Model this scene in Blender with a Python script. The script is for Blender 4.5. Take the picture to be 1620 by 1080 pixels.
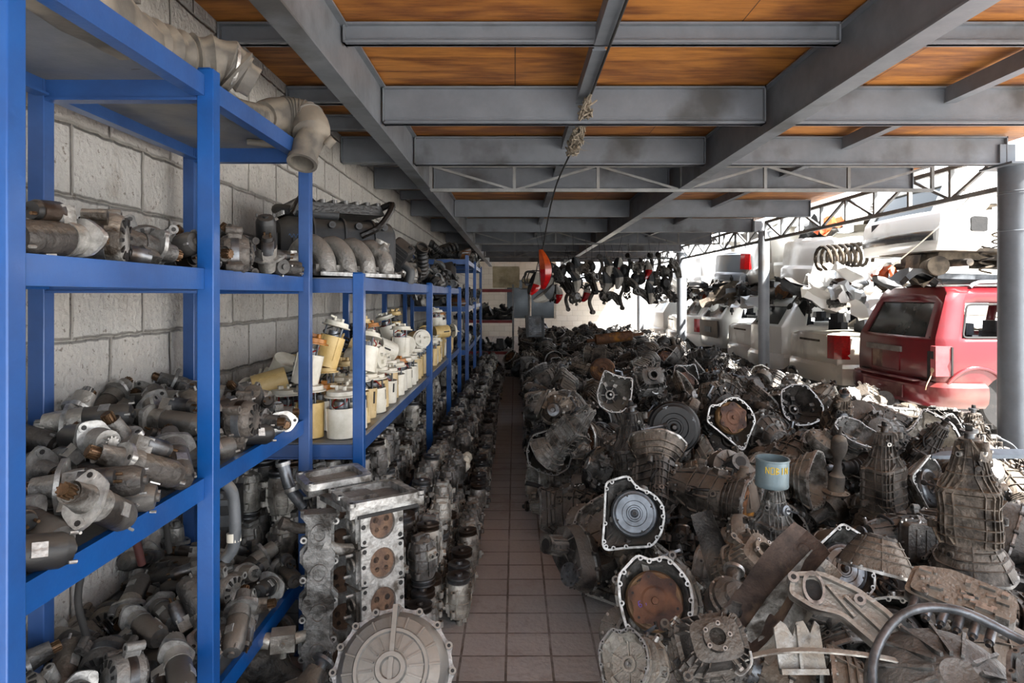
import bpy, bmesh, math, random
from mathutils import Vector, Matrix, Euler
for o in list(bpy.data.objects): bpy.data.objects.remove(o)
SC = bpy.context.scene
COL = SC.collection
PI = math.pi
# ---------------------------------------------------------------- camera
CAMZ = 1.65; FPX = 1060.0
PX0, PY0 = 815.0, 467.0      # where the aisle direction vanishes
cd = bpy.data.cameras.new('camera'); cam = bpy.data.objects.new('camera', cd); COL.objects.link(cam)
cd.sensor_width = 36; cd.lens = 36 * FPX / 1620; cd.clip_start = .05; cd.clip_end = 300
cd.shift_x = (810 - PX0) / 1620; cd.shift_y = -(540 - PY0) / 1620
cam.location = (0, 0, CAMZ); cam.rotation_euler = (PI / 2, 0, 0)
SC.camera = cam
def at(px, py, Y): return Vector(((px - PX0) / FPX * Y, Y, CAMZ - (py - PY0) / FPX * Y))
# ---------------------------------------------------------------- light
SC.view_settings.view_transform = 'Standard'; SC.view_settings.look = 'None'
SC.view_settings.gamma = 1; SC.view_settings.use_curve_mapping = False
SC.view_settings.exposure = 0.74
w = bpy.data.worlds.new('sky'); SC.world = w; w.use_nodes = True
nt = w.node_tree; bg = nt.nodes['Background']
tc = nt.nodes.new('ShaderNodeTexCoord'); sp = nt.nodes.new('ShaderNodeSeparateXYZ'); rp = nt.nodes.new('ShaderNodeValToRGB')
nt.links.new(tc.outputs['Generated'], sp.inputs[0]); nt.links.new(sp.outputs['Z'], rp.inputs[0]); nt.links.new(rp.outputs[0], bg.inputs[0])
rp.color_ramp.elements[0].position = .0; rp.color_ramp.elements[0].color = (.94, .97, 1, 1)
rp.color_ramp.elements[1].position = .6; rp.color_ramp.elements[1].color = (.78, .87, 1, 1)
bg.inputs[1].default_value = 2.5
sd = bpy.data.lights.new('sun', 'SUN'); so = bpy.data.objects.new('sun', sd); COL.objects.link(so)
sd.energy = 25; sd.angle = math.radians(1.2); sd.color = (1, .97, .93)
so.rotation_euler = Vector((.45, -.38, .80)).to_track_quat('Z', 'Y').to_euler()
# ---------------------------------------------------------------- materials
MATS = {}
def rgb(h):
    if not isinstance(h, str): return (*h, 1)
    c = [int(h[i:i + 2], 16) / 255 for i in (0, 2, 4)]
    return (*[(x / 12.92 if x <= .04045 else ((x + .055) / 1.055) ** 2.4) for x in c], 1)
def mat(name, c1, c2=None, metal=0., rough=.6, scale=6., bump=.15, bscale=40., c3=None, vary=.0, thresh=.5, coat=0., dust=None):
    """c1/c2 mixed by noise, optional third tone (rust, grime, dust film), bumped; vary shifts the value per object"""
    if name in MATS: return MATS[name]
    m = bpy.data.materials.new(name); m.use_nodes = True; MATS[name] = m
    nt = m.node_tree; N = nt.nodes; L = nt.links; b = N['Principled BSDF']
    tc = N.new('ShaderNodeTexCoord')
    n1 = N.new('ShaderNodeTexNoise'); n1.inputs['Scale'].default_value = scale; n1.inputs['Detail'].default_value = 6; n1.inputs['Roughness'].default_value = .65
    L.new(tc.outputs['Object'], n1.inputs['Vector'])
    r = N.new('ShaderNodeValToRGB'); r.color_ramp.elements[0].position = .36; r.color_ramp.elements[1].position = .64
    r.color_ramp.elements[0].color = rgb(c1); r.color_ramp.elements[1].color = rgb(c2 or c1)
    L.new(n1.outputs['Fac'], r.inputs[0]); col = r.outputs[0]
    if c3:
        n2 = N.new('ShaderNodeTexNoise'); n2.inputs['Scale'].default_value = scale * .45; n2.inputs['Detail'].default_value = 8
        mp = N.new('ShaderNodeMapping'); mp.inputs['Location'].default_value = (3.1, 7.7, 1.3); L.new(tc.outputs['Object'], mp.inputs[0]); L.new(mp.outputs[0], n2.inputs['Vector'])
        r2 = N.new('ShaderNodeValToRGB'); r2.color_ramp.elements[0].position = thresh; r2.color_ramp.elements[1].position = thresh + .12
        L.new(n2.outputs['Fac'], r2.inputs[0])
        mx = N.new('ShaderNodeMixRGB'); mx.inputs[2].default_value = rgb(c3); L.new(r2.outputs[0], mx.inputs[0]); L.new(col, mx.inputs[1]); col = mx.outputs[0]
    if dust:      # settled dust on what faces up
        g = N.new('ShaderNodeNewGeometry'); sx = N.new('ShaderNodeSeparateXYZ'); L.new(g.outputs['Normal'], sx.inputs[0])
        md = N.new('ShaderNodeMath'); md.operation = 'MULTIPLY_ADD'; L.new(n1.outputs['Fac'], md.inputs[0]); md.inputs[1].default_value = .9; L.new(sx.outputs['Z'], md.inputs[2])
        rd = N.new('ShaderNodeValToRGB'); rd.color_ramp.elements[0].position = .75; rd.color_ramp.elements[1].position = 1.35 if False else 1.
        rd.color_ramp.elements[1].color = (.75, .75, .75, 1)
        L.new(md.outputs[0], rd.inputs[0])
        mx = N.new('ShaderNodeMixRGB'); mx.inputs[2].default_value = rgb(dust); L.new(rd.outputs[0], mx.inputs[0]); L.new(col, mx.inputs[1]); col = mx.outputs[0]
    if vary:
        oi = N.new('ShaderNodeObjectInfo'); mr = N.new('ShaderNodeMapRange'); mr.inputs[3].default_value = 1 - vary; mr.inputs[4].default_value = 1 + vary
        L.new(oi.outputs['Random'], mr.inputs[0])
        hs = N.new('ShaderNodeHueSaturation'); L.new(mr.outputs[0], hs.inputs['Value']); L.new(mr.outputs[0], hs.inputs['Saturation']); L.new(col, hs.inputs['Color']); col = hs.outputs[0]
    L.new(col, b.inputs['Base Color'])
    b.inputs['Metallic'].default_value = metal
    rr = N.new('ShaderNodeMapRange'); rr.inputs[3].default_value = max(.05, rough - .12); rr.inputs[4].default_value = min(1, rough + .15); L.new(n1.outputs['Fac'], rr.inputs[0]); L.new(rr.outputs[0], b.inputs['Roughness'])
    if coat: b.inputs['Coat Weight'].default_value = coat; b.inputs['Coat Roughness'].default_value = .12
    if bump:
        n3 = N.new('ShaderNodeTexNoise'); n3.inputs['Scale'].default_value = bscale; n3.inputs['Detail'].default_value = 5; L.new(tc.outputs['Object'], n3.inputs['Vector'])
        bp = N.new('ShaderNodeBump'); bp.inputs['Strength'].default_value = bump; bp.inputs['Distance'].default_value = .009; L.new(n3.outputs['Fac'], bp.inputs['Height']); L.new(bp.outputs[0], b.inputs['Normal'])
    return m
# cast aluminium in several states of dirt, iron, rust, plastics, paints
A1 = mat('cast_grey', '8a8986', '45433f', .3, .5, 16, .7, 70, '29241f', .4, .50, dust='807a72')
A2 = mat('cast_brown', '68615a', '36322e', .25, .55, 15, .8, 60, '1c1815', .4, .49, dust='70685f')
A3 = mat('cast_dark', '45423f', '272422', .3, .5, 15, .7, 60, '151210', .35, .5, dust='5d564e')
A4 = mat('cast_pale', 'a5a29b', '76726c', .4, .42, 14, .5, 70, '46403a', .25, .54, dust='9a9389')
AB = mat('machined', 'b9b8b5', '85837f', .7, .38, 30, .2, 80, '55504a', .3, .54)
IR = mat('rusty_iron', '5e4434', '3a2a20', .25, .7, 14, .5, 60, '80603f', .35, .56)
GK = mat('grime', '1d1a18', '0f0e0d', .1, .6, 12, .2, 50, vary=.2)
ST = mat('steel', '7f8286', '4a4d50', .7, .38, 12, .2, 60, '3f352e', .25, .54)
BKP = mat('black_plastic', '1a1a1b', '101011', 0, .45, 10, .1, 60, '2e2b28', .15, .55, dust='4a453f')
GYP = mat('grey_plastic', '4e5154', '35383b', 0, .5, 10, .1, 60, dust='6d675f', vary=.2)
RUB = mat('rubber', '191817', '232120', 0, .75, 14, .15, 60, '3b3631', .1, .58)
BRZ = mat('copper_winding', '6d543f', '46341f', .7, .45, 40, .2, 90)
# ---------------------------------------------------------------- mesh builder
def axm(p, d, roll=0.):
    d = Vector(d).normalized()
    return Matrix.Translation(Vector(p)) @ d.to_track_quat('Z', 'Y').to_matrix().to_4x4() @ Matrix.Rotation(roll, 4, 'Z')
class MB:
    def __init__(s): s.v = []; s.f = []; s.mi = []; s.m = 0; s.M = Matrix.Identity(4); s.st = []
    def push(s, M): s.st.append(s.M); s.M = s.M @ M; return s
    def pop(s): s.M = s.st.pop()
    def add(s, vs, fs, m=None):
        k = len(s.v); M = s.M; s.v += [M @ Vector(p) for p in vs]
        s.f += [tuple(i + k for i in f) for f in fs]; s.mi += [s.m if m is None else m] * len(fs)
    def box(s, c, d, rz=0, m=None, tx=1., ty=1., R=None):
        x, y, z = d[0] / 2, d[1] / 2, d[2] / 2; c = Vector(c)
        Rm = R if R is not None else Matrix.Rotation(rz, 3, 'Z')
        vs = [c + Rm @ Vector(p) for p in ((-x, -y, -z), (x, -y, -z), (x, y, -z), (-x, y, -z), (-x * tx, -y * ty, z), (x * tx, -y * ty, z), (x * tx, y * ty, z), (-x * tx, y * ty, z))]
        s.add(vs, [(0, 3, 2, 1), (4, 5, 6, 7), (0, 1, 5, 4), (1, 2, 6, 5), (2, 3, 7, 6), (3, 0, 4, 7)], m)
    def bar(s, a, b, w, h, m=None, up=(0, 0, 1)):
        a = Vector(a); b = Vector(b); d = (b - a); L = d.length
        if L < 1e-6: return
        d.normalize(); u = Vector(up)
        if abs(d.dot(u)) > .99: u = Vector((1, 0, 0))
        x = d.cross(u).normalized(); z = x.cross(d)
        R = Matrix((x, d, z)).transposed()
        s.box((a + b) / 2, (w, L, h), m=m, R=R)
    def cyl(s, a, b, r0, r1=None, n=12, m=None, caps=True, rot=0):
        r1 = r0 if r1 is None else r1; a = Vector(a); b = Vector(b); q = axm(a, b - a, rot); L = (b - a).length
        vs = [q @ Vector((r0 * math.cos(2 * PI * i / n), r0 * math.sin(2 * PI * i / n), 0)) for i in range(n)] + [q @ Vector((r1 * math.cos(2 * PI * i / n), r1 * math.sin(2 * PI * i / n), L)) for i in range(n)]
        fs = [(i, (i + 1) % n, n + (i + 1) % n, n + i) for i in range(n)]
        if caps: fs += [tuple(range(n - 1, -1, -1)), tuple(range(n, 2 * n))]
        s.add(vs, fs, m)
    def lathe(s, prof, p=(0, 0, 0), d=(0, 0, 1), n=20, m=None, sx=1., roll=0):
        q = axm(p, d, roll); vs = []; fs = []
        for r, z in prof: vs += [q @ Vector((r * math.cos(2 * PI * i / n) * sx, r * math.sin(2 * PI * i / n), z)) for i in range(n)]
        for k in range(len(prof) - 1): fs += [(k * n + i, k * n + (i + 1) % n, (k + 1) * n + (i + 1) % n, (k + 1) * n + i) for i in range(n)]
        if prof[0][0] > 1e-4: fs.append(tuple(range(n - 1, -1, -1)))
        if prof[-1][0] > 1e-4: fs.append(tuple((len(prof) - 1) * n + i for i in range(n)))
        s.add(vs, fs, m)
    def prism(s, out, z0, z1, m=None, sc=1.):
        n = len(out); vs = [(x, y, z0) for x, y in out] + [(x * sc, y * sc, z1) for x, y in out]
        s.add(vs, [tuple(range(n - 1, -1, -1)), tuple(range(n, 2 * n))] + [(i, (i + 1) % n, n + (i + 1) % n, n + i) for i in range(n)], m)
    def ring(s, o, i_, z0, z1, m=None, z0i=None, z1i=None):
        n = len(o); z0i = z0 if z0i is None else z0i; z1i = z1 if z1i is None else z1i
        vs = [(x, y, z0) for x, y in o] + [(x, y, z1) for x, y in o] + [(x, y, z0i) for x, y in i_] + [(x, y, z1i) for x, y in i_]
        fs = []
        for k in range(n):
            j = (k + 1) % n
            fs += [(k, j, n + j, n + k), (n + k, n + j, 3 * n + j, 3 * n + k), (3 * n + k, 3 * n + j, 2 * n + j, 2 * n + k), (2 * n + k, 2 * n + j, j, k)]
        s.add(vs, fs, m)
    def loft(s, rings, m=None, caps=True):
        n = len(rings[0]); vs = [p for r in rings for p in r]; fs = []
        for k in range(len(rings) - 1): fs += [(k * n + i, k * n + (i + 1) % n, (k + 1) * n + (i + 1) % n, (k + 1) * n + i) for i in range(n)]
        if caps: fs += [tuple(range(n - 1, -1, -1)), tuple((len(rings) - 1) * n + i for i in range(n))]
        s.add(vs, fs, m)
    def tube(s, pts, r, n=8, m=None, rr=None, caps=True):
        pts = [Vector(p) for p in pts]; rings = []; u = None
        for k, p in enumerate(pts):
            d = (pts[min(k + 1, len(pts) - 1)] - pts[max(k - 1, 0)])
            if d.length < 1e-7: d = Vector((0, 0, 1))
            d.normalize()
            if u is None: u = d.orthogonal().normalized()
            u = (u - d * u.dot(d)); u = u.normalized() if u.length > 1e-5 else d.orthogonal().normalized()
            w_ = d.cross(u); R = rr[k] if rr else r
            rings.append([p + u * R * math.cos(2 * PI * i / n) + w_ * R * math.sin(2 * PI * i / n) for i in range(n)])
        s.loft(rings, m, caps)
    def bolt(s, p, d, r=.008, h=.006, m=None):
        p = Vector(p); d = Vector(d).normalized(); s.cyl(p, p + d * h, r, r * .92, 6, m)
    def eye(s, p, d, r=.014, h=.02, m=0, hm=1):
        "boss with a bolt hole"
        p = Vector(p); d = Vector(d).normalized(); s.cyl(p, p + d * h, r, r, 10, m); s.cyl(p + d * (h - .001), p + d * (h + .0012), r * .5, r * .5, 8, hm)
    def mesh(s, name, mats, smooth=38):
        me = bpy.data.meshes.new(name); me.from_pydata([tuple(p) for p in s.v], [], s.f)
        for m in mats: me.materials.append(m)
        n = len(mats); me.polygons.foreach_set('material_index', [min(i, n - 1) for i in s.mi])
        bm = bmesh.new(); bm.from_mesh(me); bmesh.ops.recalc_face_normals(bm, faces=bm.faces); bm.to_mesh(me); bm.free()
        if smooth:
            me.polygons.foreach_set('use_smooth', [True] * len(me.polygons)); me.set_sharp_from_angle(angle=math.radians(smooth))
        me.update(); return me
def spl(pts, k=6):
    "Catmull-Rom through pts"
    P = [Vector(p) for p in pts]; P = [P[0] * 2 - P[1]] + P + [P[-1] * 2 - P[-2]]; out = []
    for i in range(1, len(P) - 2):
        for j in range(k):
            t = j / k; a, b, c, d = P[i - 1], P[i], P[i + 1], P[i + 2]
            out.append(.5 * ((2 * b) + (c - a) * t + (2 * a - 5 * b + 4 * c - d) * t * t + (3 * b - a - 3 * c + d) * t ** 3))
    return out + [P[-2]]
def circ(r, n=24, sx=1., sy=1., cx=0, cy=0): return [(cx + r * sx * math.cos(2 * PI * i / n), cy + r * sy * math.sin(2 * PI * i / n)) for i in range(n)]
def round_poly(pts, rad=.02, k=3):
    out = []; n = len(pts)
    for i in range(n):
        p = Vector(pts[i]); a = Vector(pts[i - 1]) - p; b = Vector(pts[(i + 1) % n]) - p
        ra = min(rad, a.length * .45); rb = min(rad, b.length * .45); A = p + a.normalized() * ra; B = p + b.normalized() * rb
        for j in range(k + 1):
            t = j / k; out.append(tuple((1 - t) ** 2 * A + 2 * t * (1 - t) * p + t * t * B))
    return out
def inset(pts, d):
    n = len(pts); cx = sum(p[0] for p in pts) / n; cy = sum(p[1] for p in pts) / n; out = []
    for i in range(n):
        a = Vector(pts[i - 1]); b = Vector(pts[(i + 1) % n]); p = Vector(pts[i]); t = (b - a)
        if t.length < 1e-6: out.append(tuple(p)); continue
        t.normalize(); nn = Vector((-t.y, t.x))
        if nn.dot(Vector((cx, cy)) - p) < 0: nn = -nn
        out.append(tuple(p + nn * d))
    return out
def sup(z, rx, ry, e=2., cx=0., cy=0., n=20):
    o = []
    for i in range(n):
        a = 2 * PI * (i + .5) / n; c = math.cos(a); q = math.sin(a)
        o.append((cx + rx * math.copysign(abs(c) ** (2 / e), c), cy + ry * math.copysign(abs(q) ** (2 / e), q), z))
    return o
class Case:
    "lofted casting whose surface can be asked for points, so that ribs and bosses sit on it"
    def __init__(s, secs): s.s = secs        # (z, rx, ry, e, cx, cy)
    def at(s, z):
        S = s.s
        for a, b in zip(S, S[1:]):
            if min(a[0], b[0]) - 1e-9 <= z <= max(a[0], b[0]) + 1e-9:
                t = 0 if a[0] == b[0] else (z - a[0]) / (b[0] - a[0]); return [a[i] + (b[i] - a[i]) * t for i in range(6)]
        return list(S[-1])
    def P(s, th, z, off=0.):
        _, rx, ry, e, cx, cy = s.at(z); c = math.cos(th); q = math.sin(th)
        return Vector((cx + (rx + off) * math.copysign(abs(c) ** (2 / e), c), cy + (ry + off) * math.copysign(abs(q) ** (2 / e), q), z))
    def body(s, mb, n=20, m=None): mb.loft([sup(*( (a[0], a[1], a[2], a[3], a[4], a[5])), n=n) for a in s.s], m)
    def rib(s, mb, th, z0, z1, h=.012, t=.006, k=6, m=None):
        pr = []
        for i in range(k + 1):
            z = z0 + (z1 - z0) * i / k; a = s.P(th, z, -.004); b = s.P(th, z, h); r = (b - a).normalized(); w = Vector((-r.y, r.x, 0)).normalized() * t / 2
            pr.append([a - w, a + w, b + w * .7, b - w * .7])
        mb.loft(pr, m)
    def hoop(s, mb, z, h=.01, t=.006, n=20, m=None, a0=0, a1=2 * PI):
        pr = []
        for i in range(n + 1):
            th = a0 + (a1 - a0) * i / n; a = s.P(th, z, -.004); b = s.P(th, z, h)
            pr.append([a + Vector((0, 0, -t / 2)), a + Vector((0, 0, t / 2)), b + Vector((0, 0, t / 3)), b + Vector((0, 0, -t / 3))])
        mb.loft(pr, m)
# ---------------------------------------------------------------- objects
def ob(name, me, parent=None, loc=None):
    o = bpy.data.objects.new(name, me); COL.objects.link(o)
    if parent: o.parent = parent
    if loc is not None: o.location = loc
    return o
def tag(o, label, cat, group=None, kind=None):
    if label: o['label'] = label
    if cat: o['category'] = cat
    if group: o['group'] = group
    if kind: o['kind'] = kind
    return o
def struct(name, mb, mats, parent=None, smooth=38):
    o = ob(name, mb.mesh(name, mats, smooth) if isinstance(mb, MB) else mb, parent)
    if not parent: o['kind'] = 'structure'
    return o
KIDS = {}
def proto(name, parts):
    "parts: [(part name, mesh, [(sub-part name, mesh)...])]; the prototype is only data until placed"
    KIDS[name] = parts; return name
def place(kind, M, label=None, cat=None, group=None, simple=None):
    parts = KIDS[kind]; root = bpy.data.objects.new(kind.split('|')[0], None); COL.objects.link(root)
    root.empty_display_size = .05; root.matrix_world = M
    for nm, me, *sub in parts:
        o = ob(nm, me, root)
        for sn, sm, *lb in (sub[0] if sub else []): ob(sn, sm, o)
    return tag(root, label, cat, group)
def TR(x, y, z, rx=0, ry=0, rz=0, s=1.): return Matrix.Translation((x, y, z)) @ Euler((rx, ry, rz)).to_matrix().to_4x4() @ Matrix.Diagonal((s, s, s, 1))
# ---------------------------------------------------------------- part makers (mesh data)
R_ = random.Random(5)
OUT = {   # outlines of bell housing faces, metres
 'a': [(-.155, .16), (-.03, .20), (.02, .135), (.10, .11), (.155, .05), (.16, -.02), (.14, -.10), (.09, -.165), (-.06, -.18), (-.15, -.195), (-.175, -.17), (-.165, -.05)],
 'b': [(-.13, .13), (-.02, .20), (.03, .16), (.10, .17), (.15, .09), (.17, .03), (.155, -.06), (.10, -.14), (.0, -.19), (-.09, -.17), (-.15, -.09), (-.15, .03)],
 'c': [(-.17, .05), (-.12, .16), (0, .19), (.12, .16), (.17, .05), (.19, -.06), (.12, -.16), (0, -.18), (-.12, -.16), (-.19, -.06)],
 'd': [(-.15, .10), (-.14, .19), (-.04, .17), (.04, .17), (.14, .19), (.16, .08), (.17, -.05), (.11, -.15), (0, -.18), (-.11, -.15), (-.16, -.05)],
}
def bell(mats, out='a', depth=.15, neck=.11, inner=None, web=True, dark=False):
    "open bell housing, face at z=0 looking +z, narrowing to the case at z=-depth"
    o = round_poly(OUT[out], .03, 3); i1 = inset(o, .011); n = len(o); b = MB()
    b.ring(o, i1, -.014, 0, m=2)
    i2 = inset(o, .006); i3 = inset(o, .02)
    def mid(t, off): return [Vector((p[0] * (1 - t) + math.cos(math.atan2(p[1], p[0])) * (neck - off) * t, p[1] * (1 - t) + math.sin(math.atan2(p[1], p[0])) * (neck - off) * t, -.012 - (depth - .012) * (t ** .7))) for p in (i2 if off == 0 else i3)]
    ts = (0, .15, .4, .7, 1)
    outer = [mid(t, 0) for t in ts]; innr = [mid(t, .012) for t in reversed(ts)]
    b.loft(outer + innr, 0, caps=False)
    b.loft([[Vector((p.x, p.y, -depth + .004)) for p in outer[-1]], [Vector((p.x, p.y, -depth - .004)) for p in outer[-1]]], 1)
    for k in range(0, n, 3):
        p = Vector((*o[k], 0)); q = p * .93
        b.eye((q.x, q.y, -.022), (0, 0, 1), .0115, .0235, 2, 1)
        if k % 2 == 0: # outside ribs
            r = Vector((p.x, p.y, 0)).normalized()
            b.bar((p.x * .98, p.y * .98, -.015), (r.x * neck, r.y * neck, -depth), .007, .022, 0, up=r)
    for t in (.25, .5, .78):
        ri = mid(t, 0); rb = []
        for p in ri: d = Vector((p.x, p.y, 0)).normalized(); rb.append([p + d * -.003 + Vector((0, 0, -.004)), p + d * -.003 + Vector((0, 0, .004)), p + d * .009 + Vector((0, 0, .003)), p + d * .009 + Vector((0, 0, -.003))])
        b.loft(rb + [rb[0]], 0, caps=False)
    rq = random.Random(len(out) + int(neck * 1000) + int(depth * 999))
    for k in range(7):
        a = rq.uniform(0, 6.28); z = -depth * rq.uniform(.3, .9); q = neck + (.16 - neck) * (1 + z / depth) ; p = Vector((math.cos(a) * q * .95, math.sin(a) * q * .95, z)); d = Vector((math.cos(a), math.sin(a), -.2)).normalized()
        if rq.random() < .5: b.eye(p, d, rq.uniform(.012, .022), rq.uniform(.02, .04), 0, 1)
        else: b.box(p, (rq.uniform(.02, .05), rq.uniform(.02, .04), rq.uniform(.03, .06)), rz=a)
    if web:
        for k in range(6):
            a = k * PI / 3 + .3; b.bar((math.cos(a) * .03, math.sin(a) * .03, -depth + .008), (math.cos(a) * (neck - .005), math.sin(a) * (neck - .005), -depth + .02), .006, .02, 0)
        b.lathe([(.045, -depth), (.045, -depth + .03), (.03, -depth + .03), (.03, -depth + .004)], n=16, m=0)
        b.cyl((0, 0, -depth), (0, 0, -depth + .055), .012, n=10, m=2)
    return b.mesh('bell', mats)
def converter(mats, r=.125, rings=3, rust=False):
    b = MB(); z = -.012
    prof = [(0, z + .012), (.012, z + .012), (.016, z + .006), (.022, z)]
    prof += [(r * .24, z), (r * .27, z + .005), (r * .33, z + .005), (r * .36, z - .001), (r * .52, z), (r * .55, z + .004), (r * .80, z + .005), (r * .84, z)]
    prof += [(r * .93, z - .002), (r, z - .014), (r * 1.01, z - .03), (r * .97, z - .055), (r * .7, z - .095), (.03, z - .11)]
    b.lathe(prof, n=36)
    for k in range(4):
        a = k * PI / 2 + .4; p = (math.cos(a) * r * .78, math.sin(a) * r * .78, z - .001)
        b.box(p, (.03, .016, .008), rz=a + PI / 2, m=1); b.bolt((p[0], p[1], p[2] + .003), (0, 0, 1), .006, .004, 1)
    b.cyl((0, 0, z), (0, 0, z + .018), .013, .010, 12, 1)
    return b.mesh('converter', mats)
def flexplate(mats, r=.115):
    b = MB(); pts = []
    for k in range(48):
        a = 2 * PI * k / 48; q = r * (1 - .22 * (.5 + .5 * math.cos(6 * a))); pts.append((q * math.cos(a), q * math.sin(a)))
    b.prism(pts, .0, .006)
    for k in range(6):
        a = k * PI / 3 + PI / 6; b.eye((math.cos(a) * r * .82, math.sin(a) * r * .82, .003), (0, 0, 1), .012, .006, 0, 1)
    b.lathe([(0, .022), (.014, .02), (.016, .008), (.04, .008), (.05, .0105), (.06, .006)], n=24)
    return b.mesh('flexplate', mats)
def casing(mats, secs, ribs=12, hoops=(), seed=1, rh=.012, bosses=10, lug=True, plates=3):
    r = random.Random(seed); C = Case(secs); b = MB(); C.body(b, 24)
    z0 = min(a[0] for a in secs); z1 = max(a[0] for a in secs)
    for k in range(ribs): C.rib(b, 2 * PI * k / ribs + .15, z0 + .012, z1 - .012, rh)
    for z in hoops: C.hoop(b, z, rh * 1.1, .008, 24)
    for k in range(bosses):
        th = r.uniform(0, 2 * PI); z = r.uniform(z0 + .03, z1 - .03); p = C.P(th, z, -.005); d = C.P(th, z, .05) - p
        b.eye(p, d, r.uniform(.010, .02), r.uniform(.02, .035), r.choice((0, 0, 2)), 1)
    for k in range(bosses + 4):      # cast lugs, webs and small pipes
        th = r.uniform(0, 2 * PI); z = r.uniform(z0 + .02, z1 - .02); p = C.P(th, z, 0); d = (C.P(th, z, .05) - p).normalized(); q = axm(p, d, r.uniform(0, 3)); b.push(q); w_ = r.random()
        if w_ < .35: b.box((0, 0, .006), (r.uniform(.015, .05), r.uniform(.012, .03), r.uniform(.02, .04)), tx=.8, ty=.8)
        elif w_ < .6: b.tube(spl([(-.04, 0, .0), (-.03, 0, .022), (.02, .01, .026), (.05, .015, 0)], 4), r.uniform(.005, .010), 6, m=r.choice((0, 1, 2)))
        elif w_ < .8: b.cyl((0, 0, -.005), (0, 0, .03), .012, .009, 8); b.bolt((0, 0, .028), (0, 0, 1), .010, .008, 2)
        else: b.bar((-.04, 0, .01), (.04, 0, .012), .006, .024)
        b.pop()
    for k in range(plates):
        th = r.uniform(0, 2 * PI); z = r.uniform(z0 + .06, z1 - .06); p = C.P(th, z, 0); d = (C.P(th, z, .05) - p).normalized()
        q = axm(p, d, r.uniform(0, 3)); b.push(q); s = r.uniform(.03, .05)
        b.box((0, 0, .004), (s * 2, s * 1.5, .03), tx=.9, ty=.9)
        for sx, sy in ((1, 1), (-1, 1), (1, -1), (-1, -1)): b.bolt((sx * s * .75, sy * s * .55, .019), (0, 0, 1), .006, .005, 2)
        b.pop()
    if lug:
        for th, z in ((r.uniform(0, 6), z0 + .02), (r.uniform(0, 6), z1 - .05), (r.uniform(0, 6), (z0 + z1) / 2)):
            p = C.P(th, z, -.01); d = (C.P(th, z, .05) - p).normalized(); b.bar(p, p + d * .06, .022, .03); b.cyl(p + d * .055 + Vector((0, 0, -.02)), p + d * .055 + Vector((0, 0, .02)), .018, n=10)
            b.cyl(p + d * .055 + Vector((0, 0, -.022)), p + d * .055 + Vector((0, 0, .022)), .009, n=8, m=1)
    return b.mesh('casing', mats), C
def pan(mats, w=.24, l=.28, d=.045):
    b = MB(); o = round_poly([(-w / 2, -l / 2), (w / 2, -l / 2), (w / 2, l * .35), (w * .2, l / 2), (-w / 2, l / 2)], .03, 3)
    b.prism(o, 0, .008); b.prism([(x * .88, y * .9) for x, y in o], .008, d, sc=.92)
    for k in range(0, len(o), 2): b.bolt((o[k][0] * .95, o[k][1] * .95, .008), (0, 0, 1), .007, .006, 2)
    for k in (-1, 0, 1): b.box((0, k * l * .22, d), (w * .6, .02, .008), ty=.5)
    return b.mesh('oil_pan', mats)
def pipe(mats, pts, r=.007, n=8): b = MB(); b.tube(spl(pts, 5), r, n); b.cyl(pts[0], Vector(pts[0]) + (Vector(pts[0]) - Vector(pts[1])).normalized() * .02, r * 1.7, n=8, m=1); return b.mesh('pipe', mats)
def yoke(mats, p, d, r=.035):
    b = MB(); q = axm(p, d); b.push(q); b.cyl((0, 0, -.03), (0, 0, .04), r * .75, r * .7, 16); b.lathe([(r * 1.3, .03), (r * 1.3, .042), (r * .5, .042), (r * .5, .03)], n=20, m=0)
    for k in range(16): a = k * PI / 8; b.box((math.cos(a) * r * .45, math.sin(a) * r * .45, .05), (.004, .004, .03), m=1)
    b.cyl((0, 0, .03), (0, 0, .07), r * .42, n=14, m=0); b.pop(); return b.mesh('output', mats)
def M3(a): return [a, GK, AB]
# ---- automatic gearbox, bell open with torque converter
def auto_box(nm, a, out, conv_m, pan_m, seed, full=True):
    r = random.Random(seed)
    be = bell(M3(a), out, .14, .115, web=not full)
    ca, C = casing(M3(a), [(-.14, .12, .12, 2.4, 0, 0), (-.20, .125, .115, 3, 0, -.005), (-.33, .115, .105, 3.2, 0, -.01), (-.40, .09, .085, 2.4, 0, 0), (-.50, .055, .055, 2, 0, .01)], 10, (-.2, -.27, -.34), seed, .010, 12)
    b = MB(); pm = pan([pan_m, GK, AB]); 
    parts = [('bell_housing', be), ('gear_case', ca)]
    me = pm; me.transform(axm((0, -.11, -.265), (0, -1, 0)).__copy__()); parts.append(('oil_pan', me))
    if full: parts.append(('torque_converter', converter([conv_m, GK], .122)))
    parts.append(('cooler_pipe', pipe([ST, GK], [(.12, .02, -.12), (.15, .03, -.17), (.145, .03, -.26), (.12, .04, -.33), (.09, .05, -.34)])))
    parts.append(('output_flange', yoke([ST, GK], (0, .01, -.5), (0, 0, -1))))
    return proto('automatic_gearbox|' + nm, parts)
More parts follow.
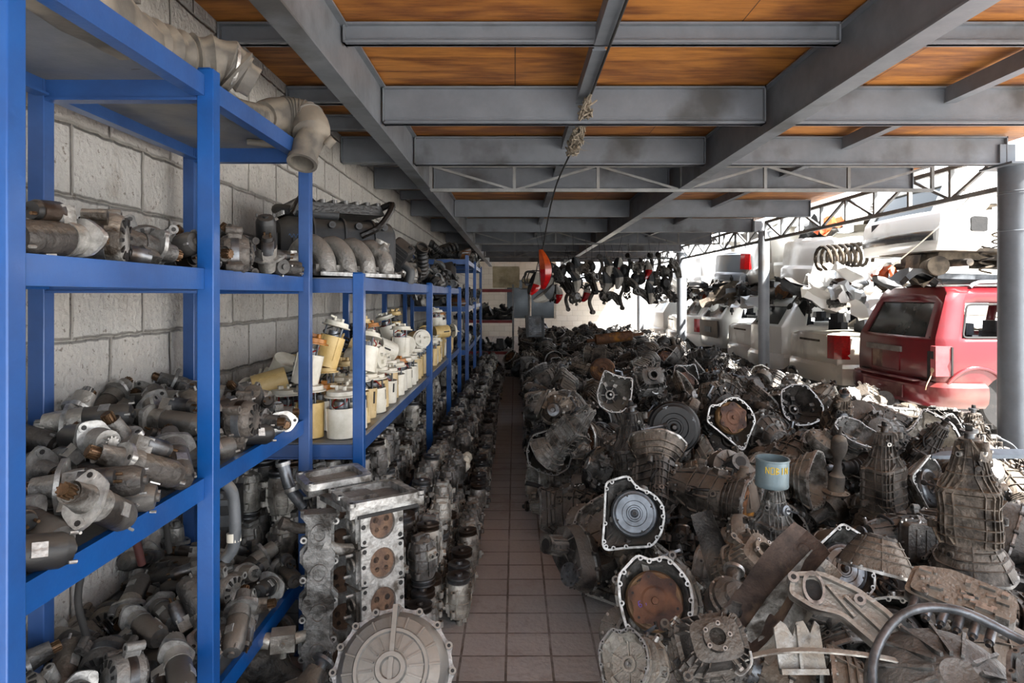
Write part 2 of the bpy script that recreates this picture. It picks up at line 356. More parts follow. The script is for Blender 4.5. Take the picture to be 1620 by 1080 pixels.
# ---- transaxle: bell with the differential lobe beside it
def trans_box(nm, a, out, seed, rust=False):
    be = bell(M3(a), out, .11, .13)
    ca, C = casing(M3(a), [(-.10, .17, .14, 2.6, .02, 0), (-.16, .175, .14, 2.8, .03, 0), (-.26, .15, .13, 2.6, .03, 0), (-.32, .11, .10, 2.3, .02, .01), (-.36, .085, .08, 2.2, .02, .02)], 14, (-.16, -.24, -.31), seed, .013, 14)
    b = MB(); b.push(axm((-.15, -.10, -.16), (-.15, -.2, -1))); b.lathe([(.10, .05), (.115, .02), (.115, -.02), (.08, -.05), (.05, -.06), (.05, -.09), (.035, -.09), (.035, -.04)], d=(0, 0, 1), n=24)
    for k in range(8):
        t = k * PI / 4; b.bar((math.cos(t) * .05, math.sin(t) * .05, -.058), (math.cos(t) * .112, math.sin(t) * .112, -.02), .007, .02)
        b.bolt((math.cos(t + .3) * .105, math.sin(t + .3) * .105, -.03), (0, 0, -1), .008, .012, 2)
    b.pop(); df = b.mesh('differential', M3(a))
    b = MB(); q = C.P(1.2, -.22, 0); b.cyl(q, q + Vector((.01, .05, 0)), .02, .018, 12); b.bar(q + Vector((0, .05, 0)), q + Vector((.09, .06, .02)), .012, .03); b.cyl(q + Vector((.085, .045, .018)), q + Vector((.085, .085, .018)), .012, n=10, m=1); sh = b.mesh('selector', [ST, GK])
    parts = [('bell_housing', be), ('gear_case', ca), ('differential_case', df), ('selector_lever', sh)]
    if rust: parts.append(('torque_converter', converter([mat('amber_rust', '8a6a44', '5d4430', .3, .55, 10, .3, 60, '9a8258', .2, .55), GK], .122))); parts.append(('flex_plate', flexplate([mat('dark_rust', '4b3229', '33241e', .2, .7, 12, .4, 60, '6a4a38', .05, .55), GK], .118)))
    return proto('transaxle|' + nm, parts)
# ---- manual gearbox: cone bell with ribs, long boxy ribbed case, tail
def manual_box(nm, a, seed, shifter=True, cols=3):
    be = bell(M3(a), 'c', .16, .10)
    ca, C = casing(M3(a), [(-.155, .105, .12, 3.5, 0, 0), (-.18, .10, .125, 5, 0, 0), (-.40, .085, .115, 5, 0, 0), (-.41, .10, .13, 5, 0, 0), (-.43, .10, .13, 5, 0, 0), (-.435, .075, .10, 3, 0, 0), (-.60, .045, .055, 2.4, 0, .01), (-.66, .045, .045, 2, 0, .01)], 18, (-.2, -.25, -.3, -.35, -.4, -.5, -.58), seed, .012, 10, plates=2)
    parts = [('bell_housing', be), ('gear_case', ca), ('output_flange', yoke([ST, GK], (0, .01, -.66), (0, 0, -1), .03))]
    if shifter:
        b = MB(); b.lathe([(.05, 0), (.05, .012), (.034, .014), (.034, .05), (.02, .055), (.02, .065)], p=(0, .06, -.53), d=(0, 1, -.15), n=18); b.cyl((0, .12, -.54), (.005, .22, -.55), .008, n=8); b.lathe([(.0, .03), (.014, .022), (.017, .01), (.012, -.005)], p=(.005, .215, -.55), d=(0, 1, -.1), n=12, m=1)
        parts.append(('gear_lever', b.mesh('gear_lever', [ST, RUB])))
    return proto('manual_gearbox|' + nm, parts)
# ---- transfer case
def transfer(nm, a, seed):
    r = random.Random(seed); b = MB()
    o = round_poly([(-.09, .10), (.0, .13), (.09, .10), (.12, .0), (.10, -.14), (.07, -.24), (.0, -.27), (-.07, -.24), (-.10, -.14), (-.12, 0)], .04, 4)
    b.prism(o, -.02, .075, sc=.86); b.prism([(x * 1.05, y * 1.03) for x, y in o], -.03, -.018, 2); b.prism(o, -.03, -.10, sc=.8)
    for k in range(0, len(o), 4): b.eye((o[k][0] * 1.03, o[k][1] * 1.02, -.036), (0, 0, 1), .012, .024, 0, 1)
    for k in range(8):
        t = k * PI / 4; b.bar((math.cos(t) * .045, math.sin(t) * .045, .085), (math.cos(t) * .095, math.sin(t) * .10, .068), .007, .02)
        b.bar((math.cos(t) * .035, -.17 + math.sin(t) * .035, .08), (math.cos(t) * .075, -.17 + math.sin(t) * .07, .068), .007, .02)
    m1 = b.mesh('case', M3(a))
    b = MB(); b.cyl((0, 0, .06), (0, 0, .19), .055, .04, 20); b.cyl((0, 0, .19), (0, 0, .21), .05, n=20); b.cyl((0, 0, .205), (0, 0, .212), .03, n=14, m=1)
    for k in range(6): t = k * PI / 3; b.bar((math.cos(t) * .05, math.sin(t) * .05, .07), (math.cos(t) * .042, math.sin(t) * .042, .19), .006, .02, up=(math.cos(t), math.sin(t), 0))
    m2 = b.mesh('tail', M3(a))
    b = MB(); b.lathe([(.05, .05), (.05, .10), (.062, .10), (.062, .112), (.02, .112), (.02, .10)], p=(0, -.17, 0), n=20)
    for k in range(4): t = k * PI / 2; b.eye((math.cos(t) * .05, -.17 + math.sin(t) * .05, .105), (0, 0, 1), .01, .012, 0, 1)
    m3 = b.mesh('flange', [ST, GK])
    b = MB(); b.lathe([(.075, -.10), (.075, -.14), (.05, -.14), (.05, -.11)], n=22)
    for k in range(6): t = k * PI / 3; b.eye((math.cos(t) * .068, math.sin(t) * .068, -.125), (0, 0, -1), .011, .018, 0, 1)
    m4 = b.mesh('inputring', M3(a))
    b = MB(); b.cyl((-.09, -.05, -.06), (-.12, -.16, -.08), .028, n=14); b.cyl((-.12, -.16, -.08), (-.124, -.175, -.083), .03, n=14, m=1); b.box((-.10, -.07, -.07), (.05, .04, .05))
    m5 = b.mesh('motor', [GYP, GK])
    return proto('transfer_case|' + nm, [('case_shell', m1), ('tail_housing', m2), ('drive_flange', m3), ('input_ring', m4), ('shift_motor', m5)])
def bell_only(nm, a, out):
    return proto('bell_housing|' + nm, [('housing_shell', bell(M3(a), out, .17, .09)), ('bearing_plate', (lambda b: (b.lathe([(.085, -.172), (.085, -.185), (.03, -.19), (.03, -.172)], n=24), [b.eye((math.cos(k) * .07, math.sin(k) * .07, -.18), (0, 0, -1), .009, .01, 0, 1) for k in range(6)], b.mesh('bp', M3(a)))[-1])(MB()))])
def half_case(nm, a, seed):
    "open gearbox shell with a grid of ribs outside"
    ca, C = casing(M3(a), [(0, .15, .12, 3.5, 0, 0), (.012, .15, .12, 3.5, 0, 0), (.014, .135, .105, 4, 0, 0), (.12, .12, .095, 4.5, 0, 0), (.19, .09, .075, 4, .01, 0), (.20, .05, .045, 3, .01, 0)], 16, (.05, .09, .13), seed, .014, 8, plates=1)
    b = MB(); b.lathe([(.05, .19), (.05, .225), (.03, .225), (.03, .20)], p=(.01, 0, 0), n=20, m=0)
    for k in range(5): t = k * 1.256; b.eye((.01 + math.cos(t) * .045, math.sin(t) * .045, .21), (0, 0, 1), .009, .018, 2, 1)
    m2 = b.mesh('retainer', M3(a))
    b = MB(); b.cyl((.04, .03, -.02), (.04, .03, .02), .02, n=12, m=1); 
    for x, y, r_ in ((.05, .02, .045), (-.06, -.02, .06), (-.02, .05, .03)):
        for k in range(18): t = k * PI / 9; b.box((x + math.cos(t) * r_, y + math.sin(t) * r_, -.01), (.006, .006, .022), rz=t)
        b.cyl((x, y, -.02), (x, y, .0), r_ * .96, n=20); b.cyl((x, y, -.06), (x, y, 0), r_ * .3, n=12, m=1)
    m3 = b.mesh('gears', [ST, IR])
    return proto('gearbox_cover|' + nm, [('cover_shell', ca), ('bearing_retainer', m2), ('gear_set', m3)])
def diff(nm, a, seed):
    b = MB(); b.lathe([(0, .13), (.06, .125), (.11, .09), (.125, .03), (.125, -.02), (.10, -.06), (.05, -.12), (.042, -.16), (.042, -.18)], n=24)
    b.cyl((-.26, 0, .01), (.22, 0, .01), .042, .042, 16); b.cyl((-.27, 0, .01), (-.25, 0, .01), .06, n=16, m=2); b.cyl((.21, 0, .01), (.23, 0, .01), .06, n=16, m=2)
    for k in range(8): t = k * PI / 4; b.bar((math.cos(t) * .05, math.sin(t) * .05, -.11), (math.cos(t) * .12, math.sin(t) * .12, -.02), .008, .02)
    m1 = b.mesh('housing', M3(a))
    b = MB(); b.lathe([(.115, .055), (.13, .055), (.13, .065), (.10, .075), (.06, .135), (0, .145)], n=24)
    for k in range(10): t = k * PI / 5; b.bolt((math.cos(t) * .121, math.sin(t) * .121, .062), (0, 0, 1), .008, .008, 1)
    m2 = b.mesh('cover', [A3, AB])
    return proto('differential|' + nm, [('axle_housing', m1), ('rear_cover', m2), ('pinion_flange', yoke([ST, GK], (0, 0, -.18), (0, 0, -1), .034))])
def conv_only(nm, cm): 
    b = MB(); b.lathe([(.10, -.08), (.108, -.085), (.12, -.06), (.136, -.05), (.14, -.04), (.14, -.03), (.12, -.028)], n=40)
    return proto('torque_converter|' + nm, [('shell', converter([cm, GK], .135)), ('ring_gear', b.mesh('rg', [ST]))])
def wheelhub(nm):
    b = MB(); b.lathe([(.02, .06), (.045, .06), (.045, .02), (.07, .015), (.14, .012), (.145, .008), (.145, -.008), (.07, -.012), (.07, -.03), (.02, -.03)], n=32)
    for k in range(5): t = k * 1.2566; b.cyl((math.cos(t) * .055, math.sin(t) * .055, 0), (math.cos(t) * .055, math.sin(t) * .055, .05), .007, n=8, m=1)
    c = MB(); c.box((.10, .06, -.01), (.09, .12, .07), rz=.5, tx=.8); c.cyl((.13, .08, -.08), (.13, .08, .0), .03, n=12)
    return proto('brake_disc|' + nm, [('rotor', b.mesh('rotor', [IR, ST])), ('calliper', c.mesh('calliper', [A3]))])
def sheet(nm, m, seed):
    r = random.Random(seed); b = MB(); n = 7; g = {}
    L_, W_ = r.uniform(.45, .6), r.uniform(.14, .2)
    for i in range(n + 1):
        for j in range(5): g[i, j] = Vector(((i / n - .5) * L_, (j / 4 - .5) * W_ * (1 - .3 * abs(i / n - .4)), .03 * math.sin(i * 1.1 + seed) + (.045 if j in (0, 4) else 0) + r.uniform(-.006, .006)))
    vs = []; fs = []
    for s_ in (0, 1):
        for i in range(n + 1):
            for j in range(5): vs.append(g[i, j] + Vector((0, 0, -.004 * s_)))
    idx = lambda s_, i, j: s_ * (n + 1) * 5 + i * 5 + j
    for i in range(n):
        for j in range(4): fs += [(idx(0, i, j), idx(0, i + 1, j), idx(0, i + 1, j + 1), idx(0, i, j + 1)), (idx(1, i, j), idx(1, i, j + 1), idx(1, i + 1, j + 1), idx(1, i + 1, j))]
    for i in range(n): fs += [(idx(0, i, 0), idx(1, i, 0), idx(1, i + 1, 0), idx(0, i + 1, 0)), (idx(0, i, 4), idx(0, i + 1, 4), idx(1, i + 1, 4), idx(1, i, 4))]
    for j in range(4): fs += [(idx(0, 0, j), idx(0, 0, j + 1), idx(1, 0, j + 1), idx(1, 0, j)), (idx(0, n, j), idx(1, n, j), idx(1, n, j + 1), idx(0, n, j + 1))]
    b.add(vs, fs)
    for k in range(3): x = (k / 2 - .5) * L_ * .8; b.lathe([(.012, .006), (.02, .006), (.02, .0), (.012, .0)], p=(x, 0, g[min(n, int((x / L_ + .5) * n)), 2].z), n=10)
    return proto('metal_bracket|' + nm, [('bracket_plate', b.mesh('sheet', [m], 50))])
def shaft(nm):
    b = MB(); b.cyl((-.36, 0, 0), (.34, 0, 0), .016, n=12)
    b2 = MB(); b2.lathe([(.018, 0), (.03, .01), (.026, .02), (.036, .032), (.031, .042), (.043, .055), (.038, .066), (.05, .08), (.05, .10), (.045, .13), (.02, .14), (.015, .20)], p=(.3, 0, 0), d=(1, 0, 0), n=18)
    b3 = MB(); b3.lathe([(.018, 0), (.028, .01), (.024, .02), (.034, .032), (.03, .042), (.04, .055), (.04, .12), (.018, .13), (.015, .17)], p=(-.3, 0, 0), d=(-1, 0, 0), n=18)
    return proto('drive_shaft|' + nm, [('shaft_rod', b.mesh('rod', [ST])), ('joint_boot', b2.mesh('boot', [RUB])), ('joint_boot', b3.mesh('boot2', [RUB]))])
def valve_body(nm, a, seed):
    r = random.Random(seed); b = MB(); o = round_poly([(-.16, -.08), (.10, -.10), (.16, -.04), (.15, .08), (-.05, .10), (-.16, .06)], .02, 2)
    b.prism(o, -.03, .015); b.prism([(x * .9, y * .9) for x, y in o], .015, .03, 0)
    for k in range(22):
        x, y = r.uniform(-.13, .13), r.uniform(-.07, .07); b.box((x, y, .03), (r.uniform(.01, .05), r.uniform(.008, .02), r.uniform(.01, .03)), rz=r.choice((0, 0, .3)), m=r.choice((0, 0, 2)))
    for k in range(12): b.bolt((r.uniform(-.14, .14), r.uniform(-.075, .075), .028), (0, 0, 1), .007, .012, 2)
    c = MB()
    for k in range(6): c.cyl((-.12 + k * .045, -.07, .0), (-.12 + k * .045, -.15, .0), .015, n=10); c.cyl((-.12 + k * .045, -.15, .0), (-.12 + k * .045, -.165, 0), .009, n=8, m=1)
    return proto('valve_body|' + nm, [('body_plate', b.mesh('vb', M3(a))), ('solenoid_row', c.mesh('sol', [ST, BKP]))])
def manifold(nm, a):
    b = MB(); b.push(TR(0, .0, .0))
    b.loft([sup(*s_, n=16) for s_ in [(-.2, .03, .03, 2), (-.19, .055, .05, 2.6), (.19, .055, .05, 2.6), (.2, .03, .03, 2)]]); b.pop()
    for k in range(4):
        z = -.15 + k * .10; b.tube(spl([(.02, 0, z), (.09, .04, z), (.13, -.01, z), (.12, -.09, z)], 4), .026, 10); b.tube([(.12, -.085, z), (.12, -.10, z)], .034, 10, m=2); b.cyl((.12, -.101, z), (.12, -.102, z), .022, n=10, m=1)
    b.box((.12, -.095, 0), (.08, .012, .42), m=2)
    m1 = b.mesh('runners', M3(a)); c = MB(); c.cyl((0, 0, .19), (0, 0, .25), .035, .035, 18); c.lathe([(.045, .25), (.045, .262), (.028, .262), (.028, .24)], n=18); c.box((.05, 0, .23), (.05, .04, .035), m=1)
    return proto('intake_manifold|' + nm, [('runner_block', m1), ('throttle_body', c.mesh('tb', [AB, BKP]))])
# ---- small units for the racks
def starter(nm, a, yoke_m, seed, gear=True):
    r = random.Random(seed); b = MB()   # nose points +z
    b.lathe([(.020, .095), (.026, .10), (.030, .06), (.036, .03), (.040, .0), (.040, -.012)], n=18, m=0) if r.random() < .5 else b.lathe([(.032, .10), (.036, .06), (.038, .02), (.040, -.012)], n=18)
    o = round_poly([(-.065, .012), (-.03, .045), (.03, .045), (.065, .012), (.065, -.012), (.035, -.045), (-.03, -.04), (-.065, -.014)], .012, 2)
    b.prism(o, .03, .042, 2); b.eye((.054, 0, .028), (0, 0, 1), .014, .016, 2, 1); b.eye((-.054, 0, .028), (0, 0, 1), .014, .016, 2, 1)
    b.box((0, .05, -.005), (.045, .045, .045), tx=.8)
    m1 = b.mesh('nose', M3(a))
    c = MB(); c.lathe([(.036, -.01), (.038, -.015), (.038, -.12), (.036, -.125), (.030, -.14), (.012, -.142), (.012, -.15)], n=20)
    for k in (-1, 1): c.cyl((k * .03, -.022, -.13), (k * .03, -.022, -.146), .004, n=6, m=1)
    c.box((0, -.037, -.07), (.03, .004, .03), m=1); m2 = c.mesh('yoke', [yoke_m, AB])
    d = MB(); d.cyl((0, .058, -.015), (0, .058, -.075), .024, n=16); d.cyl((0, .058, -.075), (0, .058, -.09), .021, .019, 14, m=1); d.cyl((.01, .063, -.088), (.01, .063, -.108), .004, n=6, m=2); d.cyl((-.01, .05, -.088), (-.01, .05, -.104), .004, n=6, m=2); m3 = d.mesh('solenoid', [ST, BKP, BRZ])
    e = MB(); e.cyl((0, 0, .09), (0, 0, .125), .013, n=14)
    for k in range(10): t = k * PI / 5; e.box((math.cos(t) * .014, math.sin(t) * .014, .108), (.006, .004, .03), rz=t)
    m4 = e.mesh('pinion', [BRZ if seed % 2 else AB])
    return proto('starter_motor|' + nm, [('nose_housing', m1), ('motor_body', m2), ('solenoid', m3), ('pinion_gear', m4)])
def alternator(nm, a, seed):
    b = MB(); b.lathe([(.03, .045), (.055, .042), (.066, .03), (.066, .008)], n=24); b.lathe([(.066, -.018), (.066, -.035), (.058, -.052), (.03, -.058), (0, -.058)], n=24)
    for k in range(12):
        t = k * PI / 6; b.bar((math.cos(t) * .025, math.sin(t) * .025, .048), (math.cos(t) * .064, math.sin(t) * .064, .03), .005, .008); b.box((math.cos(t + .2) * .046, math.sin(t + .2) * .046, .0425), (.018, .008, .006), rz=t + .2, m=1)
        b.box((math.cos(t) * .045, math.sin(t) * .045, -.056), (.02, .009, .006), rz=t, m=1)
    for t in (.2, 3.3, 1.9): b.bar((math.cos(t) * .055, math.sin(t) * .055, -.005), (math.cos(t) * .095, math.sin(t) * .095, -.005), .02, .045, 0, up=(0, 0, 1)); b.cyl((math.cos(t) * .092, math.sin(t) * .092, -.03), (math.cos(t) * .092, math.sin(t) * .092, .025), .014, n=12); b.cyl((math.cos(t) * .092, math.sin(t) * .092, -.0305), (math.cos(t) * .092, math.sin(t) * .092, .0255), .007, n=8, m=1)
    m1 = b.mesh('frame', M3(a)); c = MB(); c.lathe([(.064, .009), (.068, .008), (.068, -.018), (.064, -.019)], n=24)
    d = MB(); d.lathe([(.012, .048), (.03, .052), (.03, .058), (.024, .061), (.03, .064), (.024, .067), (.03, .070), (.024, .073), (.03, .076), (.03, .08), (.014, .08), (.012, .07), (0, .07)], n=20)
    return proto('alternator|' + nm, [('end_frame', m1), ('stator_ring', c.mesh('st', [ST])), ('pulley', d.mesh('pu', [ST]))])
def compressor(nm, a, seed, big=1.):
    r = random.Random(seed); C = Case([(-.02, .052, .052, 2, 0, 0), (.0, .06, .06, 2.2, 0, 0), (.10, .062, .062, 2.2, 0, 0), (.12, .056, .056, 2.1, 0, 0), (.155, .05, .05, 2, 0, 0), (.17, .03, .03, 2, 0, 0)])
    b = MB(); C.body(b, 20)
    for z in (.03, .075, .12): C.hoop(b, z, .005, .008, 20)
    for k in range(6): C.rib(b, k * PI / 3 + .3, .0, .15, .008, .012)
    for k in range(6): t = k * PI / 3; b.bolt((math.cos(t) * .048, math.sin(t) * .048, .152), (0, 0, 1), .006, .01, 0)
    for t in (.5, 3.6): 
        for z in (.015, .11): b.bar((math.cos(t) * .05, math.sin(t) * .05, z), (math.cos(t) * .085, math.sin(t) * .085, z), .022, .02); b.cyl((math.cos(t) * .083, math.sin(t) * .083, z - .014), (math.cos(t) * .083, math.sin(t) * .083, z + .014), .013, n=10); b.cyl((math.cos(t) * .083, math.sin(t) * .083, z - .015), (math.cos(t) * .083, math.sin(t) * .083, z + .015), .006, n=8, m=1)
    b.box((-.03, -.05, .06), (.05, .04, .09), tx=.8); b.cyl((.03, .0, .165), (.03, 0, .19), .016, n=10); b.cyl((-.02, .02, .165), (-.02, .02, .182), .012, n=8); b.box((0, -.02, .17), (.07, .03, .02)); m1 = b.mesh('shell', [a, GK]); c = MB(); c.box((.0, .055, .10), (.06, .035, .045), ty=.8)
    for k in (-1, 1): c.cyl((k * .015, .06, .10), (k * .015, .085, .10), .012, n=10); c.cyl((k * .015, .085, .10), (k * .015, .087, .10), .008, n=8, m=1)
    m2 = c.mesh('ports', [A4, GK]); d = MB(); d.lathe([(.03, -.02), (.058, -.022), (.058, -.028), (.05, -.032), (.058, -.036), (.05, -.04), (.058, -.044), (.058, -.052), (.045, -.056), (.02, -.05), (.018, -.062), (0, -.062)], n=24)
    return proto('air_conditioning_compressor|' + nm, [('shell', m1), ('port_block', m2), ('clutch_pulley', d.mesh('cl', [ST]))])
PWH = mat('white_plastic', 'dcd8cc', 'c4bfae', 0, .45, 10, .06, 60, '8e8672', .08, .58); PYL = mat('cream_plastic', 'd2b986', 'b99d66', 0, .45, 9, .06, 60, '8a744c', .12, .58); PAM = mat('amber_plastic', 'b9761f', '8a5413', 0, .35, 8, .05, 60)
REDW = mat('red_wire', '9c1b14', '7c130e', 0, .4, 8, 0)
def fuel_pump(nm, cm, fm, tall=.15, r_=.062, seed=1, lay=False):
    b = MB(); b.lathe([(r_, 0), (r_, tall), (r_ * .96, tall), (r_ * .96, tall - .02), (0, tall - .02)], n=24)
    for k in range(4): t = k * PI / 2 + .3; b.box((math.cos(t) * r_, math.sin(t) * r_, tall * .6), (.005, .012, tall * .75), rz=t)
    b.box((r_ * .98, 0, tall * .7), (.006, .012, tall * .4), m=1)
    m1 = b.mesh('pot', [cm, GK]); c = MB(); c.lathe([(r_ * 1.15, 0), (r_ * 1.15, .006), (r_ * .98, .008), (r_ * .95, .028), (r_ * .4, .032), (0, .032)], p=(0, 0, tall + .055), n=26)
    c.cyl((.02, .01, tall + .08), (.02, .01, tall + .11), .008, n=10); c.cyl((-.02, .02, tall + .08), (-.02, .02, tall + .105), .01, n=10); c.box((0, -.025, tall + .093), (.04, .025, .02)); c.tube([(.02, .01, tall + .105), (.05, .015, tall + .108)], .006, 8)
    m2 = c.mesh('cap', [fm, GK]); d = MB()
    for k in range(3): t = k * 2.1; d.cyl((math.cos(t) * r_ * .75, math.sin(t) * r_ * .75, tall - .03), (math.cos(t) * r_ * .75, math.sin(t) * r_ * .75, tall + .058), .005, n=8)
    d.cyl((0, 0, tall - .03), (0, 0, tall + .03), r_ * .45, n=14)
    m3 = d.mesh('rods', [ST]); e = MB(); e.tube(spl([(.0, -.03, tall + .06), (.05, -.04, tall + .02), (.03, .02, tall + .0), (-.03, .03, tall + .03), (-.02, 0, tall + .06)], 5), .0035, 6); m4 = e.mesh('wire', [REDW if seed % 2 else GK])
    return proto('fuel_pump|' + nm, [('fuel_pot', m1), ('top_flange', m2), ('guide_rod', m3), ('wire_loop', m4)])
def ribbed_hose(nm, m, L_=.4, r_=.05, bend=.12):
    pts = [Vector((0, bend * math.sin(PI * i / 60), (i / 60 - .5) * L_)) for i in range(61)]; b = MB(); b.tube(pts, r_, 16, rr=[r_ * (1 - .14 * (i % 4 in (1, 2))) for i in range(61)])
    c = MB(); c.lathe([(r_ * 1.1, -.01), (r_ * 1.12, 0), (r_ * 1.12, .03), (r_ * .9, .03), (r_ * .9, .0)], p=pts[-1], n=18); d = MB(); d.lathe([(r_ * 1.1, -.01), (r_ * 1.12, 0), (r_ * 1.12, .03), (r_ * .9, .03), (r_ * .9, .0)], p=pts[0], d=(0, 0, -1), n=18)
    return proto('air_hose|' + nm, [('hose_bellows', b.mesh('hb', [m])), ('end_cuff', c.mesh('ec', [m])), ('end_cuff', d.mesh('ed', [m]))])
def wiring(nm, seed):
    r = random.Random(seed); parts = []
    b = MB()
    for k in range(4):
        pts = []; a0 = r.uniform(0, 6)
        for j in range(9): a = a0 + j * .75; q = r.uniform(.07, .16); pts.append((math.cos(a) * q, math.sin(a) * q * .8, r.uniform(-.03, .05)))
        b.tube(spl(pts, 4), r.choice((.005, .007, .01)), 6)
    c = MB()
    for k in range(3): c.box((r.uniform(-.15, .15), r.uniform(-.1, .1), r.uniform(0, .03)), (.035, .025, .02), rz=r.uniform(0, 3))
    return proto('wiring_harness|' + nm, [('cable_loop', b.mesh('wl', [RUB])), ('plug', c.mesh('pl', [GYP]))])
def blk_box(nm):
    b = MB(); o = round_poly([(-.12, -.08), (.12, -.08), (.14, .02), (.08, .09), (-.12, .08)], .03, 3); b.prism(o, -.10, .10, sc=.92)
    for k in range(7): b.box((-.09 + k * .03, .0, .095), (.008, .13, .02))
    b.eye((.13, -.07, 0), (1, 0, 0), .018, .02); b.eye((-.13, .05, .05), (-1, 0, 0), .018, .02)
    c = MB(); c.tube(spl([(0, .06, 0), (0, .14, .02), (.06, .18, .03)], 5), .032, 14); c.cyl((.06, .18, .03), (.075, .188, .033), .036, n=14); c.cyl((.075, .188, .033), (.077, .189, .0335), .028, n=14, m=1)
    return proto('air_filter_box|' + nm, [('box_shell', b.mesh('fb', [BKP, GK])), ('inlet_spout', c.mesh('sp', [GYP, GK]))])
PILE = [auto_box('a', A1, 'a', ST, A3, 1), auto_box('b', A2, 'b', IR, A2, 2), auto_box('c', A3, 'c', A3, A3, 3),
        trans_box('a', A1, 'b', 4), trans_box('b', A2, 'd', 5), trans_box('c', A3, 'a', 6, True),
        manual_box('a', A2, 7), manual_box('b', A1, 8), transfer('a', A1, 9), transfer('b', A2, 10),
        bell_only('a', A4, 'd'), bell_only('b', A2, 'c'), half_case('a', A1, 11), half_case('b', A2, 12),
        diff('a', A3, 13), conv_only('a', ST), conv_only('b', IR), wheelhub('a'), sheet('a', A3, 1), sheet('b', IR, 2), sheet('c', A1, 3),
        shaft('a'), valve_body('a', A1, 14), valve_body('b', A2, 15), manifold('a', A1), wiring('a', 3)]
SMALL = [starter('a', A1, A3, 1), starter('b', A4, BKP, 2), starter('c', A1, mat('grey_enamel', '5b5956', '383634', .3, .45, 12, .3, 60, '211d1a', .3, .54, dust='6c655d'), 3), alternator('a', A1, 1), alternator('b', A2, 2),
         compressor('a', A4, 1), compressor('b', A4, 2), compressor('c', mat('cast_mid', '6f6c69', '3f3c39', .35, .45, 15, .5, 70, '26221e', .3, .52, dust='776f66'), 3)]
PUMPS = [fuel_pump('a', PWH, PWH, .145, .074, 1), fuel_pump('b', PYL, PWH, .17, .068, 2), fuel_pump('c', PYL, PYL, .22, .055, 4), fuel_pump('d', PWH, PAM, .15, .066, 3)]
MISC = [ribbed_hose('a', BKP), ribbed_hose('b', GYP, .3, .04, .05), wiring('b', 8), blk_box('a'), manifold('b', BKP), manifold('c', A4)]
# ---------------------------------------------------------------- smaller loose pieces of the pile
def one(name, part, b, mats, more=()): return proto(name, [(part, b.mesh(part, mats))] + [(n, q.mesh(n, m)) for n, q, m in more])
def line(nm, pts, r, m, n=8):
    b = MB(); b.tube(spl(pts, 6), r, n); c = MB(); c.cyl(pts[0], Vector(pts[0]) + (Vector(pts[0]) - Vector(pts[1])).normalized() * .03, r * 1.6, n=8); return one(nm, 'tube', b, [m], [('end_fitting', c, [AB])])
def boot(nm, r0, r1, L_, k, m):
    pr = [(r0 * 1.2, 0), (r0 * 1.2, .012)]
    for i in range(k): t = i / k; R = r0 + (r1 - r0) * t; pr += [(R, .012 + L_ * t), (R * .8, .012 + L_ * (t + .5 / k))]
    pr += [(r1, L_ + .012), (r1, L_ + .03), (r1 * .5, L_ + .03)]; b = MB(); b.lathe(pr, n=22); c = MB(); c.cyl((0, 0, L_), (0, 0, L_ + .09), r1 * .4, n=10); c.lathe([(0, .03), (r1 * .6, .02), (r1 * .6, -.005), (0, -.01)], p=(0, 0, L_ + .09), n=14)
    return one(nm, 'boot_bellows', b, [m], [('lever', c, [ST])])
def arm(nm, m, seed=1):
    o = [(-.17, .02), (-.15, .09), (-.06, .10), (.04, .06), (.12, .0), (.19, -.09), (.20, -.15), (.13, -.17), (.06, -.10), (-.02, -.03), (-.10, -.02)]
    o = round_poly(o, .02, 3); b = MB(); b.ring(o, inset(o, .014), 0, .05); b.prism(inset(o, .012), .018, .028)
    b.ring(circ(.045, 20, .75, 1.2, -.09, .045), circ(.034, 20, .75, 1.2, -.09, .045), .01, .05, 2); b.cyl((-.09, .045, .0285), (-.09, .045, .029), .033, n=18, m=1)
    for p in ((.17, -.13), (.04, .02), (-.15, .07)): b.eye((p[0], p[1], .02), (0, 0, 1), .018, .04, 2, 1)
    b.bar((.0, .03, .035), (.13, -.1, .035), .01, .03); b.bar((-.05, .06, .035), (.02, -.03, .035), .008, .03); return one(nm, 'arm_casting', b, [m, GK, AB])
def lump(nm, a, seed):
    ca, C = casing(M3(a), [(-.08, .05, .05, 2.4, 0, 0), (-.07, .075, .065, 3, 0, 0), (.03, .08, .07, 3, 0, 0), (.05, .06, .055, 2.3, 0, 0), (.09, .04, .04, 2, 0, 0)], 8, (-.02,), seed, .008, 8, plates=2)
    b = MB(); b.lathe([(.03, .09), (.045, .09), (.045, .10), (.025, .10), (.025, .085)], n=16); return proto('pump_casting|' + nm, [('pump_body', ca), ('end_ring', b.mesh('er', [AB]))])
EXTRA = [line('steel_line|a', [(-.3, 0, 0), (-.2, .03, .03), (-.05, 0, .05), (.1, -.05, .02), (.25, -.02, .03), (.32, .06, 0)], .008, ST), line('steel_line|b', [(-.2, -.1, 0), (-.18, .05, .02), (-.05, .12, .0), (.1, .08, .05), (.15, -.06, .02)], .011, GYP),
         line('rubber_hose|b', [(-.22, -.06, 0), (-.1, .06, .02), (.06, .05, .04), (.14, -.06, .02), (.24, -.08, .0)], .017, RUB), boot('gear_boot|a', .06, .025, .13, 6, RUB), arm('mount_arm|a', A3), arm('mount_arm|b', A4), lump('a', A1, 31), lump('b', A2, 32), lump('c', A4, 33), wiring('c', 21)]
ALLK = PILE + SMALL + PUMPS + MISC + EXTRA
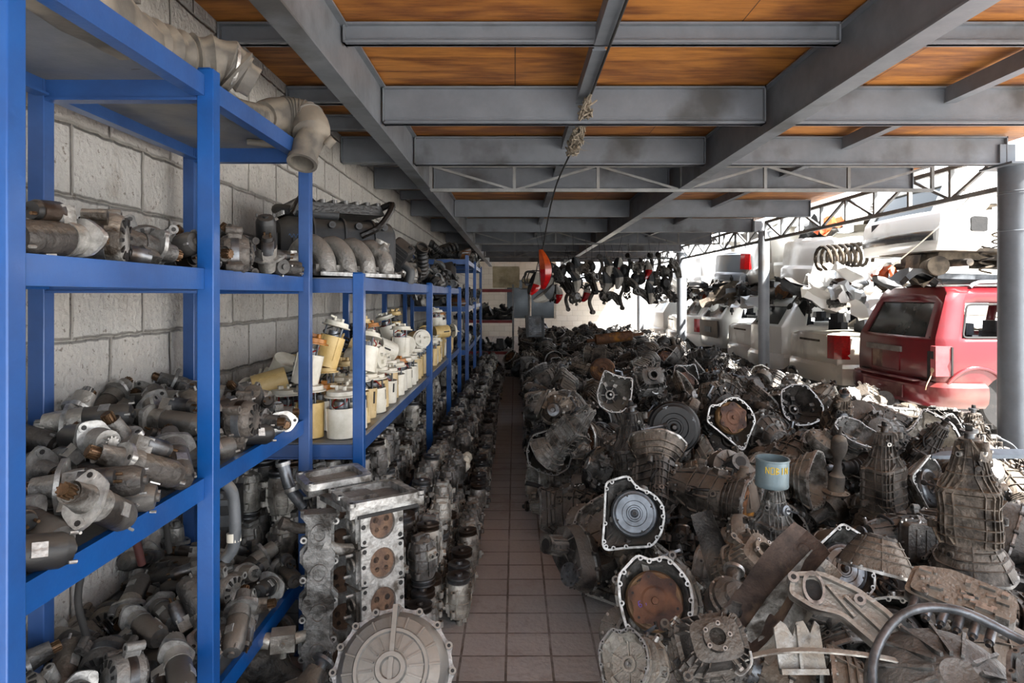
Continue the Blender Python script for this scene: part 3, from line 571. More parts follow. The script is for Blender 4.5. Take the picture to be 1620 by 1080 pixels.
# ---------------------------------------------------------------- setting
def ntm(name):
    m = bpy.data.materials.new(name); m.use_nodes = True; return m, m.node_tree.nodes, m.node_tree.links, m.node_tree.nodes['Principled BSDF']
def brick_mat(name, bw, bh, c1, c2, cm, ms, off=.5, bump=.4, stain=None, stain2=None, rough=.85, axes='XY', loc=(0, 0, 0), pit=60, pitc=None, smooth=.1, dist=.02):
    m, N, L, b = ntm(name); tc = N.new('ShaderNodeTexCoord'); sx = N.new('ShaderNodeSeparateXYZ'); cb = N.new('ShaderNodeCombineXYZ')
    L.new(tc.outputs['Object'], sx.inputs[0]); L.new(sx.outputs[axes[0]], cb.inputs[0]); L.new(sx.outputs[axes[1]], cb.inputs[1])
    mp = N.new('ShaderNodeMapping'); mp.inputs['Location'].default_value = loc; L.new(cb.outputs[0], mp.inputs[0])
    # ragged joints
    nz = N.new('ShaderNodeTexNoise'); nz.inputs['Scale'].default_value = 9; nz.inputs['Detail'].default_value = 4; L.new(tc.outputs['Object'], nz.inputs['Vector'])
    vm = N.new('ShaderNodeVectorMath'); vm.operation = 'MULTIPLY_ADD'; L.new(nz.outputs['Color'], vm.inputs[0]); vm.inputs[1].default_value = (dist, dist, 0); L.new(mp.outputs[0], vm.inputs[2])
    br = N.new('ShaderNodeTexBrick'); br.offset = off; br.squash = 1; L.new(vm.outputs[0], br.inputs['Vector'])
    br.inputs['Scale'].default_value = 1; br.inputs['Brick Width'].default_value = bw; br.inputs['Row Height'].default_value = bh; br.inputs['Mortar Size'].default_value = ms; br.inputs['Mortar Smooth'].default_value = smooth
    br.inputs['Color1'].default_value = rgb(c1); br.inputs['Color2'].default_value = rgb(c2); br.inputs['Mortar'].default_value = rgb(cm)
    col = br.outputs[0]
    def over(col, scale, lo, hi, c, seed, det=8):
        n = N.new('ShaderNodeTexNoise'); n.inputs['Scale'].default_value = scale; n.inputs['Detail'].default_value = det; n.inputs['Roughness'].default_value = .7
        q = N.new('ShaderNodeMapping'); q.inputs['Location'].default_value = (seed, seed * 2, 1); L.new(tc.outputs['Object'], q.inputs[0]); L.new(q.outputs[0], n.inputs['Vector'])
        r = N.new('ShaderNodeValToRGB'); r.color_ramp.elements[0].position = lo; r.color_ramp.elements[1].position = hi; r.color_ramp.elements[1].color = (.8, .8, .8, 1); L.new(n.outputs['Fac'], r.inputs[0])
        mx = N.new('ShaderNodeMixRGB'); L.new(r.outputs[0], mx.inputs[0]); L.new(col, mx.inputs[1]); mx.inputs[2].default_value = rgb(c); return mx.outputs[0]
    if stain: col = over(col, 1.3, .48, .7, stain, 3)
    if stain2: col = over(col, 3.5, .55, .72, stain2, 9)
    if pitc: col = over(col, pit, .62, .68, pitc, 5, 3)
    L.new(col, b.inputs['Base Color']); b.inputs['Roughness'].default_value = rough
    n3 = N.new('ShaderNodeTexNoise'); n3.inputs['Scale'].default_value = pit; n3.inputs['Detail'].default_value = 6; L.new(tc.outputs['Object'], n3.inputs['Vector'])
    ad = N.new('ShaderNodeMath'); ad.operation = 'MULTIPLY_ADD'; L.new(br.outputs['Fac'], ad.inputs[0]); ad.inputs[1].default_value = -1.1; L.new(n3.outputs['Fac'], ad.inputs[2])
    bp = N.new('ShaderNodeBump'); bp.inputs['Strength'].default_value = bump; bp.inputs['Distance'].default_value = .02; L.new(ad.outputs[0], bp.inputs['Height']); L.new(bp.outputs[0], b.inputs['Normal'])
    return m
def ply_mat():
    m, N, L, b = ntm('plywood'); tc = N.new('ShaderNodeTexCoord')
    mp = N.new('ShaderNodeMapping'); mp.inputs['Scale'].default_value = (.9, 3.2, 1); L.new(tc.outputs['Object'], mp.inputs[0])
    n = N.new('ShaderNodeTexNoise'); n.inputs['Scale'].default_value = 1.1; n.inputs['Detail'].default_value = 2; L.new(mp.outputs[0], n.inputs['Vector'])
    mu = N.new('ShaderNodeMath'); mu.operation = 'MULTIPLY'; mu.inputs[1].default_value = 22; L.new(n.outputs['Fac'], mu.inputs[0])
    sn = N.new('ShaderNodeMath'); sn.operation = 'SINE'; L.new(mu.outputs[0], sn.inputs[0])
    n2 = N.new('ShaderNodeTexNoise'); n2.inputs['Scale'].default_value = 7; n2.inputs['Detail'].default_value = 9; n2.inputs['Roughness'].default_value = .75
    mp2 = N.new('ShaderNodeMapping'); mp2.inputs['Scale'].default_value = (.6, 5, 1); L.new(tc.outputs['Object'], mp2.inputs[0]); L.new(mp2.outputs[0], n2.inputs['Vector'])
    ad = N.new('ShaderNodeMath'); ad.operation = 'MULTIPLY_ADD'; L.new(sn.outputs[0], ad.inputs[0]); ad.inputs[1].default_value = .13; L.new(n2.outputs['Fac'], ad.inputs[2])
    r = N.new('ShaderNodeValToRGB'); r.color_ramp.elements[0].position = .3; r.color_ramp.elements[0].color = rgb('74421a'); r.color_ramp.elements[1].position = .7; r.color_ramp.elements[1].color = rgb('bd7d38'); L.new(ad.outputs[0], r.inputs[0])
    br = N.new('ShaderNodeTexBrick'); br.offset = .5; br.inputs['Scale'].default_value = 1; br.inputs['Brick Width'].default_value = 2.44; br.inputs['Row Height'].default_value = 1.22; br.inputs['Mortar Size'].default_value = .003
    br.inputs['Color1'].default_value = (1, 1, 1, 1); br.inputs['Color2'].default_value = (.78, .74, .7, 1); br.inputs['Mortar'].default_value = (.1, .07, .05, 1); L.new(tc.outputs['Object'], br.inputs['Vector'])
    mx = N.new('ShaderNodeMixRGB'); mx.blend_type = 'MULTIPLY'; mx.inputs[0].default_value = 1; L.new(r.outputs[0], mx.inputs[1]); L.new(br.outputs[0], mx.inputs[2])
    vo = N.new('ShaderNodeTexVoronoi'); vo.inputs['Scale'].default_value = 1.7; L.new(tc.outputs['Object'], vo.inputs['Vector'])      # knots
    rk = N.new('ShaderNodeValToRGB'); rk.color_ramp.elements[0].position = .03; rk.color_ramp.elements[0].color = (.25, .17, .1, 1); rk.color_ramp.elements[1].position = .06; rk.color_ramp.elements[1].color = (1, 1, 1, 1); L.new(vo.outputs['Distance'], rk.inputs[0])
    m2 = N.new('ShaderNodeMixRGB'); m2.blend_type = 'MULTIPLY'; m2.inputs[0].default_value = .9; L.new(mx.outputs[0], m2.inputs[1]); L.new(rk.outputs[0], m2.inputs[2])
    L.new(m2.outputs[0], b.inputs['Base Color']); b.inputs['Roughness'].default_value = .6; return m
M_TILE = brick_mat('floor_tile', .207, .207, 'a7a5a4', '9b9794', '5a524c', .006, 0, .25, 'b0aeab', '84776e', .6, loc=(.038, .035, 0), pit=35, dist=.006)
M_YARD = mat('yard_concrete', 'bab8b3', 'a09d97', 0, .9, 1.5, .3, 30, '857b6c')
M_BLOCK = brick_mat('grey_block', .46, .26, 'aeaba6', 'a39f99', '8f8a83', .014, .5, 1., 'c4beb5', '8e877e', .9, 'YZ', (.1, .06, 0), 38, '6a6158', 1., .025)
M_WHITE = brick_mat('white_block', .42, .21, 'e2ddd3', 'd8d2c6', 'b9b3a6', .006, .5, .4, 'd6cebd', None, .9, 'XZ', pit=40)
M_STEEL = mat('grey_painted_steel', '74787e', '676b71', .15, .42, 3.5, .06, 60, '4a4a4a', .0, .56)
M_STEELD = mat('grey_steel_dusty', '8a8a89', '757574', .1, .6, 5, .08, 60, '8a857c', .0, .6)
M_COL = mat('grey_painted_pipe', '6f757c', '62676d', .15, .4, 3, .05, 60, '8a8d90', .0, .62)
M_COLW = mat('pale_painted_pipe', '9da1a6', '8d9195', .1, .45, 3, .05, 60, '7a6f62', .0, .62)
M_BLUE = mat('blue_paint', '174c8c', '133f78', .1, .38, 3, .06, 70, '16305f', .08, .63, coat=.3)
M_DECK = mat('grey_shelf_metal', '77787b', '66686c', .35, .45, 4, .08, 60, '8d867b', .05, .52)
PLY = ply_mat()
b = MB(); b.box((1.6, 12.6, -.05), (6.6, 29, .1)); struct('floor', b, [M_TILE])
b = MB(); b.box((25, 20, -.08), (40.2, 70, .1)); o = struct('ground', b, [M_YARD])
b = MB(); b.box((-1.7, 12.6, 1.6), (.2, 29, 3.2)); struct('wall_left', b, [M_BLOCK])
b = MB(); b.box((4.0, 27.1, 1.1), (4.72, .2, 2.2)); b.box((.62, 27.1, .35), (2.04, .2, .7)); b.box((-1.0, 27.1, 1.55), (1.2, .2, 3.1)); b.box((.62, 27.1, 2.7), (2.04, .2, .8)); struct('wall_back', b, [M_WHITE])
b = MB()
M_WGL = mat('dark_window_glass', '4a5156', '3a4146', .3, .12, 1.5, 0)
b.box((.62, 27.1, 1.5), (2.05, .03, 1.6)); wd = struct('window_1', b, [M_WGL])
b = MB()
for x in (-.36, .62, 1.6): b.box((x, 27.06, 1.5), (.06, .08, 1.7))
for z in (.7, 2.3): b.box((.62, 27.06, z), (2.05, .08, .06))
ob('window_frame', b.mesh('wf', [PWH]), wd)
b = MB(); b.box((1.55, 12.95, 3.135), (6.35, 27.9, .03)); struct('ceiling', b, [PLY])
b = MB()
for k in range(48): b.box((1.55 , -1.0 + k * .59, 3.172), (6.4, .05, .035))
b.box((1.55, 12.95, 3.20), (6.4, 28, .02)); struct('roof', b, [M_STEELD])
# roof steel
def purlin(x0, x1, y, z0, z1, t=.07, lip=.02, name='roof_beam', m=None, plate=True):
    b = MB(); b.box(((x0 + x1) / 2, y, (z0 + z1) / 2), (x1 - x0, t * .5, z1 - z0)); b.box(((x0 + x1) / 2, y - lip / 2, z0 + .006), (x1 - x0, t + lip, .012)); b.box(((x0 + x1) / 2, y - lip / 2, z1 - .006), (x1 - x0, t + lip, .012))
    if plate:
        for x in (x0 + .005, x1 - .005): b.box((x, y - .005, (z0 + z1) / 2), (.01, t + .03, z1 - z0))
    r = struct(name, b, [m or M_STEEL]); return r
XL, XR, XE = -.96, 1.80, 4.62
for y in (4.7, 6.17, 7.62, 10.25, 12.7, 15.4, 18.2, 21, 24): 
    purlin(XL + .04, XR - .06, y, 2.845, 3.10)
    purlin(XR + .06, XE - .12, y, 2.845, 3.10)
    purlin(-1.59, XL - .04, y, 2.86 if y > 6 else 2.99, 3.10)
for y in (-.4, 1.0, 2.3, 3.62):
    purlin(XL + .04, XR - .06, y, 3.0, 3.11, .05); purlin(XR + .06, XE + .05, y, 3.0, 3.11, .05); purlin(-1.59, XL - .04, y, 3.0, 3.11, .05)
for y in (5.42, 6.9, 8.4, 9.3, 11.4, 13.4, 14.2, 16.5, 17.3, 19.5): purlin(-1.59, XL - .04, y, 2.98, 3.10, .05)
for x in (XL, XR):
    b = MB(); b.box((x, 12.8, 2.94), (.05, 27.4, .31)); b.box((x, 12.8, 2.785), (.12, 27.4, .012)); b.box((x, 12.8, 3.10), (.12, 27.4, .012)); struct('roof_girder', b, [M_STEEL])
for x in (.46, 3.02):
    ys = [-.4, 1.0, 2.3, 3.62, 4.7, 6.17, 7.62, 10.25, 12.7, 15.4, 18.2]
    for a, c in zip(ys, ys[1:]):
        if x > 1 and a < 3 : continue
        b = MB(); b.box((x, (a + c) / 2, 3.045), (.06, c - a - .08, .10)); b.box((x, (a + c) / 2, 2.99), (.075, c - a - .08, .01)); struct('roof_spacer', b, [M_STEEL])
def truss(p0, p1, z0, z1, n, w=.035, m=None, rng=None):
    b = MB(); p0 = Vector(p0); p1 = Vector(p1); m_ = None
    b.bar((*p0, z0), (*p1, z0), w, w); b.bar((*p0, z1), (*p1, z1), w, w)
    for k in range(n + 1):
        q = p0 + (p1 - p0) * k / n; b.bar((*q, z0), (*q, z1), w * .9, w * .9)
        if k < n:
            r = p0 + (p1 - p0) * (k + 1) / n
            if k % 2: b.bar((*q, z0), (*r, z1), w * .7, w * .7)
            else: b.bar((*q, z1), (*r, z0), w * .7, w * .7)
    return struct('roof_truss', b, [m or M_STEELD])
truss((XL + .06, 7.15), (4.45, 7.15), 2.77, 3.03, 6)
truss((XL + .06, 14.6), (4.45, 14.6), 2.77, 3.03, 6)
truss((XL + .06, 19.6), (4.45, 19.6), 2.77, 3.03, 6)
for a, c, n in ((6.32, 12.3, 8), (12.5, 18.5, 8), (18.7, 24.6, 8)): truss((4.6, a), (4.6, c), 2.66, 2.99, n, .045)
for y, r, m in ((6.17, .165, M_COL), (12.45, .10, M_COLW), (18.6, .135, M_COLW), (24.7, .13, M_COLW)):
    b = MB(); b.cyl((4.64 if y < 7 else 4.62, y, 0), (4.64 if y < 7 else 4.62, y, 2.83), r, n=32); b.box((4.63, y, 2.835), (r * 2.6, r * 2.6, .02)); b.box((4.63, y, .008), (r * 3, r * 3, .016))
    b.box((4.5, y, 2.93), (.14, .1, .2))
    if y < 7:
        for z in (2.24, 2.58, 2.6): b.lathe([(r, z - .004), (r + .004, z), (r, z + .004)], p=(4.64, y, 0), n=32)
    struct('roof_column', b, [m])
# ---------------------------------------------------------------- racks
def rack(X0, X1, ys, zs, ztop, name_label, group=None, post=.052, pm=None, bm_=None, beam=.065, skip=()):
    root = bpy.data.objects.new('shelving_rack', None); COL.objects.link(root); root.location = (X0, ys[0], 0); tag(root, name_label, 'shelving rack', group)
    off = Vector((X0, ys[0], 0)); pm = pm or M_BLUE; bm_ = bm_ or pm
    for y in ys:
        for x in (X0, X1):
            b = MB(); s = 1 if x == X1 else -1
            b.box((x - X0, y - ys[0], ztop / 2), (post, post * .95, ztop)) ; b.box((x - X0 + s * .006, y - ys[0], ztop + .002), (post * .8, post * .8, .006)); b.box((x - X0, y - ys[0], .004), (post * 1.6, post * 1.6, .008))
            o = ob('post', b.mesh('post', [pm]), root); bv = o.modifiers.new('b', 'BEVEL'); bv.width = .004; bv.segments = 2
    for z in zs:
        b = MB(); L_ = ys[-1] - ys[0]; W = X0 - X1
        b.box((-W / 2, L_ / 2, z - .004), (W - .01, L_ - .0, .008)); dk = ob('shelf_deck', b.mesh('deck', [M_DECK]), root)
        for x in (0, -W):
            b = MB(); s = -1 if x == 0 else 1
            for a, c in zip(ys, ys[1:]):
                b.box((x + s * .012, (a + c) / 2 - ys[0], z - beam / 2 + .004), (.022, c - a - post, beam)); b.box((x + s * .024, (a + c) / 2 - ys[0], z + .008 - beam), (.04, c - a - post, .008))
            ob('edge_beam', b.mesh('eb', [bm_]), dk)
        for y in ys:
            b = MB(); b.box((-W / 2, y - ys[0], z - beam / 2 - .006), (W - post, .03, beam)); b.box((-W / 2, y - ys[0], z - beam - .004), (W - post, .045, .008)); ob('cross_beam', b.mesh('cb', [bm_]), dk)
    return root
rack(-.97, -1.50, [1.27, 2.12, 3.10], [2.335, 1.73, 1.075, .365], 2.36, 'tall blue steel shelving rack nearest the camera, loaded with starter motors')
rack(-.745, -1.47, [3.2, 5.83, 7.54, 8.95], [1.735, .945, .28], 1.755, 'long low blue steel rack with pale fuel pumps on its middle shelf')
rack(-.665, -1.42, [9.25, 11.0, 12.9], [2.15, 1.5, .9, .25], 2.2, 'tall blue rack far along the left wall, beyond the fuel pumps', post=.05)
M_REDP = mat('red_shelf_paint', '8a1f1c', '6b1715', .1, .5, 5, .1)
rack(-.05, -1.2, [15.6, 16.4], [1.80, 1.08, .35], 1.9, 'narrow dark steel rack with red shelf edges closing the far end of the aisle', post=.045, pm=M_STEELD, bm_=M_REDP)
# ---------------------------------------------------------------- where the landmark pieces of the pile lie
def facing(px, py, Y, d, roll=0., s=1., z=None):
    p = at(px, py, Y)
    d = Vector(d).normalized(); up = Vector((0, 0, 1)); x = up.cross(d)
    if x.length < .05: x = Vector((1, 0, 0))
    x.normalize(); y = d.cross(x)
    R = Matrix((x, y, d)).transposed().to_4x4() @ Matrix.Rotation(roll, 4, 'Z')
    return Matrix.Translation(p) @ R @ Matrix.Diagonal((s, s, s, 1))
auto_box('hero', A1, 'a', mat('blue_grey_steel', '737980', '53585d', .6, .4, 9, .15, 60, '4a4540', .05, .6), A3, 21); trans_box('hero', A1, 'b', 22, True); manual_box('up', A2, 23, False)
fm = MB(); vio = mat('violet_marker', '6a55c8', None, 0, .6, 5, 0)
for dx in (-.072, -.052):
    fm.tube([(dx + .011, .012, .0075), (dx + .002, .010, .0075), (dx, -.004, .0075), (dx + .004, -.012, .0075), (dx + .012, -.010, .0075), (dx + .013, -.003, .0075), (dx + .006, .001, .0075), (dx + .001, -.003, .0075)], .0013, 5)
KIDS['transaxle|hero'].append(('marker_writing', fm.mesh('mw', [vio])))
HERO = [
 ('automatic_gearbox|hero', facing(1004, 812, 3.3, (-.12, -1, .30), 0., .93), 'open automatic gearbox beside the aisle with blue-grey torque converter in a bright machined rim', 'gearbox'),
 ('transaxle|hero', facing(1036, 950, 2.85, (-.12, -1, .5), .25, 1.0), 'gearbox beside the aisle with brown rusty flex plate inside its pale rim', 'gearbox'),
 ('torque_converter|big', facing(1067, 676, 4.45, (-.12, -1, .18), 0, 1.24), 'large black torque converter disc standing upright in the middle of the gearbox pile', 'torque converter'),
 ('bell_housing|a', facing(972, 622, 6.1, (.15, -1, .25), -.3, 1.0), 'bright silver open bell housing facing the camera behind the black converter disc', 'bell housing'),
 ('torque_converter|b', facing(953, 583, 7.2, (-.2, -1, .5), 0, 1.0), 'rust-brown torque converter disc tilted upward behind the bright silver bell housing', 'torque converter'),
 ('gearbox_cover|a', facing(1022, 606, 6.5, (.1, -1, .5), .1, 1.1), 'pale flat-faced gearbox cover leaning right of the bright silver bell housing', 'gearbox part'),
 ('manual_gearbox|up', facing(1398, 838, 4.1, (.03, .05, -1), .5, .92), 'ribbed gearbox standing upright on its bell in front of the maroon car', 'gearbox'),
 ('manual_gearbox|up', facing(1538, 905, 3.2, (.06, .03, -1), 1.1, .98), 'tall pale ribbed gearbox standing upright at the right edge of the pile', 'gearbox'),
 ('manual_gearbox|b', facing(1226, 925, 3.12, (.04, .05, -1), 2.0, .70), 'upright grey gearbox carrying a round metal can on top', 'gearbox'),
 ('manual_gearbox|b', facing(862, 722, 5.0, (-.55, .2, -.6), .4, .8), 'pale ribbed gearbox lying at the aisle edge with its ribs on top', 'gearbox'),
 ('manual_gearbox|a', facing(1040, 700, 4.2, (.15, .5, .6), .9, .95), 'long ribbed gearbox lying tilted below the black converter disc', 'gearbox'),
 ('automatic_gearbox|b', facing(1190, 800, 3.7, (.75, -.6, -.1), .5, 1.0), 'brown automatic gearbox with open round mouth pointing at the can', 'gearbox'),
 ('bell_housing|b', facing(1385, 905, 2.8, (-.25, -.25, -1), .9, .80), 'cone shaped grey bell housing lying face down in front of the upright ribbed gearbox', 'bell housing'),
 ('transaxle|c', facing(1160, 660, 5.0, (.2, -1, .3), .9, 1.0), 'gearbox with orange rusty disc facing the camera right of the black converter', 'gearbox'),
 ('transfer_case|a', facing(1150, 745, 4.3, (.1, -.9, .5), .8, 1.1), 'brown two-lobed transfer case lying just below right of the black converter', 'transfer case'),
 ('bell_housing|b', facing(1268, 640, 6.2, (.1, -1, .5), .2, 1.1), 'wide open oval bell housing on the pile in front of the silver saloon boot', 'bell housing'),
 ('bell_housing|a', facing(1480, 690, 5.3, (-.2, -1, .35), .9, 1.0), 'open pale bell housing just right of the upright ribbed gearbox', 'bell housing'),
]
proto('torque_converter|big', [('shell', converter([mat('black_enamel', '100f0f', '0a0a0a', .1, .5, 8, .1, 60, '3a332c', .1, .6), ST], .14)), ('ring_gear', (lambda b: (b.lathe([(.10, -.08), (.108, -.085), (.12, -.06), (.136, -.05), (.141, -.035), (.141, -.028), (.12, -.028)], n=40), b.mesh('rg', [A3]))[-1])(MB()))])
# pieces seen once
b = MB(); b.lathe([(.045, 0), (.048, .01), (.046, .03), (.046, .10), (.030, .12), (.020, .17), (.022, .20), (.034, .22), (.046, .26), (.047, .30), (.036, .335), (.022, .345), (.010, .35), (.009, .40), (0, .40)], n=26)
c_ = MB(); c_.lathe([(.0, -.012), (.075, -.012), (.078, 0), (.06, .008), (.046, .012)], n=26)
for k in range(4): c_.bolt((math.cos(k * 1.57) * .066, math.sin(k * 1.57) * .066, .002), (0, 0, 1), .008, .008)
one('gear_shift_tower', 'tower_boot', b, [mat('dusty_rubber', '3b3631', '25211e', 0, .75, 12, .2, 60, '5b5248', .1, .55, dust='6d6459')], [('base_flange', c_, [A2])])
b = MB(); b.lathe([(.075, 0), (.08, .02), (.07, .06), (.058, .10), (.035, .14), (.022, .16), (.020, .18), (.0, .185)], n=12)
for k in range(6): t = k * PI / 3; b.bar((math.cos(t) * .075, math.sin(t) * .075, .02), (math.cos(t) * .03, math.sin(t) * .03, .145), .012, .02, up=(math.cos(t), math.sin(t), 0))
one('gear_boot|leather', 'boot_cone', b, [mat('dusty_leather', '5f5348', '453b32', 0, .8, 9, .4, 30, '786b5d', .1, .5)])
b = MB(); b.lathe([(0, .0), (.070, 0), (.072, .004), (.070, .02), (.070, .115), (.074, .118), (.074, .124), (.067, .124), (.066, .03), (0, .03)], n=34)
c_ = MB()
gl = {'M': [((0, 0), (0, 1)), ((0, 1), (.5, .4)), ((.5, .4), (1, 1)), ((1, 1), (1, 0))], 'O': [((0, 0), (0, 1)), ((0, 1), (1, 1)), ((1, 1), (1, 0)), ((1, 0), (0, 0))], 'B': [((0, 0), (0, 1)), ((0, 1), (.9, .8)), ((.9, .8), (0, .5)), ((0, .5), (1, .25)), ((1, .25), (0, 0))], 'I': [((.5, 0), (.5, 1))], 'N': [((0, 0), (0, 1)), ((0, 1), (1, 0)), ((1, 0), (1, 1))]}
for i, ch in enumerate('NOBIN'):
    for (x0, y0), (x1, y1) in gl[ch]:
        f = lambda x, y: Vector((math.cos(a_(x)) * .0712, math.sin(a_(x)) * .0712, .07 + y * .028)); a_ = lambda x: -PI / 2 - .75 + (i + x * .65) * .3
        c_.tube([f(x0 + (x1 - x0) * t, y0 + (y1 - y0) * t) for t in (0, .33, .67, 1)], .0018, 5)
one('metal_can', 'can_body', b, [mat('pale_blue_can', '75868c', '5f6f75', .3, .4, 7, .08, 60, '6f6a60', .0, .56)], [('yellow_writing', c_, [mat('yellow_marker', 'c9a92a', None, 0, .7, 5, 0)])])
b = MB(); pts = spl([(-.32, 0, -.05), (-.2, 0, .03), (-.05, 0, .065), (.12, 0, .07), (.3, 0, .055), (.42, 0, .02)], 6)
b.loft([[p + Vector(v) for v in ((0, -.014, 0), (0, .014, 0), (0, .012, .006), (0, -.012, .006))] for p in pts]); one('alloy_strip', 'strip', b, [A4])
b = MB(); o = [(-.09, -.1), (.09, -.1), (.09, .06), (.075, .075), (.05, .03), (.03, .075), (.0, .07), (-.02, .02), (-.04, .06), (-.06, .075), (-.09, .05)]; b.prism(o, 0, .012); b.bar((-.09, -.1, .02), (.09, -.1, .02), .02, .03); b.bar((-.01, -.1, .015), (-.0, .06, .015), .012, .03); one('notched_plate', 'plate', b, [A1])
half_case('dark', A3, 51); valve_body('pale', A1, 52); trans_box('small', A4, 'b', 53)
b = MB(); b.lathe([(.02, .05), (.05, .06), (.09, .03), (.14, .02), (.19, -.02), (.22, -.07), (.225, -.09), (.20, -.10)], n=40)
for k in range(14): t = k * PI / 7; b.bar((math.cos(t) * .06, math.sin(t) * .06, .05), (math.cos(t) * .2, math.sin(t) * .2, -.03), .010, .03)
c_ = MB(); c_.tube(spl([(-.26, -.1, -.02), (-.2, .08, .03), (-.05, .2, .05), (.12, .2, .04), (.28, .1, .0)], 6), .014, 10); one('clutch_housing', 'housing_dome', b, [A1, GK], [('steel_tube', c_, [ST])])
b = MB(); b.loft([[Vector((x, -w_, z)), Vector((x, w_, z)), Vector((x, w_ * .8, z + .02)), Vector((x, -w_ * .8, z + .02))] for x, w_, z in ((-.32, .006, -.01), (-.25, .03, 0), (0, .045, .012), (.3, .04, .01), (.45, .03, .0))]); one('trim_blade', 'blade', b, [mat('blue_grey_trim', '6d7680', '515a64', .3, .35, 5, .05)])
HERO += [
 ('gear_shift_tower', facing(1322, 778, 4.05, (.05, -.05, 1), 0, 1.0), 'upright dusty rubber gear shift tower left of the ribbed gearbox standing mid pile', 'gear shift'),
 ('gear_boot|leather', facing(1172, 800, 3.75, (.05, -.1, 1), .3, 1.25), 'cone shaped dusty leather gear boot standing left of the round metal can', 'gear boot'),
 ('gear_boot|a', facing(1375, 738, 4.35, (-.9, -.25, .05), 0, 1.35), 'black accordion rubber boot lying between shift tower and upright ribbed gearbox', 'gear boot'),
 ('metal_can', facing(1221, 768, 3.12, (.03, -.03, 1), 0, 1.05), 'round pale blue metal can with yellow writing on top of the upright gearbox', 'can'),
 ('mount_arm|b', facing(1335, 965, 2.25, (-.2, -.8, .7), 0, 1.05), 'curved grey bracket arm with an oval hole lying at the front of the pile', 'bracket'),
 ('metal_bracket|b', facing(1215, 945, 2.45, (-.6, -.65, .3), 1.05, .95), 'long brown rusty sheet leaning diagonally at the front of the pile', 'sheet metal'),
 ('metal_bracket|c', facing(1252, 958, 2.4, (-.5, -.75, .2), 1.0, .85), 'pale grey torn sheet leaning right against the long rusty sheet', 'sheet metal'),
 ('valve_body|pale', facing(1520, 945, 2.45, (-.15, -.35, .9), -.35, 1.05), 'wide grey valve body bristling with small parts below the tall upright gearbox', 'gearbox part'),
 ('transaxle|small', facing(985, 1045, 2.42, (-.5, -.6, .55), .6, .62), 'small pale gearbox lying at the aisle below the brown flex plate', 'gearbox'),
 ('gearbox_cover|dark', facing(1120, 1035, 2.2, (-.1, -.75, .7), .2, .85), 'dark boxy gearbox cover at the bottom of the picture right of the small pale gearbox', 'gearbox part'),
 ('alloy_strip', facing(1275, 1055, 2.05, (0, -.15, 1), -.1, .8), 'long curved pale alloy strip lying along the front edge of the pile', 'metal strip'),
 ('notched_plate', facing(1262, 1015, 2.1, (0, -.9, .4), 0, .8), 'grey plate with notched top edge standing below the curved bracket arm', 'plate'),
 ('clutch_housing', facing(1510, 1085, 1.95, (-.1, -.5, .8), .2, 1.0), 'large dark round ribbed housing with steel tube in the lower corner of the pile', 'housing'),
 ('trim_blade', facing(1560, 722, 3.9, (0, -.3, 1), 0, 1.0), 'long flat blue-grey trim blade lying across the pile beside the near column', 'trim'),
 ('transfer_case|b', facing(905, 865, 3.45, (-.75, -.6, .3), .8, .9), 'dark transfer case with its flange toward the aisle, left of the open automatic gearbox', 'transfer case'),
 ('differential|a', facing(1150, 955, 2.6, (.2, -.6, .7), .9, .7), 'brown axle differential lying right of the rusty flex plate', 'axle'),
 ('gearbox_cover|b', facing(1170, 905, 2.9, (.3, -.6, .7), .5, .9), 'ribbed brown gearbox cover between the rusty flex plate and the upright gearbox with can', 'gearbox part'),
 ('metal_bracket|a', facing(1128, 860, 2.95, (-.4, -.8, .1), 1.9, .6), 'bent dark V shaped sheet standing just right of the blue-grey torque converter', 'sheet metal'),
]
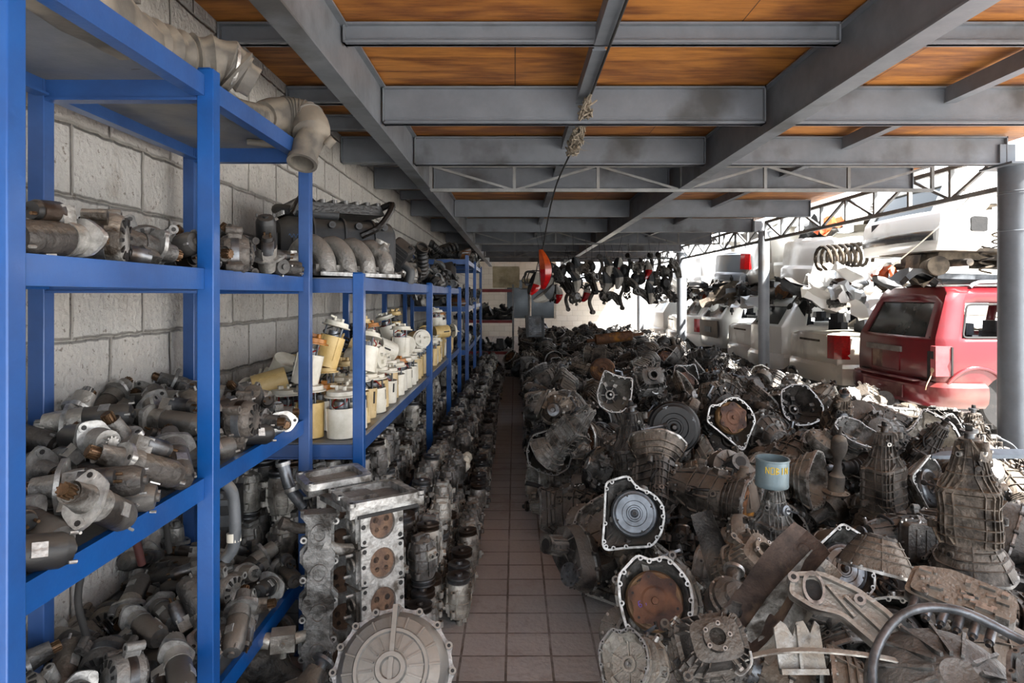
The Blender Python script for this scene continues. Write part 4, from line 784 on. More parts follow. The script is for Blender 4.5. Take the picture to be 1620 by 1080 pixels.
# settled positions: part kind, x y z in mm/cm, quaternion
PILE_AT = """4 7 150 176 64 49 2 -8 -6 0 2;17 9 106 274 12 41 -9 -28 -2 0 2;18 1 118 254 14 36 -5 -34 -6 0 2;20 1 212 260 15 11 37 14 28 0 2;23 0 243 283 18 36 -32 4 -15 0 0;24 22 268 275 10 2 -30 38 13 0 0;28 4 82 336 31 6 16 4 47 0 2;30 3 137 273 14 18 24 35 -19 0 2;31 0 161 286 19 28 6 -30 27 0 2;34 6 214 314 18 5 -32 4 38 0 1;35 14 302 320 12 37 -28 6 -19 0 0;36 12 263 324 13 26 -25 24 -25 0 0;37 20 286 297 14 11 -23 -43 -5 0 0;40 5 60 367 1 1 -44 -22 2 0 2;41 3 102 358 21 13 -34 10 32 0 2;42 40 97 404 7 1 5 -49 10 0 0;44 9 140 331 11 28 -5 40 7 0 0;45 24 177 349 5 35 30 -19 -4 0 0;46 0 165 334 29 38 24 13 -17 0 2;47 12 196 374 18 16 -22 -38 -16 0 0;48 40 193 338 11 13 -41 -9 24 0 1;50 0 220 344 22 40 6 -30 2 0 1;51 7 257 382 -2 0 14 -48 0 0 0;52 0 244 380 26 33 -6 37 1 0 2;53 50 249 414 23 35 7 -4 -34 0 0;54 30 273 365 8 2 -6 -1 50 0 0;55 20 297 346 3 48 0 0 -14 0 0;56 32 281 354 14 17 -10 28 -36 0 0;57 47 288 383 7 30 35 -18 3 0 0;58 13 347 358 5 48 14 0 -6 0 0;59 8 326 326 16 5 -31 24 31 0 0;61 29 321 366 7 18 26 36 14 0 0;63 3 52 404 29 36 22 2 -26 0 2;65 52 91 383 8 2 0 0 50 0 1;66 19 94 430 5 22 12 -16 -40 0 0;67 0 141 411 16 22 -16 30 28 0 0;68 9 192 408 11 20 -28 29 22 0 1;69 13 299 366 21 5 -43 -24 -10 0 0;70 8 290 414 11 29 12 38 -7 0 0;71 23 326 404 3 50 0 0 0 0 0;72 7 308 400 28 40 -10 -28 -6 0 0;73 22 347 402 33 12 -8 -48 -8 0 0;76 8 384 394 11 5 41 2 -28 0 0;80 30 363 400 17 18 -23 -32 -25 0 0;81 4 27 463 15 2 -36 20 30 0 2;84 40 58 472 36 38 -2 12 -30 0 1;85 50 58 460 46 5 -26 -4 42 0 2;87 33 119 402 6 11 -4 35 34 0 0;88 33 98 469 7 24 -14 -20 36 0 0;89 4 121 461 18 33 -25 -26 -10 0 1;90 6 164 416 17 26 8 -32 26 0 2;91 7 193 426 47 8 30 -17 35 0 2;94 51 105 421 10 18 -10 -12 -44 0 2;95 32 122 481 36 4 -14 18 -44 0 1;96 20 212 453 3 37 0 0 -34 0 0;98 8 233 434 12 32 -38 -4 -4 0 1;100 44 275 418 22 3 34 -18 -32 0 0;102 7 323 424 17 36 9 31 -12 0 0;103 0 299 458 42 28 -30 -18 -23 0 1;104 9 291 393 31 30 2 -30 -26 0 2;107 1 341 413 16 16 34 6 -32 0 0;109 12 374 431 30 48 2 10 10 0 0;113 0 399 454 18 0 0 -34 -38 0 0;117 7 74 485 17 37 3 32 -8 0 1;120 6 81 442 23 1 36 35 2 0 2;121 0 83 472 58 6 2 -4 50 0 0;122 46 33 516 18 0 4 48 -15 0 0;123 48 104 470 28 34 20 -9 -29 0 0;125 5 161 482 5 4 -17 46 10 0 0;126 10 153 500 41 39 14 21 18 0 1;128 44 133 487 40 6 35 20 29 0 0;131 16 206 493 7 6 -44 -14 19 0 0;132 8 214 454 22 10 41 4 -27 0 2;133 4 184 470 34 16 44 -8 -13 0 2;134 3 234 457 72 46 8 10 -14 0 2;135 52 162 493 40 40 12 25 -10 0 0;136 48 190 497 46 4 2 27 42 0 0;138 16 236 468 12 8 0 0 50 0 0;139 0 266 426 43 38 18 24 -12 0 2;144 2 349 450 14 17 32 30 -18 0 2;145 3 317 483 27 12 -8 46 14 0 1;150 4 376 467 34 0 -14 -6 48 0 0;154 7 460 511 17 4 38 0 33 0 0;156 44 384 521 18 23 -6 28 34 0 0;161 7 13 534 17 2 -32 -10 37 0 2;162 2 27 513 45 24 29 -23 24 0 2;163 1 41 552 71 24 -34 -18 -22 0 2;166 0 105 571 28 41 -26 -12 2 0 0;167 0 60 532 15 11 -6 -46 -15 0 1;168 1 52 541 49 38 14 -28 8 0 2;169 51 108 493 41 28 0 -2 42 0 0;170 50 49 528 43 33 6 35 12 0 1;172 14 122 473 13 2 -46 -18 -6 0 0;173 3 130 518 31 18 15 44 2 0 1;175 49 148 524 38 35 26 17 -16 0 0;176 47 146 532 41 14 -15 -14 44 0 0;180 3 189 537 53 30 -26 -24 -18 0 2;182 53 213 509 50 32 -26 -8 27 0 0;185 6 282 504 16 6 -34 6 -36 0 0;186 6 225 514 42 24 -36 0 24 0 0;187 6 255 545 28 11 -48 4 0 0 2;191 6 295 526 11 12 -8 -48 -7 0 0;192 0 309 561 61 38 -2 22 25 0 1;193 3 287 537 50 26 -40 16 0 0 2;194 51 321 577 40 36 4 10 -32 0 0;198 19 414 537 15 19 -8 -18 -42 0 0;199 12 424 466 27 12 18 -38 -24 0 0;205 12 33 563 12 38 -30 8 -9 0 0;206 5 29 580 23 22 32 -22 24 0 0;208 52 31 585 50 38 -30 -3 13 0 0;210 2 104 612 -1 0 4 -50 0 0 0;211 14 84 596 37 44 0 10 -20 0 0;215 1 169 547 44 30 6 22 33 0 0;216 4 123 563 63 14 -24 6 41 0 1;220 2 189 547 13 10 33 -29 22 0 0;221 0 192 546 48 27 6 38 -16 0 0;222 0 174 598 62 46 -2 -20 6 0 0;223 51 162 596 38 42 17 20 8 0 0;229 25 262 586 5 2 -8 -49 2 0 0;232 4 271 600 39 44 4 1 24 0 0;235 1 309 561 8 14 10 -47 -6 0 1;236 6 308 608 31 36 -30 18 5 0 0;237 10 341 609 59 0 2 10 49 0 1;241 13 375 544 34 16 -14 42 16 0 0;242 2 363 554 48 6 22 -24 38 0 1;243 47 414 549 12 32 -16 14 32 0 0;244 6 395 576 -2 0 -38 32 0 0 2;245 6 481 544 26 9 34 10 34 0 0;247 13 425 589 16 28 10 38 -13 0 0;248 44 452 588 18 25 39 4 -19 0 0;249 10 30 630 17 38 -16 14 24 0 0;252 3 26 630 69 48 -12 -2 11 0 1;254 6 61 612 2 2 -50 -6 -5 0 0;256 4 139 603 31 18 -42 20 -4 0 0;260 4 192 630 48 1 -27 42 -6 0 2;263 9 204 613 11 28 4 41 1 0 0;264 2 205 609 40 30 15 -30 22 0 0;269 1 309 606 43 29 32 -23 8 0 0;274 2 366 623 45 24 -34 -10 26 0 1;276 1 372 607 14 2 -35 -1 -36 0 0;280 5 425 631 20 2 -37 34 -3 0 0;282 4 34 686 21 38 -28 -12 -10 0 0;283 6 40 660 58 21 13 -16 -40 0 0;284 25 20 644 22 38 -8 16 28 0 0;285 5 28 688 47 30 12 17 -35 0 1;287 4 136 663 16 9 -41 -6 -26 0 0;288 7 79 648 40 6 -20 -32 32 0 1;289 18 77 679 53 3 -45 -18 10 0 0;292 1 112 688 8 12 7 47 -9 0 0;293 47 74 632 7 30 36 14 3 0 0;294 2 198 660 19 37 -8 31 -11 0 0;298 48 184 671 36 22 -42 -4 16 0 0;303 52 185 668 50 14 19 1 -44 0 0;305 3 255 682 19 12 32 -34 -15 0 0;306 4 252 676 64 38 9 18 26 0 2;307 1 281 675 39 18 12 -44 -7 0 2;309 4 305 667 -1 0 50 6 0 0 0;310 24 323 661 40 27 22 -9 -34 0 0;311 1 346 689 25 15 36 21 24 0 0;312 14 346 669 47 28 41 -6 0 0 0;321 5 460 656 12 24 18 38 -14 0 0;323 22 25 732 10 10 2 -36 34 0 0;329 3 49 706 38 38 0 -30 -8 0 0;331 24 145 742 13 31 -1 36 -17 0 0;332 3 119 734 36 10 2 14 47 0 0;333 5 105 719 61 14 12 -38 -28 0 1;335 13 166 703 13 29 -32 14 -21 0 0;337 6 144 705 40 24 -40 16 9 0 2;338 14 177 695 50 40 9 -22 -18 0 1;348 4 249 725 43 19 -38 14 23 0 0;350 6 267 720 18 38 2 -32 -4 0 0;364 4 36 744 28 46 20 0 6 0 0;365 12 26 768 46 18 -46 -10 2 0 0;369 6 97 786 48 20 -6 33 32 0 1;379 4 186 719 67 21 24 2 38 0 2;382 1 210 774 36 20 31 -6 -33 0 0;383 1 256 767 44 6 -41 -16 -23 0 2;384 5 198 775 68 46 16 10 -2 0 1;386 12 250 762 22 0 35 -36 0 0 0;389 3 284 722 42 24 41 -10 -12 0 1;397 11 382 759 42 38 12 28 6 0 0;398 33 368 791 11 8 6 10 -48 0 0;400 16 390 738 12 34 -2 -6 36 0 0;401 1 393 759 39 43 -18 -18 -2 0 0;407 1 10 797 20 26 24 -28 -23 0 0;408 8 33 809 43 21 14 34 -26 0 1;413 0 60 808 57 40 -26 12 8 0 2;415 9 120 802 14 28 -8 14 38 0 0;418 2 109 820 45 6 36 -26 -23 0 0;427 11 208 786 24 10 -4 20 -44 0 0;428 2 196 820 40 27 23 -27 -22 0 0;431 3 289 808 16 24 28 26 21 0 0;433 21 269 812 40 8 -3 43 -24 0 0;436 3 347 805 41 22 -34 26 -12 0 1;438 10 288 792 47 6 12 -4 -48 0 0;441 3 381 798 42 2 -23 21 -39 0 0;445 8 401 809 30 23 -42 14 2 0 0;446 4 470 876 21 16 6 44 15 0 2;448 5 460 788 1 2 -36 -34 -2 0 0;449 5 443 809 14 28 0 41 -2 0 0;451 6 52 864 18 17 -28 -16 -34 0 0;452 14 23 852 37 29 -26 -22 23 0 0;454 4 25 842 72 48 -8 -13 0 0 2;457 6 101 870 38 28 -30 20 20 0 0;458 4 52 843 53 22 30 -16 -30 0 1;459 14 32 902 55 6 -2 16 47 0 0;462 10 130 876 29 30 -2 -8 -39 0 0;464 0 129 879 51 20 -21 26 31 0 0;469 3 172 875 44 44 -20 0 -11 0 0;472 13 179 831 12 10 -24 4 -42 0 0;477 1 261 916 44 28 -19 26 25 0 0;478 12 255 868 65 3 49 7 4 0 1;482 16 286 854 31 40 -8 -8 27 0 0;484 0 261 844 40 28 8 -40 -6 0 1;485 52 359 866 51 42 -25 -3 8 0 0;487 3 337 865 58 46 -14 15 -2 0 2;494 10 465 824 16 8 1 26 42 0 0;498 25 22 916 5 2 42 -26 8 0 0;501 10 97 923 31 0 49 -3 8 0 0;506 50 155 886 9 18 34 32 -4 0 0;511 4 243 894 30 12 17 -2 46 0 0;513 10 230 894 55 40 30 2 4 0 1;514 0 171 886 55 16 26 -12 -37 0 0;518 4 294 888 29 10 3 -44 -20 0 0;522 2 362 879 29 4 42 -16 22 0 0;531 9 22 960 45 14 34 -32 12 0 0;532 7 18 927 42 10 42 2 -26 0 1;535 22 109 971 15 32 24 26 -14 0 0;536 1 117 961 46 20 39 14 21 0 1;538 11 128 965 32 9 -1 6 49 0 0;539 13 135 958 55 7 -44 -22 5 0 0;545 4 212 950 39 35 34 -9 2 0 0;546 4 260 943 62 34 13 18 29 0 0;549 7 327 950 44 10 -34 2 -35 0 1;551 20 345 938 23 14 42 -22 -8 0 0;552 2 341 927 45 14 -32 -8 36 0 0;555 4 442 943 17 17 -20 32 -28 0 0;556 11 28 990 18 38 0 0 -32 0 0;557 24 38 986 23 8 22 28 34 0 0;562 6 165 980 18 9 32 -5 38 0 0;563 5 125 1012 44 29 -22 -19 -28 0 0;564 22 137 1013 15 4 4 32 38 0 0;565 7 193 965 69 32 -9 30 22 0 2;568 6 159 995 52 38 20 6 -25 0 0;571 7 219 1032 64 6 14 8 47 0 0;572 6 226 988 75 35 8 -20 -28 0 1;573 4 255 999 17 28 32 -15 -24 0 0;574 0 306 968 26 24 41 -6 13 0 0;575 1 346 1021 25 23 -24 37 5 0 0;577 8 349 992 19 8 -3 48 12 0 0;578 6 361 983 44 20 3 -34 30 0 0;581 0 461 992 15 36 -2 35 5 0 0;582 7 71 1014 26 23 31 6 32 0 0;583 6 57 979 39 5 25 34 -26 0 0;589 1 181 1053 37 12 24 32 26 0 0;590 11 120 1022 38 41 20 -10 17 0 0;592 9 202 1052 11 28 -2 -41 -2 0 0;596 6 239 1013 38 24 19 -29 28 0 0;597 5 235 1047 68 15 8 -24 40 0 1;598 6 222 1103 71 26 -9 34 24 0 1;600 3 289 1068 37 6 -34 -7 -36 0 0;601 7 275 1099 50 4 -36 22 27 0 1;602 14 259 1086 73 34 -14 33 -10 0 1;604 5 316 1040 30 9 38 30 8 0 1;608 4 426 1046 17 16 22 -26 -34 0 0;610 4 30 1070 7 4 10 -47 -12 0 0;611 0 39 1082 22 12 41 17 -20 0 0;613 25 54 1117 5 2 -49 -8 -2 0 0;614 1 92 1090 49 31 4 -28 -27 0 0;617 3 142 1083 26 12 -46 -6 14 0 0;619 21 181 1085 24 16 -3 -15 44 0 0;620 7 184 1097 55 39 -27 5 15 0 0;622 2 218 1102 35 34 -33 12 8 0 0;623 4 255 1095 68 36 16 0 31 0 0;625 2 293 1070 26 7 -28 -31 26 0 0;626 14 273 1119 41 34 -34 -10 -10 0 0;627 6 338 1106 -2 0 -42 -26 0 0 0;628 2 450 1082 35 38 16 26 -10 0 1;629 7 359 1066 6 12 35 34 -2 0 1;632 24 464 1080 5 7 -12 34 -34 0 0;633 2 34 1145 0 2 23 44 0 0 0;634 10 28 1104 16 44 14 20 0 0 0;636 23 100 1101 14 6 -30 -32 24 0 0;637 5 73 1128 46 16 -11 20 -42 0 0;641 1 106 1155 22 34 -10 -32 16 0 0;645 2 176 1165 30 2 -6 -42 -26 0 0;647 5 274 1140 17 26 21 28 24 0 0;648 6 238 1114 23 14 -20 40 -18 0 0;657 6 407 1119 23 8 -17 34 -32 0 0;659 7 434 1140 14 8 36 -19 28 0 0;661 22 25 1200 28 10 49 0 3 0 0;662 10 27 1224 38 25 -24 25 26 0 1;667 23 122 1199 13 24 2 44 -2 0 0;668 7 106 1203 47 11 18 -25 -38 0 0;669 1 121 1157 62 36 -10 -34 -2 0 2;670 7 202 1205 0 2 -50 0 0 0 0;688 4 38 1252 16 3 26 -27 -32 0 0;689 1 71 1225 47 10 20 -30 34 0 1;690 13 31 1239 37 40 9 -28 6 0 0;692 7 86 1262 29 37 -29 12 14 0 0;693 8 64 1204 24 17 0 -32 -34 0 0;694 7 93 1258 39 26 34 -18 16 0 0;712 2 420 1236 16 16 12 35 30 0 0;713 5 407 1244 26 6 -28 34 -24 0 0;715 1 11 1293 18 6 32 -2 -37 0 0;717 8 51 1276 28 18 6 24 40 0 0;722 18 150 1302 9 9 -11 -36 31 0 0;726 6 159 1293 61 21 -24 0 38 0 0;727 10 246 1313 18 39 0 0 -31 0 0;728 6 253 1310 36 32 18 30 16 0 0;735 9 366 1291 11 12 32 25 -26 0 0;736 4 358 1293 50 46 -18 -1 -6 0 0;740 5 420 1322 19 20 -7 -42 -17 0 0;742 22 19 1335 25 14 30 -34 18 0 0;744 6 57 1320 36 21 -40 -2 -22 0 1;747 8 66 1313 12 2 -29 6 -40 0 0;748 1 106 1323 28 24 29 29 15 0 0;752 4 142 1314 38 8 39 29 9 0 0;756 4 225 1342 20 32 0 -32 22 0 0;758 3 249 1302 66 19 -10 28 34 0 0;759 2 286 1316 18 28 24 22 -26 0 0;761 1 293 1319 53 28 -34 9 23 0 0;771 7 66 1382 58 16 -4 22 42 0 1;772 13 68 1376 15 30 -27 27 -10 0 0;778 0 95 1408 47 11 32 -8 -36 0 0;779 6 112 1336 39 8 -1 -42 26 0 0;782 8 210 1365 32 30 -13 -37 10 0 0;789 12 334 1398 58 16 -4 -47 2 0 0;791 0 312 1375 18 4 42 2 -26 0 0;792 2 352 1421 25 1 -46 18 -3 0 1;795 6 462 1364 18 14 -12 -33 -33 0 0;796 1 31 1452 16 24 -18 30 26 0 0;797 8 41 1419 35 10 -16 6 46 0 0;798 24 33 1455 39 32 -30 24 -9 0 0;799 7 54 1443 18 10 -25 -26 33 0 0;800 10 95 1430 20 34 8 10 34 0 0;801 6 90 1424 42 13 36 -16 29 0 0;805 2 166 1453 19 11 -6 46 16 0 0;810 4 217 1469 37 29 -37 12 12 0 0;819 0 397 1463 5 8 -34 -34 -8 0 0;820 3 450 1439 30 41 12 -12 24 0 0;823 4 30 1486 69 38 13 -5 30 0 1;825 13 101 1495 20 6 42 -22 15 0 0;831 3 184 1463 60 16 6 10 -46 0 0;834 22 209 1464 4 0 -49 -10 0 0 0;838 3 232 1500 34 28 28 -2 -30 0 0;842 7 335 1495 58 4 -18 -19 -42 0 0;843 11 338 1498 19 30 13 7 -37 0 0;851 1 56 1568 36 20 -43 -11 -12 0 0;853 13 69 1544 39 2 37 -4 34 0 0;854 5 101 1512 53 31 7 0 -38 0 0;855 7 69 1518 67 4 -4 -4 -50 0 0;858 2 133 1527 26 9 32 36 -13 0 0;864 20 224 1514 3 48 0 0 -12 0 0;866 7 290 1578 18 24 -23 22 30 0 0;867 4 289 1507 29 24 40 16 -6 0 0;868 4 266 1564 57 41 -16 -8 -22 0 0;871 6 374 1551 10 1 46 -8 19 0 0;876 3 45 1602 38 28 -7 36 -18 0 0;878 6 67 1594 18 6 28 -20 -35 0 0;879 1 86 1573 33 2 4 50 6 0 0;882 1 102 1604 40 30 -34 -20 0 0 0;883 23 132 1616 15 13 -29 20 33 0 0;886 7 171 1620 64 3 -9 -1 -49 0 0;891 5 281 1598 34 45 10 8 -18 0 0;892 4 289 1590 63 32 -10 6 37 0 0;893 0 248 1611 48 20 5 38 26 0 0;909 6 119 1609 46 22 20 -28 28 0 0;911 7 172 1620 17 35 8 -32 14 0 0;915 9 254 1638 11 26 -17 -37 -12 0 0;918 10 255 1625 36 5 -36 7 -34 0 0;921 3 306 1663 42 14 -15 37 27 0 0;926 7 424 1613 17 1 33 -3 38 0 0;927 4 438 1634 17 36 34 0 -10 0 0;935 9 137 1694 11 28 6 -40 4 0 0;937 7 129 1691 44 30 -3 -28 27 0 0;951 2 313 1670 21 34 17 -30 -12 0 0;956 3 421 1696 14 18 -32 28 20 0 0;963 4 109 1726 63 46 10 -4 -16 0 0;965 3 103 1724 20 39 -26 -17 6 0 0;977 2 379 1773 31 24 -38 -3 -22 0 0;981 0 444 1707 38 20 1 20 -41 0 0;983 12 22 1804 5 32 2 8 38 0 0;990 0 162 1788 15 36 2 34 2 0 0;992 4 131 1781 39 10 36 -32 -11 0 0;996 6 193 1762 14 4 -16 44 -18 0 0;997 11 251 1805 18 12 0 0 -48 0 0;1011 9 27 1804 39 34 -18 24 -21 0 0;1018 7 135 1840 41 18 -13 40 19 0 0;1020 1 150 1826 34 8 -40 5 30 0 0;1021 24 198 1830 28 40 -12 -20 -18 0 0;1022 15 156 1815 7 17 -20 42 -10 0 0;1024 3 200 1837 38 39 18 -25 5 0 0;1025 3 232 1799 55 38 23 -6 -23 0 0;1031 7 361 1792 11 12 16 -44 12 0 0;1035 16 22 1892 0 4 -29 -40 0 0 0;1036 1 59 1872 13 4 38 -10 30 0 0;1045 3 164 1886 44 2 -26 -36 23 0 0;1046 6 160 1887 17 36 -4 -33 8 0 0;1047 6 198 1897 19 14 30 -37 4 0 0;1049 7 152 1861 50 14 32 -23 -27 0 1;1051 0 250 1916 39 18 4 38 26 0 0;1053 8 288 1889 12 41 8 26 -9 0 0;1054 23 274 1904 13 20 1 -18 -42 0 0;1055 7 284 1906 39 28 -30 -14 -24 0 0;1059 1 297 1885 37 24 -36 -21 15 0 0;1060 4 397 1873 20 24 29 22 -24 0 0;1061 0 416 1859 42 32 6 38 -4 0 0;1065 3 9 1912 44 11 34 -12 -34 0 0;1069 7 49 1871 48 18 34 22 -24 0 0;1079 4 231 1982 47 32 -28 -27 6 0 0;1080 6 203 1985 64 16 -9 -26 -38 0 0;1091 22 37 1992 4 0 -45 22 1 0 0;1105 8 229 1998 11 0 38 -17 28 0 0;1114 5 381 2003 35 16 -34 26 -20 0 0;1116 1 374 1982 18 26 -17 -26 28 0 0;1119 0 9 2005 48 11 -34 -10 34 0 0;1140 1 363 2034 22 1 46 4 20 0 0;1166 3 353 2076 29 4 10 -46 -15 0 0;1168 7 415 2109 40 31 -30 6 24 0 0;1169 13 432 2107 22 0 -24 -44 0 0 0;1187 4 272 2144 17 30 0 -38 12 0 0;1190 12 286 2134 47 20 -15 42 -12 0 0;1193 6 318 2111 28 20 -27 -36 -2 0 0;1200 10 103 2190 15 10 -26 -3 -42 0 0;1205 4 116 2184 53 48 8 -1 8 0 0;1216 10 326 2171 18 20 0 0 -46 0 0;1218 6 316 2153 34 4 -2 -37 33 0 0;1221 5 408 2196 30 18 -22 31 26 0 0;1225 24 44 2246 16 21 -3 -18 -41 0 0;1226 1 25 2240 45 24 -20 14 36 0 0;1234 1 154 2237 25 18 -15 44 8 0 0;1239 15 252 2216 13 42 20 0 -20 0 0;1241 3 254 2211 56 40 18 0 -24 0 0;1248 0 353 2285 52 8 -30 -9 -38 0 0;1257 0 100 2263 21 15 36 1 31 0 0;1258 0 104 2279 53 42 18 20 1 0 0;1262 2 148 2249 41 32 35 -16 0 0 0;1269 4 277 2292 54 35 -4 28 -22 0 0;1272 22 274 2274 27 12 41 14 -22 0 0;1276 19 338 2287 24 12 -12 36 -30 0 0"""
